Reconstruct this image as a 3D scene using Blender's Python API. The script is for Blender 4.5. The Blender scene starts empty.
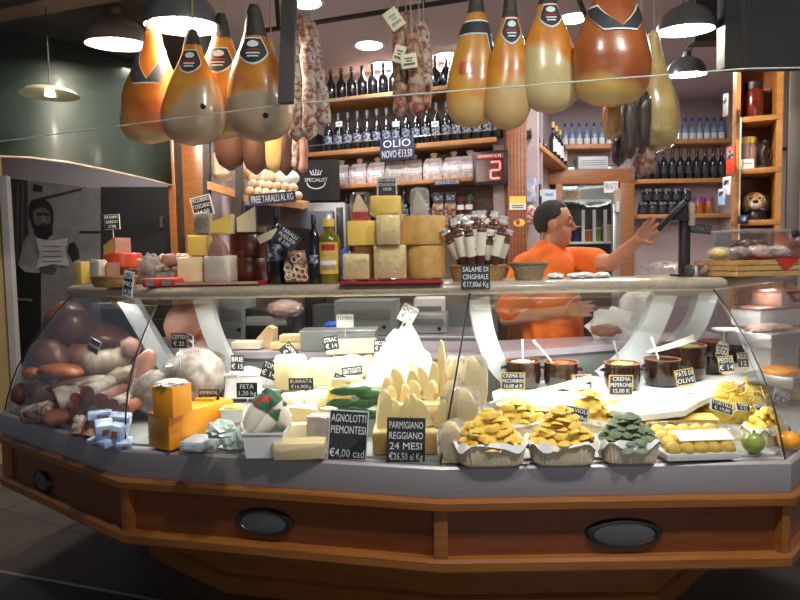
import bpy, bmesh, math, random
from mathutils import Vector, Matrix, Euler, noise
R = random.Random(7)
SC = bpy.context.scene; COL = SC.collection
PI = math.pi
# ---------------------------------------------------------------- camera model (800x600)
FOC = 620.0; PITCH = math.radians(3.7); ROLL = math.radians(1.0); CAMH = 1.45
U0 = Vector((0, math.sin(PITCH), math.cos(PITCH))); FW = Vector((0, math.cos(PITCH), -math.sin(PITCH))); X0 = Vector((1, 0, 0))
CR = X0 * math.cos(ROLL) - U0 * math.sin(ROLL); CU = U0 * math.cos(ROLL) + X0 * math.sin(ROLL)
EYE = Vector((0, 0, CAMH))
def ray(px, py): return CR * ((px - 400) / FOC) - CU * ((py - 300) / FOC) + FW
def W(px, py, Y):
    d = ray(px, py); return EYE + d * (Y / d.y)
def G(px, py, z):
    d = ray(px, py); return EYE + d * ((z - CAMH) / d.z)
def S(Y): return Y / FOC
cam = bpy.data.cameras.new('camera'); co = bpy.data.objects.new('camera', cam); COL.objects.link(co)
cam.sensor_width = 36; cam.lens = FOC / 800 * 36; cam.clip_start = .05; cam.clip_end = 100
m3 = Matrix((CR, CU, -FW)).transposed(); co.matrix_world = Matrix.Translation(EYE) @ m3.to_4x4(); SC.camera = co
# ---------------------------------------------------------------- materials
MATS = {}
def nd(t, typ, **kw):
    n = t.nodes.new(typ)
    for k, v in kw.items():
        if k in n.inputs: n.inputs[k].default_value = v
        else: setattr(n, k, v)
    return n
def mat(name, c, c2=None, scale=20, rough=.5, metal=0, bump=0, stretch=(1, 1, 1), lo=.35, hi=.65, coat=0, emit=None, es=0, trans=0, detail=4, sss=0, gen=None):
    if name in MATS: return MATS[name]
    m = bpy.data.materials.new(name); m.use_nodes = True; t = m.node_tree
    b = t.nodes['Principled BSDF']; b.inputs['Roughness'].default_value = rough; b.inputs['Metallic'].default_value = metal
    if coat: b.inputs['Coat Weight'].default_value = coat; b.inputs['Coat Roughness'].default_value = .15
    if trans: b.inputs['Transmission Weight'].default_value = trans
    if sss: b.inputs['Subsurface Weight'].default_value = sss; b.inputs['Subsurface Radius'].default_value = (.02, .01, .006)
    c2 = c2 or tuple(x * .82 for x in c)
    tc = nd(t, 'ShaderNodeTexCoord'); mp = nd(t, 'ShaderNodeMapping'); mp.inputs['Scale'].default_value = stretch
    t.links.new(tc.outputs['Object'], mp.inputs['Vector'])
    nz = nd(t, 'ShaderNodeTexNoise', Scale=scale, Detail=detail); t.links.new(mp.outputs['Vector'], nz.inputs['Vector'])
    rp = nd(t, 'ShaderNodeValToRGB'); e = rp.color_ramp.elements
    e[0].position = lo; e[1].position = hi; e[0].color = (*c2, 1); e[1].color = (*c, 1)
    t.links.new(nz.outputs['Fac'], rp.inputs['Fac'])
    out = rp.outputs['Color']
    if gen:   # second colour below a height of the object (its own flesh / fat side)
        c3, th, wd, ax = gen
        sp = nd(t, 'ShaderNodeSeparateXYZ'); t.links.new(tc.outputs['Generated'], sp.inputs[0])
        n2 = nd(t, 'ShaderNodeTexNoise', Scale=5, Detail=2); t.links.new(tc.outputs['Object'], n2.inputs['Vector'])
        a = nd(t, 'ShaderNodeMath', operation='MULTIPLY_ADD'); a.inputs[1].default_value = .35; t.links.new(n2.outputs['Fac'], a.inputs[0]); t.links.new(sp.outputs['Z'], a.inputs[2])
        a2 = nd(t, 'ShaderNodeMath', operation='MULTIPLY_ADD'); a2.inputs[1].default_value = ax; t.links.new(sp.outputs['X'], a2.inputs[0]); t.links.new(a.outputs[0], a2.inputs[2])
        mr = nd(t, 'ShaderNodeMapRange'); mr.inputs['From Min'].default_value = th; mr.inputs['From Max'].default_value = th + wd; t.links.new(a2.outputs[0], mr.inputs['Value'])
        mx = nd(t, 'ShaderNodeMix', data_type='RGBA'); mx.inputs[6].default_value = (*c3, 1); t.links.new(mr.outputs[0], mx.inputs[0]); t.links.new(out, mx.inputs[7]); out = mx.outputs[2]
    t.links.new(out, b.inputs['Base Color'])
    if emit: b.inputs['Emission Color'].default_value = (*emit, 1); b.inputs['Emission Strength'].default_value = es
    if bump:
        bp = nd(t, 'ShaderNodeBump', Strength=bump, Distance=.01); t.links.new(nz.outputs['Fac'], bp.inputs['Height']); t.links.new(bp.outputs[0], b.inputs['Normal'])
    MATS[name] = m; return m
def clear(name, tint=(.96, .98, .97), rough=.02, ior=1.45, white=0, refl=1.0):
    if name in MATS: return MATS[name]
    m = bpy.data.materials.new(name); m.use_nodes = True; t = m.node_tree; t.nodes.remove(t.nodes['Principled BSDF'])
    o = t.nodes['Material Output']; tr = nd(t, 'ShaderNodeBsdfTransparent'); tr.inputs[0].default_value = (*tint, 1)
    gl = nd(t, 'ShaderNodeBsdfGlossy', Roughness=rough); fr = nd(t, 'ShaderNodeFresnel', IOR=ior)
    sc = nd(t, 'ShaderNodeMath', operation='MULTIPLY'); sc.inputs[1].default_value = refl; t.links.new(fr.outputs[0], sc.inputs[0])
    base = tr.outputs[0]
    if white:
        df = nd(t, 'ShaderNodeBsdfDiffuse'); df.inputs[0].default_value = (.85, .86, .88, 1); nz = nd(t, 'ShaderNodeTexNoise', Scale=40, Detail=3)
        tc = nd(t, 'ShaderNodeTexCoord'); t.links.new(tc.outputs['Object'], nz.inputs['Vector'])
        ml = nd(t, 'ShaderNodeMath', operation='MULTIPLY'); ml.inputs[1].default_value = white * 2; t.links.new(nz.outputs['Fac'], ml.inputs[0])
        m1 = nd(t, 'ShaderNodeMixShader'); t.links.new(ml.outputs[0], m1.inputs[0]); t.links.new(tr.outputs[0], m1.inputs[1]); t.links.new(df.outputs[0], m1.inputs[2]); base = m1.outputs[0]
    mx = nd(t, 'ShaderNodeMixShader'); t.links.new(sc.outputs[0], mx.inputs[0]); t.links.new(base, mx.inputs[1]); t.links.new(gl.outputs[0], mx.inputs[2]); t.links.new(mx.outputs[0], o.inputs[0])
    MATS[name] = m; return m
def glow(name, c, s):
    return mat(name, c, c, emit=c, es=s)
M_ = {}
def defm():
    d = M_
    d['wood'] = mat('orange_beech', (.3, .11, .024), (.24, .08, .016), 3, .3, stretch=(1.2, 1.2, 14), coat=.25)
    d['woodpanel'] = mat('cherry_panel', (.19, .05, .01), (.145, .035, .007), 3, .28, stretch=(1.2, 1.2, 18), coat=.3)
    d['shelfwood'] = mat('shelf_wood', (.55, .27, .1), (.45, .2, .07), 4, .5, stretch=(2, 9, 9))
    d['steel'] = mat('brushed_steel', (.5, .49, .5), (.44, .43, .45), 6, .35, .75, stretch=(1, 1, 30))
    d['trim'] = mat('grey_aluminium', (.44, .41, .42), (.4, .37, .385), 5, .42, .35, stretch=(1, 1, 40))
    d['shelf'] = mat('tan_counter_top', (.42, .36, .28), (.36, .3, .23), 60, .28, coat=.3)
    d['white'] = mat('white_enamel', (.82, .83, .82), (.76, .77, .77), 10, .35)
    d['greyw'] = mat('grey_white_paint', (.62, .66, .68), (.56, .6, .62), 8, .4)
    d['black'] = mat('black_plastic', (.012, .012, .014), (.02, .02, .022), 30, .35)
    d['slate'] = mat('black_chalk_card', (.018, .02, .025), (.035, .035, .04), 60, .6)
    d['navy'] = mat('navy_card', (.012, .02, .07), (.02, .03, .09), 60, .5)
    d['chalk'] = mat('chalk_white', (.85, .86, .84), (.7, .72, .72), 200, .8)
    d['paper'] = mat('white_paper', (.85, .85, .83), (.78, .78, .77), 30, .8)
    d['cream'] = mat('cream_paper', (.78, .7, .5), (.68, .6, .42), 40, .8)
    d['parm'] = mat('parmesan_paste', (.9, .74, .4), (.82, .62, .27), 40, .7, bump=.5, sss=.1)
    d['rind'] = mat('parmesan_rind', (.68, .42, .14), (.56, .32, .09), 25, .5, bump=.1)
    d['ycheese'] = mat('yellow_cheese', (.9, .64, .13), (.85, .56, .1), 12, .5, sss=.1)
    d['pale'] = mat('pale_cheese', (.82, .7, .42), (.76, .6, .32), 18, .55, sss=.1)
    d['whitech'] = mat('white_cheese', (.84, .8, .68), (.78, .72, .56), 14, .5, bump=.15, sss=.1)
    d['orangech'] = mat('orange_cheddar', (.9, .36, .015), (.84, .3, .012), 9, .4, coat=.2)
    d['redwax'] = mat('red_wax', (.6, .06, .02), (.5, .045, .015), 20, .35, coat=.3)
    d['darkrind'] = mat('dark_red_rind', (.11, .018, .01), (.075, .012, .008), 25, .35, coat=.3)
    d['redcloth'] = mat('red_cloth', (.33, .015, .02), (.24, .01, .014), 40, .8)
    d['wicker'] = mat('wicker', (.5, .3, .11), (.3, .15, .045), 70, .7, bump=.6, stretch=(1, 1, 4))
    d['crate'] = mat('crate_wood', (.55, .34, .12), (.42, .24, .07), 6, .6, stretch=(2, 10, 10))
    d['wrap'] = clear('clear_wrap', (1, 1, 1), .1, 1.45, .03, .55)
    d['foggy'] = clear('cloudy_plastic_bag', (1, 1, 1), .15, 1.45, .18, .7)
    d['glass'] = clear('display_glass', (.965, .98, .97), .0, 1.45, 0, .5)
    d['acrylic'] = clear('clear_acrylic', (.97, .97, .95), .05, 1.45, .06, .8)
    d['bottle'] = mat('dark_bottle_glass', (.008, .01, .01), (.014, .016, .018), 8, .12, coat=.6)
    d['label'] = mat('silver_label', (.42, .45, .55), (.03, .03, .05), 60, .5, lo=.45, hi=.6)
    d['terr'] = mat('brown_glazed_terracotta', (.022, .008, .005), (.014, .005, .003), 12, .14, coat=.2)
    d['terrim'] = mat('terracotta_rim', (.28, .1, .04), (.22, .07, .03), 30, .4)
    d['pasta'] = mat('yellow_pasta', (.86, .64, .13), (.76, .48, .06), 26, .55, sss=.08)
    d['pastag'] = mat('green_pasta', (.2, .26, .15), (.13, .18, .1), 26, .6)
    d['tray'] = mat('brown_paper_tray', (.8, .68, .48), (.7, .56, .37), 30, .7)
    d['hoof'] = mat('dark_hoof', (.025, .02, .018), (.05, .04, .03), 40, .6, bump=.4)
    d['ham'] = mat('ham_rind', (.66, .24, .03), (.42, .1, .012), 7, .32, coat=.4, bump=.2, gen=((.5, .36, .2), .2, .1, 0))
    d['hamb'] = mat('ham_brown_rind', (.4, .11, .025), (.26, .06, .015), 6, .32, coat=.4, gen=((.6, .4, .12), .3, .12, .18))
    d['hamf'] = mat('ham_flesh', (.62, .27, .03), (.45, .13, .015), 8, .36, coat=.3, bump=.2, gen=((.4, .29, .19), .58, .06, 0))
    d['hamg'] = mat('ham_half_flesh', (.7, .33, .035), (.5, .15, .015), 8, .36, coat=.3, bump=.25, gen=((.5, .33, .14), .46, .12, -.1))
    d['hamw'] = mat('ham_pale_side', (.68, .28, .03), (.5, .14, .015), 8, .36, coat=.3, bump=.25, gen=((.52, .4, .2), .84, .07, .36))
    d['hamr'] = mat('ham_right_flesh', (.72, .36, .05), (.5, .17, .015), 8, .34, coat=.4, bump=.2, gen=((.4, .29, .19), .4, .06, -.4))
    d['hamy'] = mat('ham_fat', (.68, .36, .06), (.5, .17, .02), 7, .35, coat=.35, gen=((.55, .36, .14), .26, .15, .0))
    d['hamd'] = mat('ham_dark', (.06, .022, .01), (.035, .012, .006), 9, .4, coat=.3, gen=((.07, .028, .014), .3, .1, 0))
    d['salami'] = mat('mouldy_salami', (.5, .42, .37), (.2, .06, .04), 55, .75, bump=.4, lo=.38, hi=.58)
    d['salamir'] = mat('ruddy_salami', (.42, .3, .22), (.24, .05, .025), 45, .6, bump=.4, lo=.4, hi=.6)
    d['string'] = mat('hemp_string', (.4, .33, .24), (.3, .24, .16), 80, .9)
    d['dark'] = mat('dark_iron', (.02, .02, .022), (.035, .032, .03), 20, .45, .3)
    d['lampgrey'] = mat('lamp_enamel', (.11, .115, .118), (.13, .135, .135), 12, .3, coat=.4)
    d['lampin'] = mat('lamp_white_inside', (.9, .88, .84), (.86, .84, .8), 10, .5)
    d['bulb'] = glow('warm_bulb', (1, .93, .8), 90)
    d['downl'] = glow('ceiling_downlight_glow', (.95, .97, 1), 22)
    d['skin'] = mat('skin', (.5, .24, .15), (.42, .19, .115), 14, .5, sss=.1)
    d['hair'] = mat('dark_hair', (.008, .007, .008), (.02, .018, .02), 90, .85, bump=.4)
    d['tee'] = mat('orange_cotton', (.8, .16, .01), (.7, .125, .008), 10, .8, bump=.15)
    d['jeans'] = mat('navy_trousers', (.018, .02, .035), (.028, .03, .05), 40, .8)
    d['mould'] = mat('mould_white_casing', (.46, .4, .35), (.28, .22, .18), 25, .7, bump=.25, lo=.4, hi=.6)
    d['meat'] = mat('cured_meat', (.3, .12, .08), (.2, .06, .04), 18, .45, coat=.2, bump=.25)
    d['meatd'] = mat('dark_cured_meat', (.15, .055, .035), (.09, .03, .02), 14, .42, coat=.3, bump=.25)
    d['meato'] = mat('orange_spiced_meat', (.5, .13, .03), (.35, .07, .015), 24, .4, coat=.3, bump=.3)
    d['meatp'] = mat('pink_pale_meat', (.5, .26, .2), (.4, .18, .13), 10, .45, coat=.2, bump=.15)
    d['fat'] = mat('pale_fat', (.46, .36, .25), (.33, .24, .16), 12, .5, coat=.2)
    d['cut'] = mat('cut_salami_face', (.22, .07, .04), (.33, .14, .1), 60, .5)
    d['bluepack'] = mat('blue_white_pack', (.28, .45, .75), (.6, .7, .82), 14, .35, lo=.45, hi=.55)
    d['green'] = mat('leaf_green', (.03, .17, .03), (.015, .09, .015), 14, .4, coat=.2)
    d['gcheck'] = mat('green_red_sleeve', (.02, .13, .06), (.5, .04, .03), 22, .5, lo=.38, hi=.42)
    d['pinkw'] = mat('pink_lilac_plaster', (.52, .44, .45), (.48, .4, .41), 3, .8)
    d['ceil'] = mat('lilac_ceiling', (.58, .52, .56), (.55, .49, .53), 3, .85)
    d['darkc'] = mat('dark_ceiling', (.035, .033, .033), (.045, .042, .04), 4, .7)
    d['gloss_green'] = mat('dark_green_gloss', (.004, .012, .007), (.006, .016, .009), 3, .5, coat=.1)
    d['red'] = mat('bright_red', (.5, .03, .02), (.4, .02, .015), 20, .5)
    d['amber'] = mat('amber_honey', (.4, .13, .02), (.3, .09, .012), 10, .2, coat=.4)
    d['oil'] = mat('green_gold_oil', (.2, .16, .012), (.12, .1, .008), 5, .08, coat=.6)
    d['water'] = mat('blue_water_bottle', (.3, .45, .62), (.2, .33, .55), 20, .2, coat=.5)
    d['purple'] = mat('purple_lid', (.3, .06, .25), (.25, .05, .2), 20, .5)
    d['blue'] = mat('cobalt_blue', (.01, .06, .5), (.01, .05, .4), 20, .5)
    d['bread'] = mat('bread_crust', (.66, .42, .2), (.75, .6, .42), 14, .8, bump=.3)
    d['nuts'] = mat('mixed_nuts', (.5, .3, .2), (.13, .05, .04), 45, .6, bump=.5, lo=.42, hi=.58)
    d['bagw'] = mat('pasta_bag', (.72, .68, .7), (.45, .33, .33), 35, .35, coat=.4)
    d['lime'] = mat('green_squash', (.25, .33, .06), (.16, .24, .04), 8, .35, coat=.3)
    d['grey'] = mat('mid_grey', (.2, .21, .215), (.17, .18, .185), 8, .5)
    d['greygreen'] = mat('grey_green_steel', (.3, .33, .32), (.26, .29, .28), 4, .4, .3)
    d['worktop'] = mat('lilac_worktop', (.55, .48, .55), (.5, .43, .5), 9, .22, .2)
    return d
D = defm()
# ---------------------------------------------------------------- mesh builder
I4 = Matrix.Identity(4)
def TR(x, y, z): return Matrix.Translation((x, y, z))
def RZ(a): return Matrix.Rotation(a, 4, 'Z')
def RX(a): return Matrix.Rotation(a, 4, 'X')
def RY(a): return Matrix.Rotation(a, 4, 'Y')
class MB:
    def __init__(s): s.bm = bmesh.new(); s.mi = 0
    def faces(s, vs, fs, M=I4):
        b = [s.bm.verts.new(M @ Vector(v)) for v in vs]
        for f in fs:
            try:
                q = s.bm.faces.new([b[i] for i in f]); q.material_index = s.mi
            except ValueError: pass
        return s
    def box(s, c, d, M=I4, bev=0):
        t = bmesh.new(); bmesh.ops.create_cube(t, size=1)
        for v in t.verts: v.co = Vector((v.co.x * d[0] + c[0], v.co.y * d[1] + c[1], v.co.z * d[2] + c[2]))
        if bev: bmesh.ops.bevel(t, geom=t.edges[:], offset=min(bev, min(d) * .45), segments=2, affect='EDGES', profile=.5)
        return s.join(t, M)
    def join(s, t, M=I4):
        t.verts.index_update(); s.faces([v.co.copy() for v in t.verts], [[v.index for v in f.verts] for f in t.faces], M); t.free(); return s
    def loft(s, rings, cap=True, M=I4, closed=True):
        n = len(rings[0]); vs = [p for r in rings for p in r]; fs = []
        for i in range(len(rings) - 1):
            for j in range(n if closed else n - 1):
                k = (j + 1) % n; fs.append((i * n + j, i * n + k, (i + 1) * n + k, (i + 1) * n + j))
        if cap and closed: fs.append(tuple(range(n))[::-1]); fs.append(tuple((len(rings) - 1) * n + j for j in range(n)))
        return s.faces(vs, fs, M)
    def lathe(s, prof, n=20, M=I4, sx=1, sy=1, cap=True):
        return s.loft([[(max(r, 1e-4) * math.cos(2 * PI * j / n) * sx, max(r, 1e-4) * math.sin(2 * PI * j / n) * sy, z) for j in range(n)] for r, z in prof], cap, M)
    def tube(s, path, r, n=8, M=I4, flat=1):
        P = [Vector(p) for p in path]; rs = r if isinstance(r, (list, tuple)) else [r] * len(P); rings = []; up = None
        for i, p in enumerate(P):
            t = (P[min(i + 1, len(P) - 1)] - P[max(i - 1, 0)]).normalized()
            if up is None: up = Vector((0, 0, 1)) if abs(t.z) < .9 else Vector((0, 1, 0))
            a = t.cross(up).normalized(); up = a.cross(t).normalized()
            rings.append([p + a * (rs[i] * math.cos(2 * PI * j / n)) + up * (rs[i] * flat * math.sin(2 * PI * j / n)) for j in range(n)])
        return s.loft(rings, True, M)
    def prism(s, poly, h, M=I4):
        n = len(poly); return s.loft([[(x, y, 0) for x, y in poly], [(x, y, h) for x, y in poly]], True, M)
    def blob(s, c, r, M=I4, amp=0, fr=3, sub=3, seed=0, sq=1, fn=None):
        t = bmesh.new(); bmesh.ops.create_icosphere(t, subdivisions=sub, radius=1)
        for v in t.verts:
            d = v.co.normalized(); k = 1 + amp * noise.noise(d * fr + Vector((seed * 3.1, seed * 1.7, seed)))
            if sq != 1: d = Vector([math.copysign(abs(x) ** sq, x) for x in d])
            p = Vector((d.x * r[0], d.y * r[1], d.z * r[2])) * k
            if fn: p = fn(p)
            v.co = p + Vector(c)
        return s.join(t, M)
    def capsule(s, a, b, ra, rb, n=12, M=I4):
        a = Vector(a); b = Vector(b); ax = (b - a); L = ax.length; q = ax.to_track_quat('Z', 'Y').to_matrix().to_4x4()
        pr = [(ra * math.cos(t), -ra * math.sin(t)) for t in [PI / 2 * .98, PI / 3, PI / 6, 0]] + [(rb * math.cos(t), L + rb * math.sin(t)) for t in [0, PI / 6, PI / 3, PI / 2 * .98]]
        return s.lathe(pr, n, M @ Matrix.Translation(a) @ q)
    def make(s, name, mats, parent=None, M=None, ang=40, label=None):
        me = bpy.data.meshes.new(name); bmesh.ops.recalc_face_normals(s.bm, faces=s.bm.faces[:]); s.bm.to_mesh(me); s.bm.free()
        for m in (mats if isinstance(mats, (list, tuple)) else [mats]): me.materials.append(D[m] if isinstance(m, str) else m)
        me.shade_smooth(); me.set_sharp_from_angle(angle=math.radians(ang))
        o = bpy.data.objects.new(name, me); COL.objects.link(o)
        if parent: o.parent = parent
        if M is not None: o.matrix_basis = M
        if label: o['label'] = label
        return o
def tag(o, label, cat, group=None, kind=None):
    o['label'] = label; o['category'] = cat
    if group: o['group'] = group
    if kind: o['kind'] = kind
    return o
def struct(o, label=None):
    o['kind'] = 'structure'
    if label: o['label'] = label
    return o
def thing(name, label, cat, loc, rz=0, group=None, rot=None, sc=1):
    o = bpy.data.objects.new(name, None); COL.objects.link(o); o.empty_display_size = .05
    o.location = loc; o.rotation_euler = rot if rot else (0, 0, rz); o.scale = (sc, sc, sc)
    return tag(o, label, cat, group)
KIDS = {}
def kids(o):
    return [c for c in bpy.data.objects if c.parent == o]
def dup(root, loc, rz=0, label=None, group=None, sc=None, rot=None):
    if root.name not in KIDS: KIDS[root.name] = [(c, kids(c)) for c in kids(root)]
    r = root.copy(); COL.objects.link(r); r.location = loc; r.rotation_euler = rot if rot else (0, 0, rz)
    if sc: r.scale = sc if isinstance(sc, (tuple, list)) else (sc, sc, sc)
    if label: r['label'] = label
    if group: r['group'] = group
    for c, g in KIDS[root.name]:
        n = c.copy(); COL.objects.link(n); n.parent = r
        for x in g:
            y = x.copy(); COL.objects.link(y); y.parent = n
    return r
def text(s, h, m, parent, M, wx=1, name='lettering', align='CENTER'):
    c = bpy.data.curves.new(name, 'FONT'); c.body = s; c.size = h; c.align_x = align; c.align_y = 'CENTER'; c.extrude = .0006; c.resolution_u = 2; c.space_line = .8
    o = bpy.data.objects.new(name, c); me = bpy.data.meshes.new_from_object(o); bpy.data.objects.remove(o)
    for v in me.vertices: v.co.x *= wx
    me.materials.clear(); me.materials.append(D[m]); t = bpy.data.objects.new(name, me); COL.objects.link(t); t.parent = parent; t.matrix_basis = M
    return t
FRONT = RX(PI / 2)      # a text or prism drawn in x/y stands up in x/z and faces -y
# polylines with inward offset -----------------------------------------------------------
def offs(poly, d):
    n = len(poly); out = []
    for i in range(n):
        def nrm(a, b):
            t = (Vector(b) - Vector(a)).normalized(); return Vector((-t.y, t.x))
        n1 = nrm(poly[i - 1], poly[i]) if i else None; n2 = nrm(poly[i], poly[i + 1]) if i < n - 1 else None
        if n1 is None: m = n2
        elif n2 is None: m = n1
        else:
            m = (n1 + n2).normalized(); m = m / max(.4, m.dot(n1))
        out.append(Vector(poly[i][:2]) + m * d)
    return out
def sweep(mb, poly, prof):
    cols = [offs(poly, d) for d, z in prof]
    mb.loft([[(cols[k][i].x, cols[k][i].y, prof[k][1]) for k in range(len(prof))] for i in range(len(poly))]); return mb
# ================================================================= counter
GBz = .79
L0, C1, C2, C3 = [G(*q, GBz).xy for q in [(0, 412), (122, 450), (440, 468), (790, 462)]]
Lm = L0 + Vector((.2, .85)); C4 = C3 + Vector((.8, .75))
GB = [Lm, L0, C1, C2, C3, C4]
T0, T1, T2, T3 = [W(*q).xy for q in [(73, 296, 2.85), (160, 297, 2.42), (470, 296, 2.38), (713, 288, 2.38)]]
Tm = T0 + Vector((.25, .75)); T4 = T3 + Vector((.8, .8))
GT = [Tm, T0, T1, T2, T3, T4]
ST = 1.36      # shelf top height
counter = thing('display_counter', 'long angled deli counter of orange wood and curved glass under a tan top', 'counter', (0, 0, 0))
def cpart(name, mb, m, label=None, ang=30): return mb.make(name, m, counter, None, ang, label)
cpart('trim_band', sweep(MB(), GB, [(0, .69), (-.004, .70), (-.004, .785), (.002, .792), (.05, .792), (.05, .69)]), 'trim', 'grey metal band under the glass')
cpart('top_moulding', sweep(MB(), GB, [(-.006, .648), (-.018, .656), (-.02, .68), (-.016, .686), (-.003, .6905), (.06, .69), (.06, .648)]), 'wood')
cpart('bottom_rail', sweep(MB(), GB, [(-.004, .445), (-.012, .455), (-.012, .482), (-.004, .492), (.06, .492), (.06, .445)]), 'wood')
inn = offs(GB, .022); out2 = offs(GB, .06)
for i in range(5):
    mb = MB(); mb.faces([(inn[i].x, inn[i].y, .485), (inn[i + 1].x, inn[i + 1].y, .485), (inn[i + 1].x, inn[i + 1].y, .655), (inn[i].x, inn[i].y, .655), (out2[i].x, out2[i].y, .485), (out2[i + 1].x, out2[i + 1].y, .485), (out2[i + 1].x, out2[i + 1].y, .655), (out2[i].x, out2[i].y, .655)],
        [(0, 1, 2, 3), (7, 6, 5, 4), (0, 4, 5, 1), (3, 2, 6, 7), (1, 5, 6, 2), (0, 3, 7, 4)])
    cpart('wood_panel', mb, 'woodpanel')
for i in (1, 2, 3, 4):
    a = offs(GB, -.002)[i]; b = offs(GB, .05)[i]; d1 = (GB[i - 1] - GB[i]).normalized() * .022; d2 = (GB[i + 1] - GB[i]).normalized() * .022
    mb = MB(); mb.prism([(a.x + d1.x, a.y + d1.y), (a.x, a.y), (a.x + d2.x, a.y + d2.y), (b.x + d2.x, b.y + d2.y), (b.x + d1.x, b.y + d1.y)], .172, TR(0, 0, .486))
    cpart('corner_post', mb, 'wood')
cpart('plinth', sweep(MB(), GB, [(.5, .0), (.5, .075), (.52, .085), (.52, .446), (.62, .446), (.62, 0)]), 'wood')
cpart('underside', sweep(MB(), GB, [(.02, .447), (.02, .462), (.6, .462), (.6, .447)]), 'woodpanel')
def onface(px, py, i, off):
    p = offs(GB, off); a, b = p[i], p[i + 1]; t = (b - a).normalized(); n = Vector((-t.y, t.x)); d = ray(px, py)
    k = (a - EYE.xy).dot(n) / d.xy.dot(n); return EYE + d * k, math.atan2(t.y, t.x)
for (px, py, i, w, h) in [(265, 521, 2, .105, .047), (623, 532, 3, .123, .048), (44, 481, 1, .075, .046)]:
    p, yaw = onface(px, py, i, .022)
    mb = MB(); mb.lathe([(1, 0), (1, .008), (.93, .016), (.84, .017), (.8, .012)], 40, FRONT, w, h)
    v = cpart('oval_vent', mb, 'black', 'black oval cap set in the wood panel'); v.matrix_basis = Matrix.Translation(p) @ RZ(yaw)
    mb = MB(); mb.lathe([(.79, .0), (.79, .013), (.5, .016), (.01, .016)], 40, FRONT, w, h); mb.make('vent_face', mat('slate_plastic', (.085, .085, .095), (.07, .07, .08), 20, .55), v)
# glass panes
for i in range(5):
    mb = MB(); rings = []
    a0, b0, a1, b1 = GB[i], GB[i + 1], GT[i], GT[i + 1]; t = (b0 - a0).normalized(); n = Vector((t.y, -t.x))
    ib = offs(GB, .015); it = offs(GT, .0)
    for k in range(9):
        u = k / 8; z = .792 + u * (1.322 - .792); bl = .055 * math.sin(PI * u)
        a = ib[i].lerp(it[i], u) + n * bl + t * .003; b = ib[i + 1].lerp(it[i + 1], u) + n * bl - t * .003
        rings.append([(a.x, a.y, z), (b.x, b.y, z), (b.x - n.x * .006, b.y - n.y * .006, z), (a.x - n.x * .006, a.y - n.y * .006, z)])
    mb.loft(rings); cpart('glass_pane', mb, 'glass', 'clear curved glass', 50)
for i in (1, 2, 3, 4):
    path = []
    ib = offs(GB, .015); it = offs(GT, 0); nn = (offs(GB, -1)[i] - GB[i]).normalized()
    for k in range(9):
        u = k / 8; p = ib[i].lerp(it[i], u) + nn * (.055 * math.sin(PI * u)); path.append((p.x, p.y, .795 + u * .525))
    cpart('pane_seal', MB().tube(path, .0035, 6), 'black', 'thin black seam between two panes')
cpart('counter_top', sweep(MB(), GT, [(.0, 1.312), (-.018, 1.322), (-.024, 1.336), (-.018, 1.35), (.0, 1.36), (.40, 1.36), (.40, 1.325), (.03, 1.312)]), 'shelf', 'tan rounded service top', 50)
# deck and steps inside
def poly(name, pts, z, h, m, label=None): return cpart(name, MB().prism([tuple(p[:2]) for p in pts], h, TR(0, 0, z)), m, label)
f = offs(GB, .05)
poly('display_deck', [f[1], f[2], f[3], f[4], f[5], (1.95, 3.0), (1.5, 3.05), (-1.6, 3.5)], .775, .025, mat('deck_steel', (.42, .43, .43), (.36, .37, .37), 8, .4))
f2 = offs(GB, .30); f3 = offs(GB, .50)
poly('display_step', [f2[1], f2[2], f2[3] - Vector((.12, 0)), f2[3] + Vector((-.1, .6)), (-1.35, 3.35)], .80, .06, MATS['deck_steel'])
poly('display_step', [f3[1] + Vector((.1, 0)), f3[2], f3[3] - Vector((.12, 0)), f3[3] + Vector((-.1, .4)), (-1.35, 3.3)], .86, .075, MATS['deck_steel'])
# rear worktop
WT = 1.03
wf = [(-1.45, 3.25), (-.75, 2.90), (.42, 2.74), (1.17, 3.0), (1.68, 3.15)]
wb = [(1.68, 3.42), (1.25, 3.30), (.45, 3.14), (-.7, 3.3), (-1.35, 3.6)]
worktop = tag(MB().prism(wf + wb, .03, TR(0, 0, WT - .03)).make('rear_worktop', 'worktop', None, None, 30), 'lilac steel worktop running behind the glass case in front of the seller', 'worktop')
poly('rear_panel', [(x, y + .03) for x, y in wf] + [(x, y - .12) for x, y in wb], .0, .995, 'greygreen')
# curved brackets that carry the top
def bracket(pts, w=.07):
    P = [W(*q) for q in pts]; 
    # smooth
    Q = []
    for i in range(len(P) - 1):
        p0 = P[max(i - 1, 0)]; p1 = P[i]; p2 = P[i + 1]; p3 = P[min(i + 2, len(P) - 1)]
        for k in range(5):
            t = k / 5; Q.append(.5 * ((2 * p1) + (p2 - p0) * t + (2 * p0 - 5 * p1 + 4 * p2 - p3) * t * t + (3 * p1 - p0 - 3 * p2 + p3) * t ** 3))
    Q.append(P[-1]); rings = []
    for i, p in enumerate(Q):
        t = (Q[min(i + 1, len(Q) - 1)] - Q[max(i - 1, 0)]).normalized(); s = t.cross(Vector((0, 1, 0))).normalized(); u = Vector((0, 1, 0))
        rings.append([p - s * w * .5 - u * .03, p + s * w * .5 - u * .03, p + s * w * .5 + u * .03, p - s * w * .5 + u * .03])
    cpart('bracket_arm', MB().loft(rings), 'greyw', 'white curved arm holding the top', 35)
bracket([(128, 299, 2.72), (146, 330, 2.8), (166, 362, 2.85), (190, 388, 2.9)])
bracket([(203, 299, 2.62), (214, 335, 2.7), (230, 366, 2.78), (256, 390, 2.82)])
bracket([(478, 298, 2.6), (485, 335, 2.66), (500, 368, 2.70), (530, 392, 2.72)], .085)
bracket([(663, 295, 2.6), (650, 328, 2.7), (633, 355, 2.78), (603, 380, 2.82)], .095)
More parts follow.
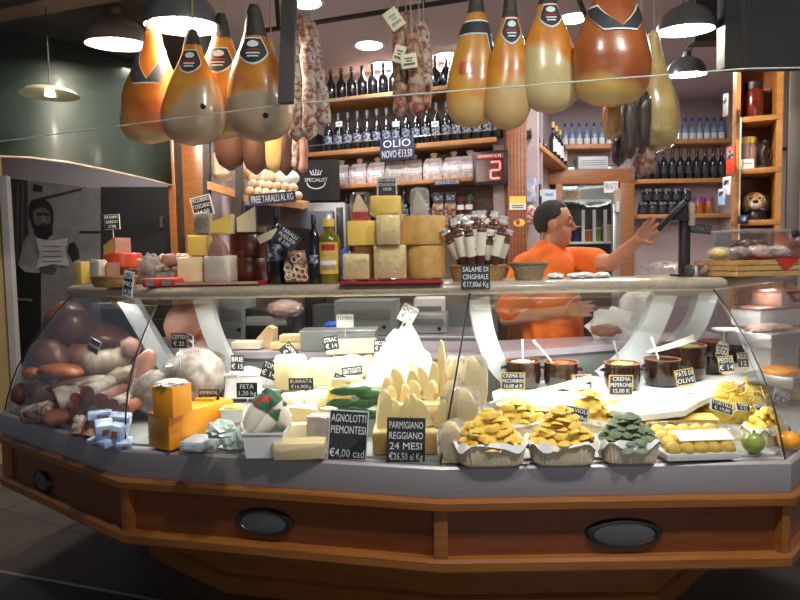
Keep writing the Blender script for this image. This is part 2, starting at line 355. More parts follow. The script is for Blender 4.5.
bracket([(706, 293, 2.75), (694, 325, 2.83), (672, 350, 2.9), (645, 372, 2.94)], .085)
# raised shelf for the bowls (wavy white edge)
bf = [G(x, y, .90).xy for x, y in [(492, 392), (497, 400), (520, 405), (560, 406), (585, 404), (600, 408), (640, 415), (685, 410), (700, 401), (738, 386), (768, 368)]]
bowlshelf = tag(MB().prism([tuple(p) for p in bf] + [(1.86, 3.15), (1.2, 2.94), (.5, 2.7)], .022, TR(0, 0, .878)).make('bowl_shelf', 'white', None, None, 30), 'white wavy raised shelf carrying the brown pots above the fresh pasta', 'shelf')
MB().prism([tuple(p + Vector((0.03, .12))) for p in bf] + [(1.8, 3.1), (1.2, 2.9), (.54, 2.68)], .0775, TR(0, 0, .8003)).make('shelf_base', 'shelfwood', bowlshelf)
# ================================================================= room
def slab(name, c, d, m, rz=0, label=None): return struct(MB().box((0, 0, 0), d).make(name, m, None, Matrix.Translation(c) @ RZ(rz), 30), label)
fm = mat('floor_tiles', (.11, .097, .085), (.075, .066, .062), 2.5, .5)
t = fm.node_tree; bt = nd(t, 'ShaderNodeTexBrick', Scale=1.0); bt.offset = 0; bt.inputs['Mortar Size'].default_value = .006; bt.inputs['Brick Width'].default_value = .6; bt.inputs['Row Height'].default_value = .6
tcn = [n for n in t.nodes if n.type == 'TEX_COORD'][0]; mpn = nd(t, 'ShaderNodeMapping'); mpn.inputs['Rotation'].default_value = (0, 0, .5); t.links.new(tcn.outputs['Object'], mpn.inputs[0]); t.links.new(mpn.outputs[0], bt.inputs['Vector'])
rpn = [n for n in t.nodes if n.type == 'VALTORGB'][0]; t.links.new(rpn.outputs[0], bt.inputs['Color1']); t.links.new(rpn.outputs[0], bt.inputs['Color2']); bt.inputs['Mortar'].default_value = (.04, .035, .03, 1)
t.links.new(bt.outputs['Color'], t.nodes['Principled BSDF'].inputs['Base Color'])
slab('floor', (0, 3, -.05), (9, 9, .1), fm)
a = G(0, 572, 0.004); b = G(165, 602, 0.004); dirv = (b - a).xy.normalized(); yaw = math.atan2(dirv.y, dirv.x); mid = a + (b - a) * 1.0
nrm = Vector((dirv.y, -dirv.x))
struct(MB().box((0, 0, .004), (5, .016, .008)).make('trim_1', 'steel', None, Matrix.Translation((mid.x, mid.y, 0)) @ RZ(yaw)), 'thin metal strip across the floor')
m2 = mid.xy + nrm * .61
struct(MB().box((0, 0, .003), (5, 1.2, .006)).make('floor_front', mat('dark_purple_floor', (.055, .048, .06), (.04, .037, .045), 6, .6), None, Matrix.Translation((m2.x, m2.y, 0)) @ RZ(yaw)), 'dark purple grey floor in front of the strip')
CZ = 2.98
slab('ceiling', (.6, 4.2, CZ + .05), (7.6, 5.6, .1), 'ceil')
slab('ceiling_front', (.6, -1.3, CZ + .05), (7.6, 5.4, .1), 'darkc')
# back shelving wall (angled)
SL = W(310, 260, 5.0); SR = W(508, 260, 4.46); SL.z = SR.z = 0
sdir = (SR - SL).normalized(); syaw = math.atan2(sdir.y, sdir.x); SLEN = (SR - SL).length - .08
SM = Matrix.Translation(SL) @ RZ(syaw)      # x along the shelf fronts, y into the wall
struct(MB().box((SLEN / 2 - .2, .37, 1.5), (SLEN + .9, .1, 3)).make('wall_back', 'pinkw', None, SM))
# alcove
A1 = Vector((.93, 4.55, 0)); A2 = Vector((1.66, 6.22, 0)); adir = (A2 - A1).normalized(); ayaw = math.atan2(adir.y, adir.x); ALEN = (A2 - A1).length
AM = Matrix.Translation(A1) @ RZ(ayaw)      # x into the alcove along its side wall, -y towards its opening
struct(MB().box((ALEN / 2, .18, 1.5), (ALEN + .1, .1, 3)).make('wall_alcove', 'pinkw', None, AM))
MB_ = MB().box((1.6, 0, 2.68), (1.2, .1, .64)).box((2.98, 0, 1.5), (1.55, .1, 3))
struct(MB_.make('wall_back_alcove', 'pinkw', None, TR(0, 6.3, 0)))
slab('wall_right', (3.25, 4.4, 1.5), (.1, 4, 3), 'pinkw')
slab('wall_kitchen', (1.9, 7.4, 1.5), (2.2, .1, 3), 'greyw')
slab('floor_kitchen', (1.9, 6.9, .01), (2.2, 1.2, .02), 'grey')
slab('ceiling_kitchen', (1.9, 6.85, 2.6), (2.2, 1.1, .06), 'white')
# left wall with mural
LW = 4.75
slab('wall_left', (-2.55, LW + .06, 1.5), (2.6, .1, 3), mat('grey_left_wall', (.33, .31, .34), (.29, .275, .3), 3, .8))
slab('wall_left_return', (-1.15, LW + .36, 1.5), (.1, .7, 3), mat('grey_left_wall', (1, 1, 1)))
slab('wall_far_left', (-3.2, 4.52, 1.5), (.66, .06, 3), mat('cream_wall', (.6, .42, .18), (.56, .38, .16), 3, .8))
# dark soffit over the customer side, left
slab('ceiling_soffit', (-2.2, 3.2, 2.83), (2.2, 3.2, .28), 'darkc', .12)
slab('trim_2', (-1.85, 3.0, 2.655), (2.6, .12, .05), mat('pinkish_beam', (.16, .1, .095), (.13, .085, .08), 5, .6), -.32)
# dark bulkhead upper right
p = W(724, 68, 3.0)
struct(MB().box((.9, .04, .35), (1.8, .08, .7), bev=.01).make('ceiling_bulkhead', 'darkc', None, TR(p.x, 3.0, p.z)), 'dark box bulkhead over the pine shelf unit')
p = W(695, 41, 3.4)
slab('ceiling_beam', (p.x + .6, 3.45, p.z + .3), (1.2, .1, .6), mat('dull_beam', (.09, .083, .083), (.08, .074, .074), 4, .8))
# dark green gloss fascia at left, curved lower edge
pts = [W(px, py, Y) for px, py, Y in [(-25, 155, 3.25), (30, 157, 3.3), (70, 162, 3.42), (110, 170, 3.6), (145, 178, 3.8), (172, 185, 4.0)]]
mb = MB(); mb.loft([[(p.x, p.y, p.z), (p.x, p.y, 2.66), (p.x - .02, p.y + .03, 2.66), (p.x - .02, p.y + .03, p.z)] for p in pts])
fas = tag(mb.make('hanging_fascia', 'gloss_green', None, None, 50), 'dark green glossy curved fascia hanging above the wall photograph', 'fascia')
mb = MB().tube([p + Vector((0, -.004, -.003)) for p in pts], .006, 6); mb.make('edge_strip', 'fat', fas, None, 60, 'pale strip along the lower edge')
# hanging glass canopy
cv = [W(px, py, Y) for px, py, Y in [(-40, 146, 2.35), (292, 103, 2.02), (745, 68, 1.82), (860, 66, 2.1)]]
zc = [p.z for p in cv]
can = thing('glass_canopy', 'clear hanging glass screen with a bright lower edge in front of the hams', 'glass screen', (0, 0, 0))
for i in range(3):
    a, b = cv[i], cv[i + 1]; t = (b - a).xy.normalized(); n = Vector((-t.y, t.x, 0)) * .008; up = Vector((0, 0, .75)) + n * 6
    MB().loft([[a, b, b + n, a + n], [a + up, b + up, b + up + n, a + up + n]]).make('glass_pane', clear('canopy_glass', (.965, .98, .97), .0, 1.45, 0, .2), can)
    MB().tube([a + n * .5 + Vector((0, 0, -.001)), b + n * .5 + Vector((0, 0, -.001))], .0022, 6).make('edge', mat('pale_glass_edge', (.6, .66, .62), (.5, .56, .52), 30, .2), can, label='pale polished edge')
p = cv[1]; up = Vector((.0, .12, .7))
mb = MB(); a = W(286, 103, 2.0); b = W(291, -40, 2.12); mb.loft([[q + Vector((x, y, 0)) for x, y in ((-.024, -.012), (.024, -.012), (.024, .012), (-.024, .012))] for q in (a, b)])
mb.make('canopy_post', mat('brown_black_bar', (.012, .009, .008), (.009, .007, .006), 8, .6), can, label='dark upright bar of the screen')
# ================================================================= lights
def area(name, loc, size, power, col=(1, 1, 1), rot=(0, 0, 0), sy=None, shape=None, spread=None):
    l = bpy.data.lights.new(name, 'AREA'); l.energy = power; l.color = col; l.size = size
    if sy: l.shape = 'RECTANGLE'; l.size_y = sy
    if shape: l.shape = shape
    if spread: l.spread = spread
    o = bpy.data.objects.new(name, l); COL.objects.link(o); o.location = loc; o.rotation_euler = rot; return o
def point(name, loc, power, col, r=.04):
    l = bpy.data.lights.new(name, 'POINT'); l.energy = power; l.color = col; l.shadow_soft_size = r
    o = bpy.data.objects.new(name, l); COL.objects.link(o); o.location = loc; return o
tl = offs(GT, .05)
for i, pw in ((1, 3), (2, 9), (3, 10), (4, 4)):
    a, b = tl[i], tl[i + 1]; t = (b - a); yaw = math.atan2(t.y, t.x); c = (a + b) / 2; L = t.length * .8
    area('case_light', (c.x, c.y, 1.285), L, pw, (1, .98, .93), (-.15, 0, yaw), .03)
    tb = thing('case_lamp', ['', 'slim tube lamp under the counter top above the cured meats', 'slim tube lamp under the counter top above the cheeses', 'slim tube lamp under the counter top above the pasta', 'slim tube lamp under the angled top end beyond the pasta'][i], 'lamp', (c.x - math.sin(yaw) * .1, c.y + math.cos(yaw) * .1, 1.303), yaw)
    MB().box((0, 0, .0065), (L, .03, .004)).make('housing', 'white', tb)
    MB().tube([(-L * .48, 0, .003), (L * .48, 0, .003)], .0025, 8).make('tube', glow('tube_glow', (1, .98, .93), 5), tb)
def pendant(px, py, w, dia, lab, pw, cordz):
    Y = dia * FOC / w; p = W(px, py, Y); r = dia / 2
    t = thing('pendant_lamp', lab, 'lamp', p, 0, None, (math.radians(6), 0, 0))
    prof = [(r, 0), (r * .985, r * .12), (r * .93, r * .32), (r * .8, r * .55), (r * .6, r * .73), (r * .36, r * .85), (r * .2, r * .9), (r * .19, r * 1.15), (r * .1, r * 1.2), (.005, r * 1.2)]
    MB().lathe(prof + [], 36, cap=False).make('lamp_shade', 'lampgrey', t)
    MB().lathe([(r * .97, .001), (r * .9, r * .28), (r * .76, r * .5), (r * .55, r * .68), (r * .2, r * .8)], 36, cap=False).make('shade_lining', 'lampin', t, label='white inside of the shade')
    MB().blob((0, 0, r * .5), (r * .22, r * .22, r * .28)).make('bulb', 'bulb', t)
    MB().tube([(0, 0, r * 1.15), (.004, 0, (CZ - p.z) * .6), (0, 0, CZ - p.z)], .004, 6).make('cord', 'dark', t)
    MB().tube([(r * .15, 0, r * 1.18), (r * .35, .01, r * 1.5), (r * .1, .02, r * 1.85), (-r * .1, 0, r * 1.5), (r * .05, 0, r * 1.18)], .004, 6).make('loop', 'dark', t)
    point('pendant_light', p + Vector((0, 0, r * .12)), pw, (1, .9, .74), .02)
    return t
pendant(118, 45, 60, .30, 'grey enamel dome lamp behind the ham, dimmer of the two at the post side', 40, 0)
pendant(183, 27, 73, .30, 'big bright dome lamp hanging over the fleshy hams', 50, 0)
pendant(685, 31, 54, .27, 'grey dome lamp in front of its smaller twin, by the dark bulkhead', 40, 0)
pendant(686, 75, 38, .26, 'small grey dome lamp with a curled cord behind the netted ham', 20, 0)
t = thing('pendant_lamp', 'glowing cream dish added to imitate a lamp reflected in the glass screen, above the wall photograph', 'lamp', W(50, 95, 2.9))  # stands in for a lamp reflection in the glass, no lamp hangs here
MB().lathe([(.125, 0), (.1, .02), (.04, .03), (.01, .032)], 32, cap=False).make('lamp_shade', mat('reflection_dish', (.42, .4, .25), (.38, .36, .22), 9, .6), t)
MB().lathe([(.024, .0), (.022, -.004), (.018, .03)], 16).make('bulb', glow('reflection_glow', (1, .9, .7), 7), t)
MB().tube([(0, 0, .03), (0, 0, 2.68 - t.location.z)], .003, 6).make('cord', 'dark', t)
for i, (px, py) in enumerate([(369, 45), (383, 65), (447, 56), (573, 18), (305, 2), (-1.1, 1.08), (0.1, 1.0), (1.2, 1.0)]):  # customer-side entries lie out of view, added to brighten the fronts of goods
    q = G(px, py, CZ - .004) if py > 1 else Vector((px, py, CZ - .004))
    t = thing('ceiling_downlight', ['round recessed light in the lilac ceiling beside the salami bunch', 'round recessed light over the bottle shelf, behind its brighter neighbour', 'round recessed light half hidden behind the pear shaped ham', 'round recessed light between the two big hams', 'round recessed light at the canopy bar', 'unseen round light added over the customers to brighten the cured meats', 'unseen round light added over the customers to brighten the cheeses', 'unseen round light added over the customers to brighten the pasta'][i], 'light', q)
    MB().lathe([(.115, .004), (.115, -.004), (.095, -.006), (.095, .0)], 28).make('rim', 'white', t)
    MB().lathe([(.094, -.001), (.094, -.003), (.01, -.003)], 28).make('lens', 'downl', t)
    area('downlight', q + Vector((0, 0, -.02)), .18, 9 if i < 5 else (16, 28, 38)[i - 5], (.95, .96, 1) if i < 5 else (1, .96, .9), shape='DISK')
area('kitchen_light', (2.0, 6.9, 2.5), 1.0, 10, (.95, 1, .97))
area('rear_light', (1.9, 5.0, 2.95), .5, 18, (.97, .95, 1))
area('rear_light', (-1.7, 3.9, 2.6), .4, 16, (1, .9, .8))
wd = bpy.data.worlds.new('world'); SC.world = wd; wd.use_nodes = True
bg = wd.node_tree.nodes['Background']; bg.inputs[0].default_value = (.75, .82, 1, 1); bg.inputs[1].default_value = .12
area('street_window_light', (1.6, -3.6, 1.5), 2.6, 35, (.9, .95, 1), (PI / 2, 0, 0), 2.2)
SC.view_settings.view_transform = 'Standard'; SC.view_settings.look = 'None'; SC.view_settings.gamma = 1; SC.view_settings.exposure = 0
SC.cycles.transparent_max_bounces = 24
# ================================================================= hanging rails, hams, salami
def rail_between(a, b, name, lab, r=.012):
    t = thing(name, lab, 'rail', a); d = b - a
    MB().tube([(0, 0, 0), d * .5, d], r, 10).make('bar', 'dark', t)
    for k in (.12, .78):
        p = d * k; MB().tube([p, p + Vector((-.03, .1, (CZ - a.z - p.z)))], .012, 8).make('hanger', 'dark', t)
    return t
rail_between(W(255, 32, 3.25), W(478, -3, 2.85), 'hanging_rail', 'dark iron rail hung from the ceiling behind the salami bunches')
HR = 2.66
rail_between(Vector((-1.25, 2.5, HR)), Vector((1.25, 2.5, HR)), 'hanging_rail', 'dark iron rail that carries the row of hams')
t = thing('ceiling_hook', 'dark hooked rod on the ceiling between the two big hams', 'hook', W(576, -8, 3.0))
a = W(576, -8, 3.0); b = W(592, 32, 3.0)
MB().tube([(0, 0, 0), (b - a) * .5, b - a], .012, 8).make('rod', 'dark', t)
MB().tube([(0, 0, CZ - a.z), (0, 0, 0)], .012, 8).make('mount', 'dark', t)
HP = [(0, .14, .14, 0), (.06, .24, .24, 0), (.12, .28, .28, 0), (.2, .33, .33, 0), (.3, .47, .46, 0), (.4, .66, .62, 0), (.5, .82, .76, .0), (.6, .94, .86, .0), (.7, 1, .93, .0), (.8, 1.0, .92, .0), (.88, .93, .85, 0), (.93, .8, .72, 0), (.965, .62, .56, 0), (.988, .4, .36, 0), (1, .1, .1, 0)]
def hamfn(L, w, lean, thick, squash=0):
    def at(t, th):
        for i in range(len(HP) - 1):
            if HP[i + 1][0] >= t: break
        a, b = HP[i], HP[i + 1]; u = (t - a[0]) / (b[0] - a[0]); u = max(0, min(1, u)); u2 = u
        rx = (a[1] + (b[1] - a[1]) * u2) * w / 2; ry = (a[2] + (b[2] - a[2]) * u2) * w / 2 * thick
        off = lean * (t - .25) * w if t > .25 else 0
        k = 1 + .05 * noise.noise(Vector((math.cos(th) * 1.3, math.sin(th) * 1.3, t * 4 + lean * 9)))
        return Vector((rx * math.cos(th) * k + off, ry * math.sin(th) * k, -t * L))
    return at
def patch(at, t0, t1, th0, th1, off, shape, m, parent, name, n=14):
    mb = MB(); vs = []; fs = []
    for i in range(n + 1):
        for j in range(n + 1):
            u = i / n; v = j / n; a, b = shape(u); th = th0 + (th1 - th0) * (a + (b - a) * v); t = t0 + (t1 - t0) * u
            p = at(t, th); o = at(t, th) - Vector((at(t, 0).x * .5 + at(t, PI).x * .5, 0, p.z)); o.z = 0
            vs.append(p + o.normalized() * off)
    for i in range(n):
        for j in range(n): fs.append((i * (n + 1) + j, i * (n + 1) + j + 1, (i + 1) * (n + 1) + j + 1, (i + 1) * (n + 1) + j))
    mb.faces(vs, fs); return mb.make(name, m, parent, None, 60)
shield = lambda u: (.5 - .5 * min(1, 1.5 * (1 - u) ** .5) * (.75 + .25 * math.sin(u * PI)), .5 + .5 * min(1, 1.5 * (1 - u) ** .5) * (.75 + .25 * math.sin(u * PI)))
def vband(s):
    return (lambda u: (max(0, u * .62 - .0) , min(1, u * .62 + .38))) if s > 0 else (lambda u: (max(0, .62 - u * .62), min(1, 1 - u * .62)))
def ham(px, y0, y1, w, Y, m, lab, lean=0, thick=.72, badge='shield', hoof=.27, bone=None, yaw=0, bt=(.26, .42)):
    s = S(Y); p0 = W(px, y0, Y); L = (y1 - y0) * s; wd = w * s
    r = thing('hanging_ham', lab, 'ham', p0, yaw, 'hams over the counter')
    at = hamfn(L, wd, lean, thick)
    mb = MB(); ts = [hoof - .02 + (1 - hoof + .02) * k / 30 for k in range(31)]
    mb.loft([[at(t, 2 * PI * j / 36) for j in range(36)] for t in ts]); mb.make('body', m, r, None, 70)
    mb = MB(); ts = [hoof * k / 9 for k in range(10)]
    mb.loft([[at(t, 2 * PI * j / 16) * 1.0 + Vector((0, 0, 0)) for j in range(16)] for t in ts]); h = mb.make('shank', 'hoof', r, None, 70, 'dark dried shank and hoof')
    zt = HR - p0.z - .01
    if zt > .02: MB().tube([(0, 0, -.02), (.005, 0, zt * .5), (0, 2.5 - p0.y, zt)], .004, 6).make('cord', 'string', r)
    f0 = -PI / 2
    if badge == 'shield':
        b = patch(at, bt[0] - .012, bt[1] + .015, f0 - .75, f0 + .75, .0035, shield, 'chalk', r, 'badge')
        patch(at, bt[0], bt[1], f0 - .66, f0 + .66, .006, shield, 'slate', b, 'badge_face')
        ov = lambda u: (.5 - .5 * math.sin(PI * u) ** .5, .5 + .5 * math.sin(PI * u) ** .5)
        dt = bt[1] - bt[0]
        patch(at, bt[0] + dt * .08, bt[0] + dt * .36, f0 - .3, f0 + .3, .0085, ov, 'chalk', b, 'emblem', 8)
        for k in range(3): patch(at, bt[0] + dt * (.44 + .13 * k), bt[0] + dt * (.5 + .13 * k), f0 - .36 + .07 * k, f0 + .36 - .07 * k, .0085, lambda u: (0, 1), ('red', 'chalk', 'chalk')[k], b, 'printed_line', 4)
    elif badge == 'band':
        for q in (1, -1):
            a, c = (f0 - 1.45, f0 + .2) if q > 0 else (f0 - .1, f0 + 1.45)
            b = patch(at, bt[0] - .008, bt[1] + .01, a, c, .0035, vband(q), 'chalk', r, 'band')
            patch(at, bt[0] + .004, bt[1] - .003, a + .07, c - .07, .006, vband(q), 'slate', b, 'band_face')
    elif badge == 'ring':
        b = patch(at, bt[0] - .012, bt[1] + .012, f0 - 2.2, f0 + 2.2, .0035, lambda u: (0, 1), 'chalk', r, 'band')
        patch(at, bt[0], bt[1], f0 - 2.2, f0 + 2.2, .006, lambda u: (0, 1), 'slate', b, 'band_face')
        b = patch(at, bt[0], bt[0] + .3, f0 + .5, f0 + 1.1, .0045, lambda u: (u * .45, .5 + u * .5), 'chalk', r, 'band_tail')
        patch(at, bt[0] + .01, bt[0] + .29, f0 + .57, f0 + 1.03, .007, lambda u: (u * .45, .5 + u * .5), 'slate', b, 'band_face')
    if bone:
        t, th = bone; q = at(t, th); MB().blob(q, (.011, .006, .011), sub=2).make('bone_end', 'black', r, None, 60, 'dark round bone end')
    return r
ham(152, 20, 139, 60, 2.55, 'ham', 'orange ham with a black V band, first of the row by the grey dome lamp', lean=-.16, badge='band', hoof=.12, bt=(.25, .54))
ham(192, 30, 141, 62, 2.42, 'hamr', 'ham with a black shield badge just behind the bright lamp, grey flesh below', lean=-.05, bt=(.2, .4), hoof=.16, bone=(.7, -PI / 2 + .5))
ham(221, 14, 134, 58, 2.52, 'hamy', 'glossy orange ham squeezed between two hams with shield badges', lean=-.08, bt=(.3, .5), badge='shield', hoof=.22)
ham(254, 5, 136, 64, 2.36, 'hamf', 'ham with dark shank and a round grey cut face beside the canopy bar', lean=.08, bt=(.27, .46), hoof=.26, bone=(.84, -PI / 2 + .3))
ham(476, -20, 121, 50, 2.45, 'hamy', 'slender orange ham with a red stamp and a black ring band', lean=-.2, badge='ring', hoof=.25, bt=(.3, .38))
h5 = bpy.data.objects['hanging_ham.004']; at = hamfn(141 * S(2.45), 50 * S(2.45), -.2, .72)
for k in range(2): patch(at, .58, .66, -PI / 2 - .62 + .32 * k, -PI / 2 - .36 + .32 * k, .003, lambda u: (0, 1), 'redwax', h5, 'red_stamp', 4)
ham(510, -15, 124, 46, 2.4, 'hamg', 'narrow ham with a black and white label, middle of three beside the salami bunch', lean=-.1, bt=(.25, .42), hoof=.25)
ham(548, -25, 107, 56, 2.38, 'hamw', 'plump ham with a pale fleshy side next to the big brown ham', lean=.05, bt=(.24, .4), hoof=.24)
ham(612, -49, 99, 76, 2.32, 'hamb', 'biggest brown ham with a dark V band, in front of the plastic netted ham', lean=0, badge='band', hoof=.16, bt=(.38, .55), thick=.8)
# small dark hams behind
for px, y0, y1, w, m, lab in [(226, 30, 166, 33, 'hamd', 'dark brown small ham hanging behind the grey fleshed ham'), (252, 40, 170, 28, 'hamd', 'dark speck piece hanging second behind the fleshy hams, over the bread shelf'), (271, 40, 168, 24, 'hamy', 'small orange speck piece hanging behind the ham with the round cut face'), (283, 60, 172, 18, 'hamd', 'narrow dark speck piece hanging beside the canopy bar')]:
    s = S(3.0); L = (y1 - y0) * s; r = thing('hanging_speck', lab, 'cured meat', W(px, y0, 3.0), 0, 'small hams behind the row')
    at = hamfn(L, w * s, 0, .6); MB().loft([[at(.02 + .98 * k / 20, 2 * PI * j / 20) for j in range(20)] for k in range(21)]).make('body', m, r, None, 70)
    MB().tube([(0, 0, -.02), (0, 0, HR - r.location.z + .1)], .003, 5).make('cord', 'string', r)
def hsalami(px, y0, y1, w, Y, m, lab, lean=0, grp='salami bunches', bend=.01, fat=0):
    s = S(Y); p0 = W(px, y0, Y); L = (y1 - y0) * s; r = w * s / 2; t = thing('hanging_salami', lab, 'salami', p0, 0, grp)
    n = 16; path = []; rs = []
    for k in range(n + 1):
        u = k / n; path.append((lean * s * u + bend * math.sin(u * PI), 0, -L * u))
        e = min(u / .1, 1, (1 - u) / .07); rr = r * (math.sin(max(.02, e) * PI / 2)) * (1 + .07 * math.sin(u * 17 + px)); rr *= (.8 + .3 * u) if fat else 1; rs.append(max(rr, .001))
    MB().tube(path, rs, 14).make('casing', m, t, None, 70)
    z = HR + .0 - p0.z
    MB().tube([(0, 0, -.006), (0, 0, max(.03, z))], .0025, 5).make('string', 'string', t)
    for u in (.25, .5, .75):
        q = path[int(u * n)]; rr = rs[int(u * n)]
        MB().lathe([(rr * 1.03, -.0015), (rr * 1.05, 0), (rr * 1.03, .0015)], 14, TR(q[0], 0, q[2]), cap=False).make('tie', 'string', t)
    return t
hsalami(293, 36, 138, 15, 2.62, 'salami', 'long mouldy salami at the canopy bar, left of the pair that hangs lowest'.replace('left of', 'beside'), lean=0)
hsalami(301, 10, 90, 15, 2.75, 'salami', 'speckled salami hanging high behind the canopy bar bunch', lean=6)
hsalami(306, 42, 137, 15, 2.6, 'salami', 'middle salami of the bunch at the canopy bar, ruddy rounded tip', lean=0)
hsalami(309, 20, 93, 14, 2.66, 'salami', 'short speckled salami at the outer side of the canopy bar bunch', lean=6)
hsalami(314, 62, 124, 14, 2.63, 'salami', 'salami leaning outwards beside the dark bottles, canopy bar bunch', lean=8)
hsalami(398, 18, 114, 16, 2.45, 'salamir', 'thick ruddy salami under the cream tags, first towards the canopy bar', lean=0)
hsalami(406, 10, 100, 13, 2.56, 'salamir', 'dark salami behind the two cream tags of the bunch', lean=1)
hsalami(411, 30, 113, 17, 2.42, 'salamir', 'thick speckled salami hanging lowest under the front cream tag', lean=3)
hsalami(419, 20, 86, 14, 2.48, 'salami', 'pale mouldy salami on the ham side of the tagged bunch', lean=5)
hsalami(424, 52, 108, 11, 2.52, 'salamir', 'thin salami ending behind the pale one near the ham', lean=0)
for px, y0, y1, w, m, lab in [(293, 120, 168, 9, 'salami', 'thin pale sausage hanging behind the canopy bar bunch'), (301, 128, 172, 9, 'meatp', 'pink thin sausage hanging over the round black emblem'), (284, 130, 164, 8, 'salami', 'thin grey sausage hanging beside the small dark hams')]:
    hsalami(px, y0, y1, w, 3.0, m, lab, grp='thin sausages')
for px, py, w, h, rz, lab, Y in [(394, 19, 15, 20, .6, 'cream paper tag tilted at the top of the salami bunch', 2.4), (399, 54, 11, 17, -.3, 'cream paper tag hanging behind the front tag on the salami', 2.4), (409, 61, 16, 14, .12, 'cream paper tag in front on the thick speckled salami', 2.36)]:
    t = thing('hanging_tag', lab, 'tag', W(px, py, Y), 0, 'tags on the salami bunch'); s = S(Y)
    Mt = RY(-rz)
    MB().box((0, 0, 0), (w * s, .002, h * s), Mt, .001).make('card', 'cream', t)
    for k, ww in ((.18, .5), (-.0, .35), (-.22, .7)): MB().box((0, -.0012, k * h * s), (w * s * ww, .001, h * s * (.1 if k > -.2 else .16)), Mt).make('printed_line', 'black', t)
    MB().tube([(0, .003, h * s * .5), (0, .02, h * s * 1.2)], .0015, 5).make('string', 'string', t)
# netted and plastic wrapped pieces behind the big ham
r = thing('hanging_ham', 'pale yellow ham in clear netted plastic behind the biggest brown ham', 'ham', W(654, 30, 2.62), 0, 'hams over the counter'); s = S(2.62)
at = hamfn(116 * s, 46 * s, .05, .8)
MB().loft([[at(.02 + .98 * k / 26, 2 * PI * j / 28) for j in range(28)] for k in range(27)]).make('body', mat('pale_ham', (.6, .45, .16), (.45, .28, .07), 14, .4, bump=.35, coat=.3), r, None, 70)
at2 = hamfn(118 * s, 50 * s, .05, .84); MB().loft([[at2(.01 + .99 * k / 20, 2 * PI * j / 24) for j in range(24)] for k in range(21)]).make('plastic_wrap', 'wrap', r, None, 70)
MB().tube([(0, 0, -.02), (0, 0, HR - r.location.z)], .003, 5).make('cord', 'string', r)
for i, (px, py, w, h, m, lab) in enumerate([(612, 118, 16, 40, 'hamy', 'wrapped orange ham piece with a crumpled foil side under the big ham'), (629, 128, 16, 58, 'hamd', 'tall dark brown speck piece in shiny wrap under the big ham'), (643, 120, 14, 52, 'hamd', 'dark speck piece in wrap between the tall one and the netted ham'), (619, 150, 13, 30, 'hamd', 'small brown speck piece hanging below the foil wrapped piece'), (644, 160, 19, 28, 'salamir', 'brown nutty piece in clear wrap hanging lowest by the doorway')]):
    Y = 2.5 + .03 * i; s = S(Y); t = thing('hanging_speck', lab, 'cured meat', W(px, py, Y), 0, 'wrapped speck under the big ham')
    MB().blob((0, 0, 0), (w * s * .5, w * s * .4, h * s * .5), amp=.25, seed=i + 3, sq=.7).make('meat', m, t, None, 70)
    MB().blob((0, 0, 0), (w * s * .58, w * s * .48, h * s * .55), amp=.35, fr=6, seed=i + 13, sq=.7).make('wrap', 'wrap', t, None, 20)
    MB().tube([(0, 0, h * s * .45), (0, (.02 * i), HR - t.location.z)], .002, 5).make('string', 'string', t)
# ================================================================= goods on the counter top
def sign(px, py, w, h, Y, lines, lab, tilt=0, yaw=0, card='slate', ink='chalk', edge='chalk', th=None, stake=0, lean=0, edgew=.06, base=None, wx=.8):
    """price card; pixel centre, size and distance. tilt: roll in its own plane, lean: backwards"""
    s = S(Y); p = W(px, py, Y); t = thing('price_sign', lab, 'sign', p, 0, None, None)
    t.matrix_basis = Matrix.Translation(p) @ RZ(yaw) @ RX(-lean) @ RY(tilt)
    ww, hh = w * s, h * s
    if edge: MB().box((0, .0012, 0), (ww, .003, hh)).make('border', edge, t); k = 1 - edgew
    else: k = 1
    MB().box((0, -.0005, 0), (ww * k - (.0 if k == 1 else .0008), .003, hh * k)).make('card', card, t)
    n = len(lines); th = th or .82 * hh / n
    for i, l in enumerate(lines):
        if not l: continue
        tt = text(l, th * 1.05, ink, t, TR(0, -.0025, hh * (.5 - (i + .5) / n) * .9) @ FRONT, 1)
        xs = [v.co.x for v in tt.data.vertices]; wd_ = max(xs) - min(xs)
        f = min(1.0, ww * .88 / wd_)
        for v in tt.data.vertices: v.co.x *= f
    if stake: MB().tube([(0, .003, -hh * .45), (0, .003, -hh * .5 - stake * s)], .0018, 5).make('stake', 'greyw', t)
    return t
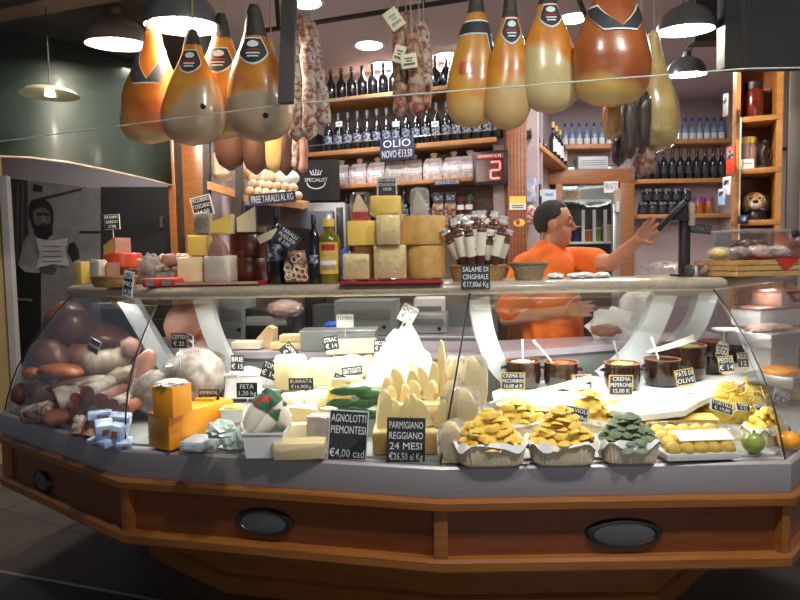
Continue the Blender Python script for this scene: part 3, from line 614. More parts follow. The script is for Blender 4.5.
def wedge(px, pyb, w, h, Y, m, lab, yaw=0, cat='cheese', name='cheese_wedge', kind='block', z=ST, d=None, rind=None, grp=None, wrapm=None, tilt=0):
    """cheese piece standing on z; pyb unused for height when z given"""
    s = S(Y); p = W(px, pyb, Y); p.z = z; ww, hh = w * s, h * s; d = d or ww * .8
    t = thing(name, lab, cat, p, yaw, grp, (0, tilt, yaw))
    mb = MB()
    if kind == 'block':
        mb.box((0, 0, hh / 2), (ww, d, hh), bev=min(ww, hh) * .06)
        if rind:
            MB().box((0, d / 2 + .002, hh / 2), (ww * 1.01, .008, hh * 1.01), bev=.002).make('rind', rind, t)
    elif kind == 'tri':     # triangular wedge lying: slice of a wheel, front face is cut, rind behind
        mb.loft([[(-ww / 2, -d / 2, 0), (ww / 2, -d / 2, 0), (ww / 2 * .9, d / 2, 0), (-ww / 2 * .9, d / 2, 0)], [(-ww / 2, -d / 2, hh * .55), (ww / 2, -d / 2, hh), (ww / 2 * .9, d / 2, hh), (-ww / 2 * .9, d / 2, hh * .55)]])
        if rind: MB().loft([[(ww / 2, -d / 2, 0), (ww / 2 + .006, -d / 2, 0), (ww / 2 * .9 + .006, d / 2, 0), (ww / 2 * .9, d / 2, 0)], [(ww / 2, -d / 2, hh), (ww / 2 + .006, -d / 2, hh), (ww / 2 * .9 + .006, d / 2, hh), (ww / 2 * .9, d / 2, hh)]]).make('rind', rind, t)
    elif kind == 'peak':    # pointed wedge standing up
        mb.loft([[(-ww / 2, -d / 2, 0), (ww / 2, -d / 2, 0), (ww / 2, d / 2, 0), (-ww / 2, d / 2, 0)], [(-ww / 2 * .8, -d / 2 * .5, hh * .55), (ww / 2 * .7, -d / 2 * .5, hh * .5), (ww / 2 * .7, d / 2 * .5, hh * .5), (-ww / 2 * .8, d / 2 * .5, hh * .55)], [(-ww * .16, -.003, hh), (-ww * .08, -.003, hh), (-ww * .08, .003, hh), (-ww * .16, .003, hh)]])
        if rind: MB().box((0, -d / 2 - .001, hh * .18), (ww * .98, .004, hh * .3), bev=.001).make('rind', rind, t)
    elif kind == 'wheel':
        mb.lathe([(ww * .47, 0), (ww * .5, hh * .08), (ww * .515, hh * .5), (ww * .5, hh * .92), (ww * .47, hh)], 48)
    elif kind == 'half':    # half wheel: flat cut face to the back, round rind in front
        n = 24; pr = [(ww / 2 * math.cos(PI + PI * k / n), d * math.sin(PI + PI * k / n)) for k in range(n + 1)]
        mb.loft([[(x * q, y * q, z_) for x, y in pr] for q, z_ in ((.97, 0), (1, hh * .06), (1.015, hh * .5), (1, hh * .94), (.97, hh))])
        MB().box((0, .002, hh / 2), (ww * .97, .004, hh * .97)).make('cut_face', 'parm', t)
    mb.make('cheese', m, t, None, 30)
    if wrapm: MB().blob((0, 0, hh * .5), (ww * .58, d * .62, hh * .56), amp=.12, fr=5, seed=px, sq=.45).make('wrap', wrapm, t, None, 25)
    return t
YA = math.atan2((T2 - T1).y, (T2 - T1).x); YL = math.atan2((T1 - T0).y, (T1 - T0).x); YR = math.atan2((T3 - T2).y, (T3 - T2).x)
def basket(px, w, h, Y, lab, yaw=0, z=ST, dp=.6, m='wicker', name='wicker_basket', flare=1.15):
    s = S(Y); p = W(px, 280, Y); p.z = z; a = w * s / 2; hh = h * s; t = thing(name, lab, 'basket', p, yaw)
    n = 48
    def ring(k, zz, wob=0): return [(a * k * math.cos(2 * PI * j / n) * (1 + wob * (j % 2)), a * dp * k * math.sin(2 * PI * j / n) * (1 + wob * (j % 2)), zz) for j in range(n)]
    MB().loft([ring(1 / flare, 0), ring(1 / flare + .03, hh * .15, .03), ring(1 / flare + .07, hh * .5, .03), ring(.99, hh * .93, .03), ring(1, hh), ring(.94, hh), ring(1 / flare - .02, .008)]).make('basket_body', m, t, None, 60)
    MB().tube([Vector(q) for q in ring(.985, hh)] + [Vector(ring(.985, hh)[0])], .006, 6).make('rim', m, t, None, 60)
    return t
# --- left end
yl = 2.62
basket(114, 58, 10, 2.56, 'flat oval wicker basket of cheese pieces at the angled end of the counter top', YL, dp=.62)
b0 = ST + .012
wedge(84, 280, 15, 22, 2.66, 'ycheese', 'yellow cheese piece at the very tip of the flat basket', YL, z=b0, rind='cream')
wedge(99, 276, 13, 23, 2.60, 'whitech', 'white cheese block standing in the flat wicker basket', YL + .25, z=b0, wrapm='wrap')
wedge(112, 276, 15, 21, 2.62, 'ycheese', 'yellow cheese wedge behind the white block in the flat basket', YL - .3, z=b0, kind='tri', rind='meatp')
wedge(128, 276, 37, 16, 2.86, 'darkrind', 'dark red cheese wheel under the bright orange red one', YL, kind='wheel', z=ST, name='round_cheese'); z1 = ST + 16 * S(2.86)
wedge(123, 262, 36, 15, 2.86, 'redwax', 'bright orange red waxed cheese wheel on the dark red one', YL, kind='wheel', z=z1, name='round_cheese'); z2 = z1 + 15 * S(2.86)
wedge(117, 246, 21, 15, 2.84, 'ycheese', 'yellow wedge with pink rind on top of the orange red wheel', YL, kind='tri', z=z2, rind='meatp')
sign(112, 222, 18, 15, 3.0, ['PECORINO', 'SARDO', '17,00'], 'black price card behind the orange red cheese wheel', -.03, YL * .4, stake=24)
sign(128, 284, 13, 26, 2.42, ['PECOR', 'INO', '14,50'], 'narrow tilted price card hanging in front of the counter edge, by the flat basket', .18, YL * .6, edgew=.16)
def bagof(px, py, w, h, Y, m, lab, name='plastic_bag', cat='bag', amp=.3, z=None, d=None, wrapm='foggy', inner=True, yaw=0):
    s = S(Y); p = W(px, py, Y)
    if z is not None: p.z = z + h * s * .5
    t = thing(name, lab, cat, p, yaw); d = d or w * s * .4
    if inner: MB().blob((0, 0, 0), (w * s * .44, d * .85, h * s * .42), amp=amp, seed=px % 17, sq=.75).make('contents', m, t, None, 60)
    MB().blob((0, 0, 0), (w * s * .5, d, h * s * .5), amp=amp * 1.2, fr=5, seed=px % 13 + 5, sq=.8).make('bag', wrapm, t, None, 15)
    return t
bagof(150, 258, 26, 30, 2.7, 'mould', 'crumpled clear bag of pale sausage beside the red waxed wheels', z=ST, yaw=YL)
for px, lab in ((156, 'red packet with a grey label lying under the crumpled bag'), (172, 'second red packet lying under the tan meat pack')):
    p = W(px, 283, 2.46); p.z = ST; t = thing('red_packet', lab, 'packet', p, YA); s = S(2.46)
    MB().box((0, 0, .018), (20 * s, .1, .036), bev=.012).make('pouch', 'red', t); MB().box((-.003, -.051, .018), (9 * s, .002, .022)).make('label', 'grey', t)
p = W(175, 268, 2.62); p.z = ST
t = thing('meat_pack', 'tan vacuum pack of sliced meat rolls below the pink speck pieces', 'packet', p, YA); s = S(2.62)
MB().box((0, 0, .03), (32 * s, .1, .06), bev=.015).make('tray', 'mould', t)
for k in range(4): MB().capsule((-.055 + .035 * k, -.04, .068), (-.045 + .035 * k, .05, .07), .014, .014).make('roll', 'fat', t)
for px, w, lab in ((170, 18, 'pink speck piece with a white fat end on the tan pack'), (185, 15, 'pink speck piece beside the yellow cheese on the tan pack')):
    p = W(px, 243, 2.6); p.z = ST + .082 + .025; t = thing('speck_piece', lab, 'cured meat', p, YA); s = S(2.6)
    MB().blob((0, 0, 0), (w * s * .5, .04, .027), amp=.15, seed=px, sq=.8).make('meat', 'meatp', t); MB().blob((-w * s * .45, 0, .008), (.012, .03, .02), sub=2).make('fat_cap', 'whitech', t)
# --- cheese pile
yc = 2.55
p = W(224, 284, 2.5); p.z = ST; t = thing('serving_tray', 'dark red tray under the pile of cheese wedges', 'tray', p, YA); s = S(2.5)
MB().prism([(-42 * s, -.09), (42 * s, -.09), (46 * s, .1), (-46 * s, .1)], .014).make('tray_body', 'redcloth', t)
MB().box((0, -.092, .012), (80 * s, .006, .01)).make('lip', 'fat', t)
c0 = ST + .0145
wedge(193, 283, 25, 25, 2.52, 'pale', 'pale yellow cheese block at the bottom of the pile, by the meat pack', YA + .1, z=c0, rind='rind', d=.08)
wedge(221, 281, 26, 26, 2.5, 'whitech', 'white wrapped cheese block at the bottom of the pile', YA - .1, z=c0, rind='pale', wrapm='wrap', d=.08)
wedge(249, 282, 37, 23, 2.62, 'darkrind', 'lower dark red cheese wheel beside the wine bottle', 0, kind='wheel', z=c0, name='round_cheese'); w1 = c0 + 23 * S(2.62) + .0005
wedge(250, 257, 38, 24, 2.62, 'darkrind', 'upper dark red cheese wheel with a small wedge on top', 0, kind='wheel', z=w1, name='round_cheese'); w2 = w1 + 24 * S(2.62) + .0005
c1 = c0 + 26.3 * S(2.52)
wedge(202, 257, 24, 20, 2.52, 'ycheese', 'yellow cheese block on the second layer of the pile', YA + .15, z=c1, rind='rind', d=.07)
wedge(219, 256, 17, 21, 2.49, 'meatp', 'wrapped pointed wedge with pink rind on the second layer', YA - .2, kind='peak', z=c1, wrapm='wrap', d=.06)
c2 = c1 + 21.5 * S(2.52)
wedge(204, 236, 15, 20, 2.52, 'mould', 'small wrapped mottled cheese at the top of the pile', YA, z=c2, wrapm='wrap', d=.05)
wedge(222, 234, 22, 19, 2.53, 'ycheese', 'bright yellow cheese wedge at the top of the pile', YA + .1, kind='tri', z=c2, rind='cream', d=.06)
wedge(246, 232, 18, 25, 2.56, 'pale', 'pale cheese wedge with dark red rind on the upper dark wheel', .3, kind='tri', z=w2, rind='darkrind', d=.07)
wedge(261, 232, 10, 5, 2.58, 'meatp', 'small pink slice lying on the upper dark wheel', .1, z=w2, name='cheese_slice')
sign(202, 206, 21, 20, 2.75, ['PECORINO', 'TOSCANO', '14,00'], 'tilted price card above the wrapped cheese by the wooden post', -.22, YA, stake=28, edgew=.1)
# --- bottles
def bottle(name, px, w, h, Y, lab, m, prof, cap=None, grp=None, lbl=None, z=ST, neck=None):
    s = S(Y); p = W(px, 285, Y); p.z = z; r = w * s / 2; H = h * s; t = thing(name, lab, 'bottle', p, 0, grp)
    MB().lathe([(a * r, b * H) for a, b in prof], 28).make('bottle_body', m, t, None, 50)
    if cap: c, a, z0, z1 = cap; MB().lathe([(a * r, z0 * H), (a * r, z1 * H * .995), (a * r * .9, z1 * H)], 20).make('cap', c, t)
    if lbl:
        for (lm, z0, z1, ang) in lbl:
            n = 12; vs = []; 
            MB().loft([[(r * 1.01 * math.sin(q * ang / n), -r * 1.01 * math.cos(q * ang / n), zz) for q in range(-n, n + 1)] for zz in (z0 * H, z1 * H)], closed=False).make('label', lm, t, None, 60)
    return t
P1 = [(.9, 0), (1, .02), (1, .56), (.9, .64), (.45, .74), (.32, .8), (.32, .96), (.3, .98)]
P2 = [(.9, 0), (1, .02), (1, .62), (.75, .72), (.35, .82), (.35, .98), (.1, .985)]
PO = [(.9, 0), (1, .02), (.98, .3), (1, .62), (.9, .72), (.5, .8), (.42, .84), (.42, .88)]
bottle('wine_bottle', 278, 21, 77, 2.5, 'dark bottle with a grey neck band beside the dark red wheels', 'bottle', P1, ('black', .38, .86, 1), lbl=[('label', .3, .52, 1.1)])
t = bottle('sauce_bottle', 315, 13, 69, 2.46, 'slim black bottle between the snack bag and the olive oil', 'bottle', P2, ('black', .4, .86, 1), lbl=[('label', .3, .42, .7)])
t = bottle('oil_bottle', 330, 23, 65, 2.48, 'green gold olive oil bottle with yellow cap and printed label', 'oil', PO, ('ycheese', .5, .87, .99))
s = S(2.48); r = 11.5 * s
for z0, z1, m, a in ((10, 41, 'cream', .95), (33, 39, 'red', .6), (14, 18, 'meatp', .6), (19, 23, 'paper', .75), (27, 30, 'rind', .7)):
    k = 1.015 + (.012 if m != 'cream' else 0); n = 10
    MB().loft([[(r * k * math.sin(q * a / n), -r * k * math.cos(q * a / n), zz * s) for q in range(-n, n + 1)] for zz in (z0, z1)], closed=False).make('label', m if m != 'cream' else mat('yellow_label', (.7, .5, .1), (.62, .42, .08), 20, .5), t, None, 60)
p = W(298, 284, 2.46); p.z = ST; s = S(2.46)
t = thing('snack_bag', 'dark bag of taralli rings with a clear window between two bottles', 'bag', p, YA)
MB().loft([[(-13 * s, -.02, 0), (13 * s, -.02, 0), (13 * s, .03, 0), (-13 * s, .03, 0)], [(-13 * s, -.03, 25 * s), (13 * s, -.03, 25 * s), (13 * s, .035, 25 * s), (-13 * s, .035, 25 * s)], [(-14 * s, -.012, 48 * s), (14 * s, -.012, 48 * s), (14 * s, .015, 48 * s), (-14 * s, .015, 48 * s)], [(-15 * s, -.003, 58 * s), (13 * s, -.003, 55 * s), (13 * s, .004, 55 * s), (-15 * s, .004, 58 * s)]]).make('pouch', mat('dark_bag_film', (.035, .02, .02), (.02, .014, .014), 12, .25, coat=.5), t, None, 30)
MB().loft([[(-11 * s, -.0265, 3 * s), (11 * s, -.0265, 3 * s)], [(-11.5 * s, -.033, 20 * s), (11.5 * s, -.033, 20 * s)], [(-7 * s, -.028, 34 * s), (9 * s, -.028, 34 * s)]], closed=False).make('window', 'nuts', t)
for k in range(12):
    a = R.uniform(-9, 9) * s; z_ = R.uniform(6, 29) * s; q = [(a + 3 * s * math.cos(u * PI / 6), -.036, z_ + 3 * s * math.sin(u * PI / 6)) for u in range(13)]
    MB().tube(q, .0032, 6).make('ring', 'bread', t)
sign(287, 238, 25, 17, 2.36, ['TARALLI', 'PUGLIESI', '€ 2,50'], 'black price card tipped on the dark snack bag', .62, YA, edge=None)
t = thing('hanging_tag', 'cream folded paper tag on the neck of the dark bottle', 'tag', W(268, 236, 2.42)); MB().box((0, 0, 0), (.085, .003, .03), RY(-.42), .001).make('card', 'cream', t)
MB().tube([(.03, .0, .015), (.05, .03, .03)], .0012, 5).make('string', 'string', t)
bagof(345, 254, 14, 32, 2.75, 'blue', 'blue disposable glove peeping out between oil bottle and parmesan', name='glove', cat='glove', inner=False, wrapm='blue', z=ST)
# --- parmesan stack
p = W(392, 284, 2.44); p.z = ST; t = thing('red_cloth', 'dark red cloth spread under the parmesan stack', 'cloth', p, YA); s = S(2.44)
mb = MB(); nx = 24; vs = []; 
rows = []
for j in range(5):
    y = -.09 + .26 * j / 4; rows.append([((-50 + 100 * i / nx) * s, y, .009 + .006 * noise.noise(Vector((i * .6, j * .9, 3)))) for i in range(nx + 1)])
mb.loft(rows, closed=False); mb.loft([[(x, y, 0.0005) for x, y, z in r_] for r_ in rows], closed=False)
mb.loft([[(x, y, 0.0005) for x, y, z in rows[0]], rows[0]], closed=False); mb.make('cloth', 'redcloth', t, None, 60)
q0 = ST + .0165
wedge(357, 281, 26, 25, 2.46, 'parm', 'pale grainy parmesan piece in front at the oil bottle side of the stack', YA, z=q0, d=.06, wrapm='wrap')
wedge(366, 281, 20, 32, 2.56, 'rind', 'parmesan piece with yellow brown rind behind the small front piece', YA, z=q0, d=.07)
wedge(391, 281, 32, 33, 2.5, 'parm', 'big whitish wrapped parmesan block in the middle of the bottom row', YA, z=q0, d=.12, wrapm='wrap')
wedge(426, 281, 38, 31, 2.56, 'rind', 'half parmesan wheel at the bottom, rind out, next to the salami basket', YA, kind='half', z=q0, d=.08, name='round_cheese')
q1 = q0 + 33.2 * S(2.5)
wedge(363, 248, 28, 24, 2.52, 'ycheese', 'smooth golden parmesan block in the upper row at the oil bottle side', YA, z=q1, d=.1, rind='rind')
wedge(389, 248, 23, 29, 2.46, 'parm', 'wrapped grainy parmesan block in the middle of the upper row', YA, z=q1, d=.08, wrapm='wrap')
wedge(423, 248, 44, 28, 2.56, 'rind', 'half parmesan wheel on top, rind out, under the small bag', YA, kind='half', z=q1, d=.085, name='round_cheese')
q2 = q1 + 29 * S(2.5)
wedge(386, 216, 30, 19, 2.5, 'ycheese', 'bright yellow cheese block lying across the top of the parmesan stack', YA + .05, z=q2, d=.06, wrapm='wrap')
wedge(361, 222, 18, 27, 2.54, 'bread', 'pointed wrapped cheese wedge standing on the golden block', YA, kind='peak', z=q1 + 24.5 * S(2.52), d=.05, rind='redwax', wrapm='wrap')
wedge(420, 219, 16, 26, 2.54, 'fat', 'clear pointed bag of grated cheese on the top half wheel', YA, kind='peak', z=q1 + 28.5 * S(2.56), d=.05, wrapm='foggy', name='cheese_bag')
sign(387, 187, 20, 19, 2.62, ['PECORINO', 'STAGION', '18,00', ''], 'grey edged price card standing on top of the parmesan stack', 0, YA, edge='greyw', stake=6, edgew=.12)
# --- salami basket
basket(478, 56, 15, 2.5, 'wicker basket filled with wrapped salami sticks behind the wild boar sign', YR, dp=.55)
for i, (px, py, h, lean, Y) in enumerate([(455, 250, 34, -.5, 2.5), (461, 246, 40, -.25, 2.46), (470, 246, 40, -.12, 2.44), (481, 243, 46, .03, 2.44), (489, 252, 30, .08, 2.5), (498, 245, 42, .22, 2.45), (464, 240, 36, -.15, 2.56), (476, 238, 38, .0, 2.56), (490, 238, 38, .2, 2.56), (503, 250, 30, .3, 2.52)]):
    s = S(Y); p = W(px, py, Y); t = thing('salami_stick', 'salami stick with a white paper band and clear twisted wrap, in the wicker basket', 'salami', p, 0, 'salami sticks in the basket', (.12, lean, 0))
    H = h * s; r = 4.6 * s
    MB().lathe([(r * .5, -H * .55), (r, -H * .48), (r, H * .4), (r * .5, H * .46)], 14).make('casing', 'meatd', t)
    MB().lathe([(r * 1.08, -H * .26), (r * 1.08, H * .24)], 14, cap=False).make('paper_band', mat('pale_paper_band', (.85, .8, .66), (.78, .73, .6), 40, .8), t)
    MB().lathe([(r * 1.1, H * .3), (r * .5, H * .46), (r * 1.25, H * .56), (r * .95, H * .62), (r * 1.2, H * .7)], 7, cap=False).make('wrap', clear('white_twist_wrap', (.95, .95, .97), .18, 1.45, .45, 1.4), t, None, 10)
sign(475.5, 277, 29, 25, 2.33, ['SALAME DI', 'CINGHIALE', '€17,00al Kg'], 'black price sign SALAME DI CINGHIALE before the salami basket', 0, YR, edge=None)
basket(529, 38, 17, 2.48, 'small empty wicker basket in front of the man in orange', YR, dp=.65, flare=1.45, m=mat('grey_wicker', (.42, .32, .2), (.2, .14, .08), 70, .7, bump=.6, stretch=(1, 1, 4)))
for px, w, lab in ((555, 16, 'crumpled white paper lying on the counter top next to the small basket'), (583, 30, 'flat white paper wrapper lying on the counter top before the man'), (602, 14, 'small white paper scrap on the counter top below the reaching arm')):
    p = W(px, 279, 2.58); p.z = ST + .012; t = tag(MB().blob((0, 0, 0), (w * S(2.58) * .5, .05, .013), amp=.4, fr=4, seed=px).make('paper_wrapper', 'paper', None, Matrix.Translation(p), 20), lab, 'paper')
# --- scale display
p = W(684, 276, 2.62); p.z = ST; s = S(2.62); t = thing('scale_display', 'black scale pole with a tilted touch screen on the counter top', 'scale', p, 0)
MB().box((0, 0, .006), (.09, .08, .012), bev=.003).make('base_plate', 'black', t)
MB().box((0, 0, 36 * s), (9 * s, .035, 72 * s), bev=.004).make('pole', 'black', t)
a = Vector((-26 * s, -.01, 46 * s)); b = Vector((-2 * s, -.01, 73 * s)); dd = b - a; ang = math.atan2(dd.z, dd.x)
MB().box((0, 0, 0), (dd.length, .13, 5 * s), Matrix.Translation((a + b) / 2) @ RZ(-.42) @ RY(-ang), .004).make('screen', 'black', t)
MB().loft([[(-18 * s, -.05, 55 * s), (-4 * s, -.05, 70 * s), (-1 * s, -.05, 55 * s)], [(-18 * s, .05, 55 * s), (-4 * s, .05, 70 * s), (-1 * s, .05, 55 * s)]]).make('bracket', 'black', t)
MB().lathe([(3.4 * s, 0), (3.4 * s, 22 * s)], 18, TR(3.5 * s, -.03, 50 * s)).make('customer_display', 'fat', t, None, 40, 'beige tube beside the pole')
sign(700, 229, 22, 9, 2.64, ['RISERVATO'], 'small black sign plate fixed beside the scale pole', .12, 0, edge=None, ink='grey')
bagof(663, 264, 38, 26, 2.9, 'white', 'big translucent plastic bag behind the scale pole', inner=False, z=ST - .06, d=.09)
for i, (px, w, h, m, lab) in enumerate([(690, 9, 13, 'slate', 'small dark packet beside the scale pole foot'), (697, 9, 10, 'paper', 'white packet beside the scale pole'), (703, 10, 15, 'nuts', 'brown mottled packet next to the wooden crate'), (709, 9, 11, 'label', 'silver packet at the corner of the wooden crate')]):
    bagof(px, 266, w, h, 2.52 + .02 * (i % 2), m, lab, z=ST, wrapm='wrap', name='snack_packet', cat='packet')
# --- wooden crate
p = W(747, 272, 2.52); p.z = ST; s = S(2.52); ycr = .25; t = thing('wooden_crate', 'low wooden crate lined with red cloth, stacked with packets', 'crate', p, ycr)
wd_ = 74 * s
for z0 in (.004, .026, .048):
    MB().box((0, -.12, z0 + .009), (wd_, .008, .018)).make('slat', 'crate', t); MB().box((0, .12, z0 + .009), (wd_, .008, .018)).make('slat', 'crate', t)
    for sx in (-1, 1): MB().box((sx * wd_ / 2, 0, z0 + .009), (.008, .24, .018)).make('slat', 'crate', t)
MB().box((0, 0, .006), (wd_, .24, .006)).make('bottom', 'crate', t)
for sx in (-1, 1):
    for sy in (-1, 1): MB().box((sx * (wd_ / 2 - .012), sy * .11, .034), (.02, .016, .066)).make('corner_post', 'crate', t)
CRM = Matrix.Translation(p) @ RZ(ycr)
t = thing('red_cloth', 'bright red cloth hanging over the front of the wooden crate', 'cloth', CRM @ Vector((.03, 0, 0)), ycr)
MB().loft([[(-.11, -.125, .072), (.1, -.125, .072), (.1, .09, .062), (-.11, .09, .062)], [(-.11, -.127, .075), (.1, -.127, .075), (.1, .09, .066), (-.11, .09, .066)]]).make('liner', 'red', t)
MB().loft([[(-.02, -.128, .072), (.1, -.128, .072), (.04, -.13, .03), (.02, -.13, .03)], [(-.02, -.126, .072), (.1, -.126, .072), (.04, -.128, .03), (.02, -.128, .03)]]).make('corner', 'red', t)
for i, (x, y, w, h, m, lab) in enumerate([(-.09, -.06, .09, .05, 'meatd', 'clear pack of dark slices lying first in the crate'), (-.01, -.07, .1, .055, 'meatp', 'clear pack of pinkish slices in the middle of the crate'), (.08, -.07, .07, .055, 'mould', 'twisted clear wrapped sausage in the crate near its far corner'), (-.09, .05, .08, .05, 'ycheese', 'yellow pack tucked behind the dark slices in the crate')]):
    q = CRM @ Vector((x, y, .068 + h / 2)); t = thing('meat_packet', lab, 'packet', q, ycr)
    MB().blob((0, 0, 0), (w * .5, .035, h * .4), amp=.2, seed=i + 4).make('slices', m, t); MB().blob((0, 0, 0), (w * .58, .042, h * .5), amp=.35, fr=6, seed=i + 40).make('wrap', 'foggy', t, None, 15)
q = W(750, 240, 2.78); q.z = ST; t = thing('acrylic_box', 'clear acrylic display box of brown truffle pieces behind the crate', 'box', q, ycr); s = S(2.78)
MB().box((0, 0, 21 * s), (50 * s, .2, 42 * s), bev=.006).make('cover', 'acrylic', t)
MB().box((0, 0, 42.5 * s), (52 * s, .21, .012), bev=.004).make('lid', 'foggy', t)
for k in range(24): MB().blob((R.uniform(-19, 19) * s, R.uniform(-.075, .02), (9 + 9 * (k % 3)) * s + .01), (.03, .026, .022), amp=.3, seed=k, sub=2).make('truffle', 'meatd', t)
# strip ticket holder at far end
t = thing('ticket_strip', 'grey bent paper strip rising at the far end of the counter top', 'strip', W(786, 266, 2.7))
MB().loft([[W(x, y, Y) - t.location + Vector((0, 0, 0)) for x, y, Y in r_] for r_ in ([(777, 255, 2.75), (788, 253, 2.75), (789, 254, 2.77), (778, 256, 2.77)], [(784, 262, 2.7), (795, 261, 2.7), (796, 262, 2.72), (785, 263, 2.72)], [(790, 276, 2.66), (801, 275, 2.66), (802, 275, 2.68), (791, 276, 2.68)])]).make('strip', 'label', t)
# ================================================================= shelving at the back
def frame(M):
    Mi = M.inverted(); e = Mi @ EYE
    def at(px, py, y):
        d = (Mi.to_3x3() @ ray(px, py)); k = (y - e.y) / d.y; p = e + d * k; return p
    return at
sf = frame(SM)
unit = thing('bottle_shelving', 'angled wooden wall shelving full of dark oil bottles, bags and jars', 'shelving', SL, syaw)
SHZ = [(2.715, .03), (2.315, .035), (2.045, .03), (1.725, .03)]
for z, h in SHZ: MB().box((SLEN / 2, .15, z - h / 2), (SLEN, .3, h), bev=.003).make('shelf', 'shelfwood', unit)
MB().box((-.02, .13, 1.25), (.03, .34, 2.5)).make('side_panel', mat('dark_side', (.035, .03, .03), (.028, .024, .024), 6, .6), unit)
MB().box((SLEN / 2, .305, 1.9), (SLEN, .01, 1.9)).make('back_panel', mat('shelf_back_board', (.27, .2, .17), (.23, .165, .14), 3, .7), unit)
MB().box((SLEN / 2, .16, .55), (SLEN, .3, 1.1)).make('base_cabinet', 'greygreen', unit)
for z in (2.345,):
    MB().tube([(.02, .0, z + .02), (SLEN - .03, .0, z + .02), (SLEN - .03, .2, z + .02)], .004, 6).make('guard_rail', 'steel', unit, label='thin metal guard rail')
# upper row: dark bottles lying in shade under the ceiling
BP = [(.9, 0), (1, .03), (1, .5), (.85, .58), (.4, .68), (.3, .74), (.3, .92), (.36, .93), (.36, 1)]
def mkbottle(name, lab, cat, grp, r, h, body, cap, lab_m, loc, yaw, lz=(.2, .42), neck=None):
    t = thing(name, lab, cat, loc, yaw, grp)
    MB().lathe([(a * r, b * h) for a, b in BP[:-3]] + [(.3 * r, .9 * h)], 16).make('bottle_body', body, t)
    MB().lathe([(.38 * r, .84 * h), (.38 * r, h)], 12).make('cap', cap, t)
    if lab_m:
        MB().loft([[(r * 1.02 * math.sin(a), -r * 1.02 * math.cos(a), z) for a in [k * .16 - 1.28 for k in range(17)]] for z in (lz[0] * h, lz[1] * h)], closed=False).make('label', lab_m, t, None, 60)
    return t
first = None
for i in range(18):
    px = 329 + 9.55 * i + .024 * i * i; p = sf(px, 150, .08); loc = SM @ Vector((p.x, .08, 2.3155))
    lab = 'tall dark oil bottle with a silver label in the long row on the wall shelf'
    if i == 0: first = mkbottle('oil_bottle', lab, 'bottle', 'oil bottles on the wall shelf', .036, .30, 'bottle', mat('grey_capsule', (.12, .14, .15), (.09, .1, .11), 20, .4), 'label', loc, syaw)
    else: dup(first, loc, syaw + R.uniform(-.3, .3))
for px in (339, 396, 435):
    p = sf(px, 124, .03); s = .0075; t = thing('price_card', {339: 'small white card on the second oil bottle of the row', 396: 'small white card in front of the bottle above the new oil sign', 435: 'small white card on a bottle beside the slender ham'}[px], 'card', SM @ p, syaw)
    MB().box((0, 0, 0), (.055, .003, .04)).make('card', 'paper', t); MB().box((0, -.002, 0), (.035, .001, .006)).make('printed_line', 'navy', t); MB().box((0, .003, -.05), (.003, .003, .1)).make('stem', 'greyw', t)
first = None
for i in range(16):
    px = 331 + 10.5 * i
    p = sf(px, 90, .1); loc = SM @ Vector((p.x, .1, 2.7155))
    if i == 0: first = mkbottle('wine_bottle', 'dark bottle standing in the top row just under the ceiling', 'bottle', 'bottles on the top shelf', .04, .25, 'bottle', 'label', None, loc, 0)
    else: dup(first, loc, 0)
# bags of pasta
first = None
for i, px in enumerate([342, 360, 378, 396, 414, 434, 454, 470]):
    p = sf(px, 172, .1); loc = SM @ Vector((p.x, .1, 2.0455))
    if i == 0:
        t = thing('pasta_bag', 'clear white printed bag of pasta on the shelf under the oil bottles', 'bag', loc, syaw, 'pasta bags on the wall shelf')
        MB().loft([[(-.07, -.05, 0), (.07, -.05, 0), (.07, .05, 0), (-.07, .05, 0)], [(-.075, -.06, .06), (.075, -.06, .06), (.075, .06, .06), (-.075, .06, .06)], [(-.07, -.04, .13), (.07, -.04, .13), (.07, .04, .13), (-.07, .04, .13)], [(-.06, -.006, .165), (.06, -.006, .165), (.06, .006, .165), (-.06, .006, .165)]]).make('pouch', 'bagw', t, None, 25)
        MB().box((0, -.056, .07), (.09, .006, .05), bev=.002).make('label', 'paper', t); MB().lathe([(.012, .16), (.03, .2), (.02, .205)], 8, sy=.4).make('tuft', 'fat', t)
        first = t
    else: dup(first, loc, syaw + R.uniform(-.12, .12))
def on(px, py, y, z): return SM @ Vector((sf(px, py, y).x, y, z))
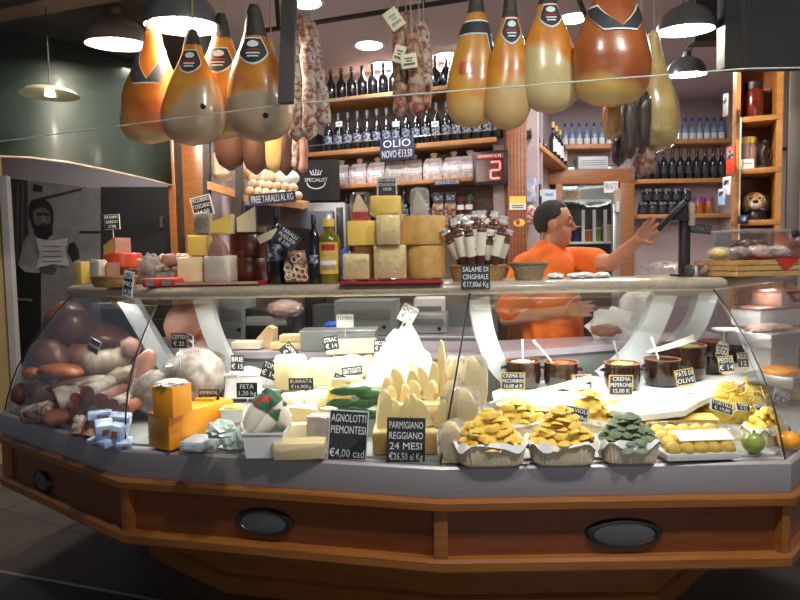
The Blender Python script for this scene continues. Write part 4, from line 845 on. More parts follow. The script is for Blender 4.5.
# third shelf
first = None
for i, px in enumerate([404, 415, 428]):
    loc = on(px, 200, .1, 1.7255)
    if i == 0: first = mkbottle('oil_bottle', 'big dark oil bottle above the parmesan stack, on the jar shelf', 'bottle', 'bottles on the jar shelf', .042, .30, 'bottle', 'black', 'label', loc, syaw, (.15, .4))
    else: dup(first, loc, syaw)
for i, px in enumerate([346, 356, 366, 374, 384]):
    loc = on(px, 195, .12, 1.7255)
    if i == 0: first = mkbottle('vinegar_bottle', 'small black bottle with pale label in the dim row by the round emblem', 'bottle', 'small bottles on the jar shelf', .034, .27, 'bottle', 'black', 'label', loc, syaw, (.45, .6))
    else: dup(first, loc, syaw)
for px, lab in ((439, 'snack bag of mixed nuts with a dark top, next to the oil bottles'), (451, 'snack bag of mixed nuts with a dark top, next to the little jars')):
    t = thing('nut_bag', lab, 'bag', on(px, 205, .06, 1.7255), syaw)
    MB().loft([[(-.042, -.03, 0), (.042, -.03, 0), (.042, .03, 0), (-.042, .03, 0)], [(-.044, -.04, .1), (.044, -.04, .1), (.044, .04, .1), (-.044, .04, .1)], [(-.04, -.02, .14), (.04, -.02, .14), (.04, .02, .14), (-.04, .02, .14)]]).make('pouch', 'nuts', t, None, 30)
    MB().loft([[(-.04, -.021, .138), (.04, -.021, .138), (.04, .021, .138), (-.04, .021, .138)], [(-.042, -.004, .225), (.042, -.004, .225), (.042, .004, .225), (-.042, .004, .225)]]).make('header', 'slate', t, None, 30)
    MB().box((0, -.0165, .18), (.06, .004, .03)).make('label', 'label', t)
def jar(name, lab, cat, grp, r, h, body, lid, lm, loc, yaw=0, lidk=.82):
    t = thing(name, lab, cat, loc, yaw, grp)
    MB().lathe([(r * .9, 0), (r, h * .06), (r, h * .66), (r * .85, h * .78), (r * .85, h * lidk)], 18).make('glass_body', body, t)
    MB().lathe([(r * .92, h * (lidk - .01)), (r * .95, h * .98), (r * .88, h)], 18).make('lid', lid, t)
    if lm: MB().loft([[(r * 1.03 * math.sin(a), -r * 1.03 * math.cos(a), z) for a in [k * .2 - 1.2 for k in range(13)]] for z in (.12 * h, .6 * h)], closed=False).make('label', lm, t, None, 60)
    return t
first = None
for i, (px, row) in enumerate([(461, 0), (469.5, 0), (479, 0), (461, 1), (469.5, 1)]):
    loc = on(px, 213, .06, 1.7255 + row * .0765)
    if i == 0: first = jar('spread_jar', 'small white labelled jar with dark red lid, stacked under the number display', 'jar', 'small jars under the number display', .029, .076, 'darkrind', 'darkrind', 'paper', loc, syaw)
    else: dup(first, loc, syaw)
t = thing('ribbon_bow', 'small green gift bow on top of the stacked little jars', 'bow', on(470, 191, .06, 1.7255 + .153), syaw)
for k in range(6): MB().blob((.014 * math.cos(k * PI / 3), .008 * math.sin(k), .022 + .018 * math.sin(k * PI / 3) * .9), (.014, .01, .012), sub=2).make('loop', 'green', t)
def edge_sign(px, py, w, h, lines, lab, card='navy', y=-.012, th=None):
    p = SM @ sf(px, py, y); Y = p.y; s = S(Y); t = thing('shelf_sign', lab, 'sign', p, syaw)
    MB().box((0, 0, 0), (w * s, .006, h * s), bev=.0015).make('card', card, t); n = len(lines)
    for i, l in enumerate(lines):
        if not l: continue
        tt = text(l, (th or .95) * h * s / n, 'chalk', t, TR(0, -.0042, h * s * (.5 - (i + .5) / n) * .92) @ FRONT); xs = [v.co.x for v in tt.data.vertices]; f = min(1.2, w * s * .88 / (max(xs) - min(xs)))
        for v in tt.data.vertices: v.co.x *= f
    return t
edge_sign(397, 149, 36, 22, ['OLIO', 'NOVO €13,50'], 'navy chalk sign OLIO NOVO hung on the oil bottle shelf', y=-.02)
edge_sign(447, 182.5, 27, 5, ['PASTA DI CECI € 2,50'], 'narrow blue sign on the pasta bag shelf edge')
edge_sign(465, 221, 34, 6.5, ['MARMELLATE € 3,50'], 'narrow blue sign on the edge of the jar shelf')
edge_sign(485, 221.5, 9, 6, [''], 'little cream card on the edge of the jar shelf', 'cream')
# number display
p = SM @ sf(490, 168, -.06); s = S(p.y); t = thing('number_display', 'black queue number display showing a red 2 beside the wooden post', 'display', p, syaw)
MB().box((0, .02, 0), (35 * s, .05, 33 * s), bev=.006).make('housing', 'black', t)
MB().box((0, -.006, -2.5 * s), (28 * s, .004, 21 * s)).make('screen', mat('dark_red_screen', (.06, .004, .008), (.05, .003, .006), 10, .2), t)
MB().box((0, -.007, 11.3 * s), (27 * s, .004, 4.4 * s), bev=.001).make('title_strip', 'red', t)
text('SERVIAMO IL N.', 4 * s, 'chalk', t, TR(0, -.011, 11.3 * s) @ FRONT, .85)
led = glow('red_led', (1, .06, .05), 9)
cx, cz, hw, hh, th = 5.5 * s, -2.5 * s, 4.6 * s, 8 * s, 1.6 * s
for q, (x, z, w, h) in enumerate([(cx, cz + hh, 2 * hw, th), (cx + hw, cz + hh / 2, th, hh), (cx, cz, 2 * hw, th), (cx - hw, cz - hh / 2, th, hh), (cx, cz - hh, 2 * hw, th)]):
    MB().box((x, -.0095, z), (w * .92, .003, h * .9), bev=.001).make('segment', led, t)
MB().box((0, .06, 0), (.04, .06, .04)).make('mount', 'black', t)
# wooden post with stickers
pp = W(517.5, 200, 4.42); post = thing('wooden_post', 'reddish wooden post between the shelves and the doorway, with two stickers', 'post', (pp.x, pp.y + .07, 0))
pw = 19 * S(4.42)
MB().box((0, 0, CZ / 2), (pw, .14, CZ - .01), bev=.004).make('post', mat('red_brown_wood', (.33, .12, .05), (.25, .085, .03), 4, .45, stretch=(3, 3, 14)), post)
for k in range(5): MB().box((-pw * .36 + pw * .18 * k, -.0705, CZ / 2), (pw * .03, .004, CZ - .1)).make('groove', 'darkrind', post)
z = W(517, 203, 4.42).z; MB().box((0, -.074, z + .022), (pw * .85, .003, .05)).make('sticker', 'ycheese', post, label='yellow upper half sticker'); MB().box((0, -.074, z - .025), (pw * .85, .003, .045)).make('sticker', 'paper', post, label='white lower half sticker')
for k in range(2): MB().box((0, -.076, z - .018 - .015 * k), (pw * .6, .002, .006)).make('sticker_print', 'navy', post)
z = W(517, 223, 4.42).z; MB().blob((.012, -.074, z), (.04, .003, .028)).make('sticker', 'ycheese', post, label='round yellow bird sticker'); MB().blob((.0, -.077, z + .008), (.016, .003, .02)).make('sticker_print', 'redwax', post)
# wall below the shelves: blue chair back, nutcracker
t = thing('blue_crate', 'cobalt blue plastic crate edge behind the salami sticks', 'crate', on(477, 245, -.1, 1.5), syaw)
MB().box((0, 0, .03), (.19, .06, .24), bev=.03).make('tub', 'blue', t); MB().box((0, -.032, .07), (.06, .004, .04), bev=.008).make('handle', 'greyw', t)
t = thing('doll_figure', 'little dark figurine with a red jacket hanging on the wall beside the post', 'figurine', on(503, 240, .0, 1.5), syaw)
MB().lathe([(.03, .0), (.036, .05), (.024, .09), (.014, .1)], 12).make('body', 'red', t); MB().blob((0, 0, .118), (.018, .018, .02), sub=2).make('head', 'skin', t); MB().lathe([(.02, .128), (.017, .165)], 12).make('hat', 'black', t); MB().lathe([(.034, -.05), (.03, .0)], 12).make('trousers', 'black', t)
# round black emblem wall, microwave and bread shelf at the near end
ep = W(316, 180, 4.72)
t = thing('emblem_board', 'black board with a crown emblem and SPECIALIST lettering next to the bread', 'board', ep, 0)
MB().box((0, .02, 0), (46 * S(4.72), .03, 40 * S(4.72))).make('board', mat('brown_black_board', (.01, .008, .008), (.014, .011, .01), 8, .8), t)
s = S(4.72); text('SPECIALIST', 5.2 * s, 'chalk', t, TR(-.0, .001, 0) @ FRONT, .9)
MB().tube([(9 * s * math.cos(a), .003, -2.5 * s - 6 * s * math.sin(a)) for a in [k * PI / 14 for k in range(15)]], .6 * s, 6).make('emblem_arc', 'chalk', t)
for k in range(5): MB().tube([((-4 + 2 * k) * s, .003, 6 * s), ((-6 + 3 * k) * s, .003, (10.5 - abs(k - 2) * .6) * s)], .45 * s, 5).make('crown_point', 'chalk', t)
MB().tube([(-5 * s, .003, 5.5 * s), (0, .003, 5 * s), (5 * s, .003, 5.5 * s)], .5 * s, 5).make('crown_base', 'chalk', t)
def at_(px, py, Y, z=None):
    p = W(px, py, Y)
    if z is not None: p.z = z
    return p
t = thing('microwave_oven', 'grey steel oven with a bluish window behind the olive oil', 'oven', W(320, 232, 4.35), 0); s = S(4.35)
MB().box((0, .17, 0), (52 * s, .34, 58 * s), bev=.01).make('casing', 'steel', t); MB().box((-3 * s, -.003, 0), (34 * s, .01, 42 * s), bev=.004).make('window', mat('bluish_glass', (.22, .23, .28), (.17, .18, .22), 4, .15), t)
MB().box((20 * s, -.003, 0), (7 * s, .01, 48 * s), bev=.003).make('control_panel', 'black', t); MB().box((14.5 * s, -.02, 0), (1.6 * s, .02, 40 * s), bev=.003).make('handle', 'black', t)
t = thing('dark_cabinet', 'black low cabinet behind the golden parmesan block', 'cabinet', W(347, 230, 4.55), 0); s = S(4.55)
MB().box((6 * s, .1, 6 * s), (32 * s, .2, 40 * s), bev=.008).make('body', 'black', t); MB().box((6 * s, -.005, 8 * s), (26 * s, .008, 24 * s)).make('door', mat('dark_grey_door', (.04, .042, .045), (.03, .03, .034), 8, .4), t)
# bread rack
br = thing('bread_rack', 'dark framed bread rack with slanted wooden shelves behind the cheese pile', 'rack', W(237, 200, 3.9)); s = S(3.9); o = br.location
def rel(px, py, Y=3.9): return W(px, py, Y) - o
for px in (207, 239): 
    a = rel(px, 120); b = rel(px, 330); MB().loft([[q + Vector((x, y, 0)) for x, y in ((-.02, -.02), (.02, -.02), (.02, .02), (-.02, .02))] for q in (a, b)]).make('upright', 'dark', br)
a, b = rel(207, 184, 3.85), rel(240, 194, 3.95); MB().loft([[p_ + Vector((0, y, z)) for y, z in ((0, .02), (0, -.03), (.3, -.03), (.3, .02))] for p_ in (a, b)]).make('shelf', 'shelfwood', br)
a, b = rel(242, 198, 3.95), rel(303, 206, 4.15); MB().loft([[p_ + Vector((0, y, z)) for y, z in ((0, .02), (0, -.02), (.3, .02), (.3, .06))] for p_ in (a, b)]).make('shelf', 'shelfwood', br)
MB().loft([[rel(207, 130, 4.25), rel(245, 130, 4.25), rel(245, 330, 4.25), rel(207, 330, 4.25)], [rel(207, 130, 4.27), rel(245, 130, 4.27), rel(245, 330, 4.27), rel(207, 330, 4.27)]]).make('back_panel', 'pinkw', br)
MB().loft([[rel(240, 205, 4.3), rel(300, 205, 4.3), rel(300, 330, 4.3), rel(240, 330, 4.3)], [rel(240, 205, 4.32), rel(300, 205, 4.32), rel(300, 330, 4.32), rel(240, 330, 4.32)]]).make('lower_panel', mat('brown_grey_panel', (.1, .075, .07), (.085, .06, .055), 5, .6), br)
bagof(224, 176, 30, 32, 4.0, 'bread', 'clear bag of bread on the slanted shelf of the bread rack', z=W(224, 190, 4.0).z + .05, d=.07, name='bread_bag')
for px, py, w, h, m, lab in [(262, 178, 30, 17, 'bread', 'round crusty loaf with a paper band on top of the bread rack'), (287, 178, 24, 17, 'paper', 'white wrapped loaf next to the crusty loaf'), (247, 172, 14, 14, 'bread', 'loaf tucked behind the rack upright')]:
    p = W(px, py, 4.15); s4 = S(4.15); t = thing('bread_loaf', lab, 'bread', p); MB().blob((0, 0, 0), (w * s4 * .5, .07, h * s4 * .5), amp=.1, seed=px).make('crust', m, t)
    if px == 262: MB().lathe([(h * s4 * .5, -.012), (h * s4 * .5, .012)], 16, TR(.02, 0, 0) @ RY(PI / 2), 1, .07 / (h * s4 * .5) * 1.02, False).make('paper_band', 'paper', t)
first = None
for i in range(13):
    r_ = i // 7; k = i % 7; px = 250 + 8 * k + 3 * r_; py = 185 + .8 * k + 8 * (1 - r_) * .9 - 1
    p = W(px, py, 4.02 + .04 * r_)
    if i == 0:
        first = thing('bread_roll', 'small pale bread roll in the bagged rows above the blue taralli sign', 'bread', p, 0, 'bread rolls in the rack'); MB().blob((0, 0, 0), (.03, .035, .026), amp=.1, sub=2).make('crust', 'bread', first); MB().blob((0, 0, .012), (.024, .028, .018), sub=2).make('flour_top', 'whitech', first)
    else: dup(first, p, R.uniform(0, 3))
sg = sign(272.5, 198.5, 46, 11, 3.85, ['FREE TARALLI AL KG'], 'long blue chalk sign on the edge of the bread rack', -.1, .2, card='navy', edge=None)
# wooden side post at left
def lpost(px0, px1, lab, m='wood', y=4.05):
    a = W((px0 + px1) / 2, 200, y); w = (px1 - px0) * S(y)
    t = thing('wooden_post', lab, 'post', (a.x, a.y, 0)); MB().box((0, 0, 1.45), (w, .1, 2.9), bev=.004).make('post', m, t); MB().box((0, 0, .02), (w * 1.2, .13, .04)).make('foot', 'dark', t); return t
lpost(171.5, 178.5, 'thin orange wood post at the edge of the dark wall, beside the wider one')
lpost(186, 208, 'wide orange wood post behind the tilted pecorino price card')
a = W(182, 140, 4.1); t = thing('metal_upright', 'black metal upright between the two orange wood posts', 'post', (a.x, a.y, 0)); MB().box((0, 0, 1.45), (.05, .06, 2.9)).make('post', 'dark', t); MB().box((0, 0, .01), (.08, .1, .02)).make('foot', 'dark', t)
# ================================================================= alcove: side shelves
af = frame(AM)
sh = thing('alcove_shelving', 'wooden side shelves running into the doorway alcove behind the post', 'shelving', A1, ayaw)
for z in (2.335, 1.86, 1.70): MB().box((ALEN / 2 + .09, .05, z - .02), (ALEN - .2, .17, .04), bev=.003).make('shelf', 'shelfwood', sh)
MB().box((.52, .06, 2.1), (.03, .16, 1.4)).make('divider', 'pinkw', sh)
def al(px, y, z): return AM @ Vector((af(px, 200, y).x, y, z))
first = None
for i, px in enumerate([553, 556.5, 560, 563.5]):
    loc = al(px, .0, 2.3355)
    if i == 0: first = mkbottle('wine_bottle', 'dark wine bottle with yellow capsule and white label at the alcove corner', 'bottle', 'yellow capped wine bottles', .036, .31, 'bottle', 'ycheese', 'paper', loc, ayaw, (.15, .5))
    else: dup(first, loc, ayaw)
first = None
for i, px in enumerate([528, 533, 537, 541, 545]):
    loc = al(px, .02, 2.3355)
    if i == 0: first = jar('preserve_jar', 'small dark preserve jar lined up on the upper alcove shelf', 'jar', 'jars on the upper alcove shelf', .03, .075, 'bottle', 'label', None, loc, ayaw)
    else: dup(first, loc, ayaw)
for px, z, w, h, m, lab in [(529, 1.8605, .05, .17, 'bluepack', 'blue and white carton on the alcove shelf next to the post'), (534, 1.8605, .07, .15, 'navy', 'dark blue tin on the alcove shelf'), (540, 1.8605, .08, .09, 'label', 'low silver box further along the alcove shelf'), (549, 1.8605, .1, .07, 'navy', 'flat dark box at the inner end of the alcove shelf')]:
    p = al(px, -.0, z); t = thing('grocery_box', lab, 'box', p, ayaw); MB().box((0, 0, h / 2), (w, .1, h), bev=.003).make('carton', m, t); MB().box((0, -.0515, h * .55), (w * .7, .002, h * .3)).make('label', 'paper' if m != 'bluepack' else 'redwax', t)
p = al(531, -.03, 1.7005); t = thing('grocery_bag', 'red and white patterned bag standing on the lowest alcove shelf', 'bag', p, ayaw)
MB().box((0, 0, .06), (.12, .05, .12), bev=.01).make('pouch', mat('red_white_print', (.75, .7, .7), (.5, .05, .06), 60, .5, lo=.45, hi=.52), t); MB().box((0, 0, .125), (.1, .012, .012)).make('seal', 'paper', t)
p = W(549, 196, 4.75); t = thing('paper_notice', 'pale blue paper notice hanging at the alcove shelf above the man', 'notice', p, .3); MB().box((0, 0, 0), (16 * S(4.75), .003, 13 * S(4.75))).make('sheet', mat('pale_blue_sheet', (.55, .68, .76), (.5, .6, .7), 20, .7), t); MB().box((0, -.002, .01), (9 * S(4.75), .001, 3 * S(4.75))).make('print', 'water', t)
# back wall of alcove
BWY = 6.25
rs = thing('wall_shelf', 'long wooden back shelves with water and wine bottles by the doorway', 'shelving', (2.3, BWY, 0))
def bx(px, Y=6.1): return W(px, 200, Y).x
x0, x1 = bx(562), bx(614)
MB().box(((x0 + x1) / 2 - 2.3, -.13, 2.50), (x1 - x0, .26, .04), bev=.003).make('shelf', 'shelfwood', rs)
x0, x1 = bx(634), bx(737)
for z in (2.55, 2.18, 1.845): MB().box(((x0 + x1) / 2 - 2.3, -.13, z - .02), (x1 - x0, .26, .04), bev=.003).make('shelf', 'shelfwood', rs)
first = None
for i, px in enumerate([565, 572, 579, 586.5, 594, 601.5, 609]):
    loc = Vector((bx(px), 6.1, 2.5205))
    if i == 0: first = mkbottle('water_bottle', 'small blue water bottle with white label on the shelf over the doorway', 'bottle', 'water bottles over the doorway', .031, .22, 'water', 'blue', 'paper', loc, 0, (.08, .34))
    else: dup(first, loc, 0)
for i in range(12):
    loc = Vector((bx(641 + 7.2 * i), 6.1, 2.5505)); dup(first, loc, 0, 'small blue water bottle with white label on the long shelf behind the netted ham', 'water bottles on the long shelf')
first = None
for i in range(11):
    loc = Vector((bx(639 + 8.2 * i), 6.1, 2.1805))
    if i == 0: first = mkbottle('wine_bottle', 'dark wine bottle in the row under the water bottles', 'bottle', 'wine bottles on the long shelf', .038, .31, 'bottle', 'darkrind', 'slate', loc, 0)
    else: dup(first, loc, 0)
first = None
for i in range(11):
    row = i // 6; k = i % 6; loc = Vector((bx(642 + 9.6 * k + 4.5 * row), 6.08, 1.8455 + row * .125))
    if i == 0: first = jar('preserve_jar', 'black jar with gold lid stacked on the lowest shelf behind the scale', 'jar', 'black jars behind the scale', .046, .12, 'bottle', 'label', 'slate', loc)
    else: dup(first, loc, 0)
for px, lab in ((697.5, 'amber jar with a purple lid, next to the black jars'), (708, 'amber jar with a purple lid, next to the wooden shelf unit')): jar('honey_jar', lab, 'jar', None, .046, .165, 'amber', 'purple', None, Vector((bx(px), 6.08, 1.8455)), 0, .75)
t = thing('air_conditioner', 'small white wall unit above the doorway beneath the water bottles', 'air conditioner', (bx(592.5), 6.15, W(592, 163, 6.1).z)); s = S(6.1)
MB().box((0, 0, 0), (30 * s, .14, 13 * s), bev=.012).make('casing', 'greyw', t)
for k in range(3): MB().box((0, -.071, (-2 + 2 * k) * s), (24 * s, .004, .5 * s)).make('louvre', 'grey', t)
# doorway frame and view into the kitchen
dm = mat('doorway_wood', (.4, .17, .06), (.32, .125, .04), 4, .45, stretch=(3, 3, 10))
dt = thing('door_frame', 'orange brown wooden frame of the kitchen doorway', 'door frame', (bx(590), BWY, 0)); dt['kind'] = 'structure'
zt = W(590, 171, 6.15).z
MB().box((0, -.06, zt - .06), (bx(636) - bx(552), .2, .14), bev=.004).make('header', dm, dt)
for px, w in ((559, 7), (627, 14)): MB().box((bx(px) - bx(590), -.06, zt / 2 - .06), (w * S(6.15), .2, zt - .13), bev=.004).make('jamb', dm, dt)
fy = 6.75; s = S(fy)
t = thing('display_fridge', 'bright white lit fridge with shelves seen through the doorway', 'fridge', (W(594, 200, fy).x, fy, 0))
gl = mat('dim_fridge_back', (.16, .18, .17), (.1, .11, .11), 5, .5)
MB().box((0, .25, 1.1), (62 * s, .04, 2.2)).make('back', gl, t)
MB().box((4 * s, .2, 2.28), (26 * s, .02, .09)).make('lamp_panel', glow('fridge_lamp', (.9, 1, .95), 4), t, label='glowing lamp panel')
for z in (1.2, 1.6, 2.05): MB().box((0, .1, z), (60 * s, .3, .025)).make('shelf', 'white', t)
for px in (582, 593, 604): MB().box((W(px, 200, fy).x - t.location.x, -.04, 1.78), (.03, .03, .34)).make('upright', 'white', t)
MB().box((0, .05, .58), (62 * s, .35, 1.15)).make('base', 'black', t)
for px, z, w, h, m, lab in [(577, 1.6125, .13, .16, 'navy', 'dark blue tub in the lit fridge'), (588, 1.6125, .12, .12, 'meato', 'orange tub in the lit fridge'), (598, 1.6125, .1, .14, 'lime', 'lime green tub in the lit fridge'), (608, 1.6125, .1, .17, 'bread', 'tan carton in the lit fridge'), (574, 2.0625, .16, .1, 'crate', 'wooden box at the top of the lit fridge'), (576, 1.77, .0, .0, '', '')]:
    if not m: continue
    q = thing('food_tub', lab, 'tub', (W(px, 200, fy + .03).x, fy + .06, z)); MB().lathe([(w * .42, 0), (w * .5, h * .9), (w * .52, h)], 16).make('tub_body', m, q); MB().lathe([(w * .54, h * .99), (w * .54, h * 1.06)], 16).make('lid', 'paper', q)
bagof(594, 195, 42, 22, 6.42, 'white', 'crumpled clear plastic hanging in the doorway before the fridge', name='hanging_plastic', inner=False, d=.1)
edge = sign(611, 187, 14, 11, 5.95, ['PRIVATO'], 'white notice PRIVATO on the doorway at the steel column', 0, 0, card='paper', ink='black', edge=None)
t = thing('steel_column', 'grey steel fridge column standing in the doorway', 'column', (W(617, 230, 5.95).x, 5.98, 0)); s = S(5.95); MB().box((0, 0, 1.05), (8 * s, .05, 2.1), bev=.01).make('column', 'steel', t); MB().lathe([(2.5 * s, 0), (2.5 * s, .1)], 14, TR(0, -.04, W(617, 212, 5.95).z)).make('lock', 'greyw', t); MB().box((0, -.03, W(617, 197, 5.95).z), (7 * s, .03, 13 * s)).make('control_box', 'fat', t)
# ================================================================= right shelf unit
UP = W(737, 200, 3.5); UP.z = 0; uyaw = -.42
UM = Matrix.Translation(UP) @ RZ(uyaw); uf = frame(UM)
u = thing('shelf_unit', 'orange pine shelf unit with red jars and a dog figurine', 'shelf unit', UP, uyaw)
uw = uf(778, 200, 0).x
um = mat('pine_unit', (.5, .22, .045), (.4, .16, .03), 4, .45, stretch=(3, 3, 12))
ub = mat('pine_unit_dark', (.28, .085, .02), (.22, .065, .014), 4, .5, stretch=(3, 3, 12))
zs = [uf(757, py, 0).z for py in (116, 168, 220, 262)]
for z in zs: MB().box((uw / 2, .13, z - .014), (uw + .02, .27, .03), bev=.003).make('shelf', um, u)
MB().box((.0, .14, 1.28), (.02, .28, 2.56)).make('side_panel', um, u); MB().box((uw, .14, 1.28), (.03, .28, 2.56)).make('side_panel', um, u); MB().box((uw / 2, .275, 1.28), (uw, .012, 2.56)).make('back_panel', ub, u)
MB().box((uw + .07, .02, 1.5), (.06, .05, 3 - .02), bev=.004).make('column', mat('grey_brown_column', (.12, .1, .09), (.1, .085, .08), 5, .5, .3), u, label='grey upright column'); MB().box((uw + .15, .02, 1.1), (.06, .08, 2.2), bev=.004).make('outer_post', um, u)
MB().tube([(.012, -.012, zs[3]), (.012, -.012, zs[0])], .004, 6).make('glass_edge', 'chalk', u, label='bright thin edge strip')
def ul(px, y, z): return UM @ Vector((uf(px, 150, y).x, y, z + .0015))
t = jar('preserve_jar', 'large red preserve jar with dark clip lid on the top pine shelf', 'jar', None, .05, .21, mat('red_preserve', (.16, .018, .012), (.09, .01, .008), 30, .15, coat=.6), 'dark', None, ul(752, .12, zs[0]), uyaw)
t = jar('preserve_jar', 'red and white dotted jar with gold cover on the second pine shelf', 'jar', None, .055, .19, mat('red_white_dots', (.42, .025, .02), (.5, .3, .25), 38, .35, lo=.62, hi=.66), 'ycheese', None, ul(746, .14, zs[1]), uyaw)
t = thing('price_card', 'small white card before the dotted red jar', 'card', ul(748, .02, zs[1]), uyaw); MB().box((0, 0, .028), (.062, .004, .052)).make('card', 'paper', t); MB().box((0, -.003, .03), (.045, .002, .004)).make('print', 'grey', t)
t = thing('trophy_figurine', 'dark metal figurine on the second pine shelf beside the dotted jar', 'figurine', ul(764, .1, zs[1]), uyaw)
MB().lathe([(.035, 0), (.035, .02), (.012, .035), (.01, .05)], 14).make('base', 'dark', t); MB().tube([(0, 0, .045), (-.008, 0, .09), (.004, 0, .13)], [.01, .016, .012], 8).make('body', 'dark', t); MB().blob((.004, 0, .152), (.012, .012, .016), sub=2).make('head', 'dark', t); MB().tube([(0, 0, .125), (.03, 0, .11), (.018, 0, .08)], .005, 6).make('arm', 'dark', t); MB().tube([(0, 0, .125), (-.028, 0, .14), (-.034, 0, .17)], .005, 6).make('arm', 'dark', t)
# dog figurine
t = thing('dog_figurine', 'brown and white dog head figurine with black ears and nose on the pine shelf', 'figurine', ul(755, .1, zs[2]), uyaw)
s = S(3.35); fur = mat('dog_brown', (.52, .25, .08), (.42, .17, .05), 20, .5); dk = 'black'
MB().lathe([(.06, 0), (.066, .02), (.055, .05), (.04, .06)], 24).make('collar', dk, t)
def hd(p): return p
MB().blob((0, 0, .1), (.062, .052, .062), sub=3).make('head', fur, t, None, 60)
MB().blob((0, -.045, .088), (.036, .03, .028), sub=3).make('muzzle', 'cream', t, None, 60)
MB().blob((0, -.072, .103), (.016, .01, .011), sub=2).make('nose', dk, t)
for sx in (-1, 1):
    MB().blob((sx * .056, -.005, .088), (.018, .028, .042), sub=2).make('ear', 'dark', t); MB().blob((sx * .024, -.047, .124), (.008, .006, .008), sub=2).make('eye', dk, t); MB().blob((sx * .026, -.04, .122), (.014, .01, .014), sub=2).make('eye_patch', 'cream', t)
    MB().blob((sx * .022, -.066, .066), (.02, .006, .01), RY(sx * .3), sub=2).make('bow_wing', dk, t)
t = thing('small_camera', 'small dark blue box on the pine shelf edge above the acrylic box', 'box', ul(744, -.045, zs[2] - .02), uyaw); MB().box((0, 0, .022), (.05, .05, .045), bev=.006).make('body', 'navy', t); MB().lathe([(.014, 0), (.014, .012)], 14, TR(0, -.025, .024) @ RX(PI / 2)).make('lens', 'label', t)
# papers and bags hanging on the side of the unit
for i, (px, py, w, h, m, lab) in enumerate([(731, 160, 10, 26, 'redwax', 'red and clear hanging bag on the side of the pine unit'), (727, 186, 9, 18, 'paper', 'white paper hanging below the red bag on the pine unit'), (722, 197, 8, 16, 'bluepack', 'pale blue paper hanging lowest beside the pine unit'), (726, 105, 6, 22, 'steel', 'steel tube hanging at the top of the pine unit side')]):
    p = W(px, py, 3.42); t = thing('hanging_packet', lab, 'packet', p, -1.2); s = S(3.42); MB().box((0, 0, 0), (w * s, .012, h * s), bev=.004).make('sheet', m, t); MB().box((0, -.0075, h * s * .2), (w * s * .7, .002, h * s * .3)).make('print', 'label', t)
# lit passage beyond
t = thing('passage_panel', 'pale lit passage panel beyond the pine unit', 'panel', W(805, 170, 3.9), -.3); t.location.z = 0; MB().box((0, 0, 1.3), (.5, .02, 2.6)).make('panel', mat('pale_panel', (.5, .47, .42), (.42, .4, .38), 3, .5), t); MB().box((0, -.012, 2.1), (.5, .01, .02)).make('rib', 'dark', t)
t = thing('plush_toy', 'dark brown plush toy peeping out behind the counter end', 'toy', W(797, 243, 3.0)); MB().lathe([(.04, -.12), (.05, -.06), (.04, 0)], 16).make('body', 'meatd', t); MB().blob((0, 0, 0), (.05, .05, .06), amp=.1).make('head', 'meatd', t); MB().blob((-.03, -.03, .045), (.018, .018, .02), sub=2).make('ear', 'hair', t)
# ================================================================= inside the glass case
DK, S1, S2 = .8005, .8605, .9355
def gp(px, pyb, z): p = G(px, pyb, z); return p
def loc_(name, lab, cat, px, pyb, z, yaw=0, grp=None, rot=None):
    p = gp(px, pyb, z); return thing(name, lab, cat, p, yaw, grp, rot), S(p.y)
def blobth(name, lab, cat, px, py, w, h, Y, m, amp=.15, yaw=0, dp=.8, wrapm=None, grp=None, part='meat', tilt=0, sq=1, strings=0):
    p = W(px, py, Y); s = S(Y); t = thing(name, lab, cat, p, yaw, grp, (0, tilt, yaw))
    MB().blob((0, 0, 0), (w * s / 2, w * s / 2 * dp, h * s / 2), amp=amp, seed=px % 23, sq=sq).make(part, m, t, None, 70)
    if wrapm: MB().blob((0, 0, 0), (w * s * .53, w * s * .53 * dp, h * s * .54), amp=amp * 1.4, fr=5, seed=py % 19).make('wrap', wrapm, t, None, 20)
    for k in range(strings):
        x = (-.3 + .3 * k) * w * s; r = h * s / 2 * math.sqrt(max(.1, 1 - (x / (w * s / 2)) ** 2)) * 1.05
        MB().tube([(x, r * math.cos(a) * dp * w / h if 0 else r * math.cos(a), r * math.sin(a)) for a in [i * PI / 8 for i in range(17)]], .002, 5).make('string', 'string', t)
    return t
def log(name, lab, cat, a, b, ra, rb, m, endm=None, grp=None, flat=False, strings=0):
    A = W(*a); B = W(*b); sa, sb = S(a[2]), S(b[2]); t = thing(name, lab, cat, A, 0, grp); d = B - A; q = d.to_track_quat('Z', 'Y').to_matrix().to_4x4(); L = d.length; ra *= sa; rb *= sb
    if endm: prof = [(ra * .96, 0), (ra, .006)] + [(ra + (rb - ra) * k / 6 + .03 * ra * math.sin(k * 2.6), L * k / 6) for k in range(1, 6)] + [(rb * .9, L * .97), (rb * .5, L)]
    else: prof = [(ra * .3, -ra * .3), (ra * .75, 0), (ra, ra * .4)] + [(ra + (rb - ra) * k / 6 + .03 * ra * math.sin(k * 2.6), L * k / 6) for k in range(2, 6)] + [(rb * .75, L), (rb * .3, L + rb * .2)]
    MB().lathe(prof, 24, q).make('casing', m, t, None, 60)
    if endm: MB().lathe([(ra * .93, -.0015), (ra * .93, .002)], 24, q).make('cut_face', endm, t)
    for k in range(strings): MB().lathe([(max(ra, rb) * 1.04, -.002), (max(ra, rb) * 1.06, 0), (max(ra, rb) * 1.04, .002)], 20, q @ TR(0, 0, L * (k + 1) / (strings + 1)), cap=False).make('tie', 'string', t)
    return t
MEATG = None
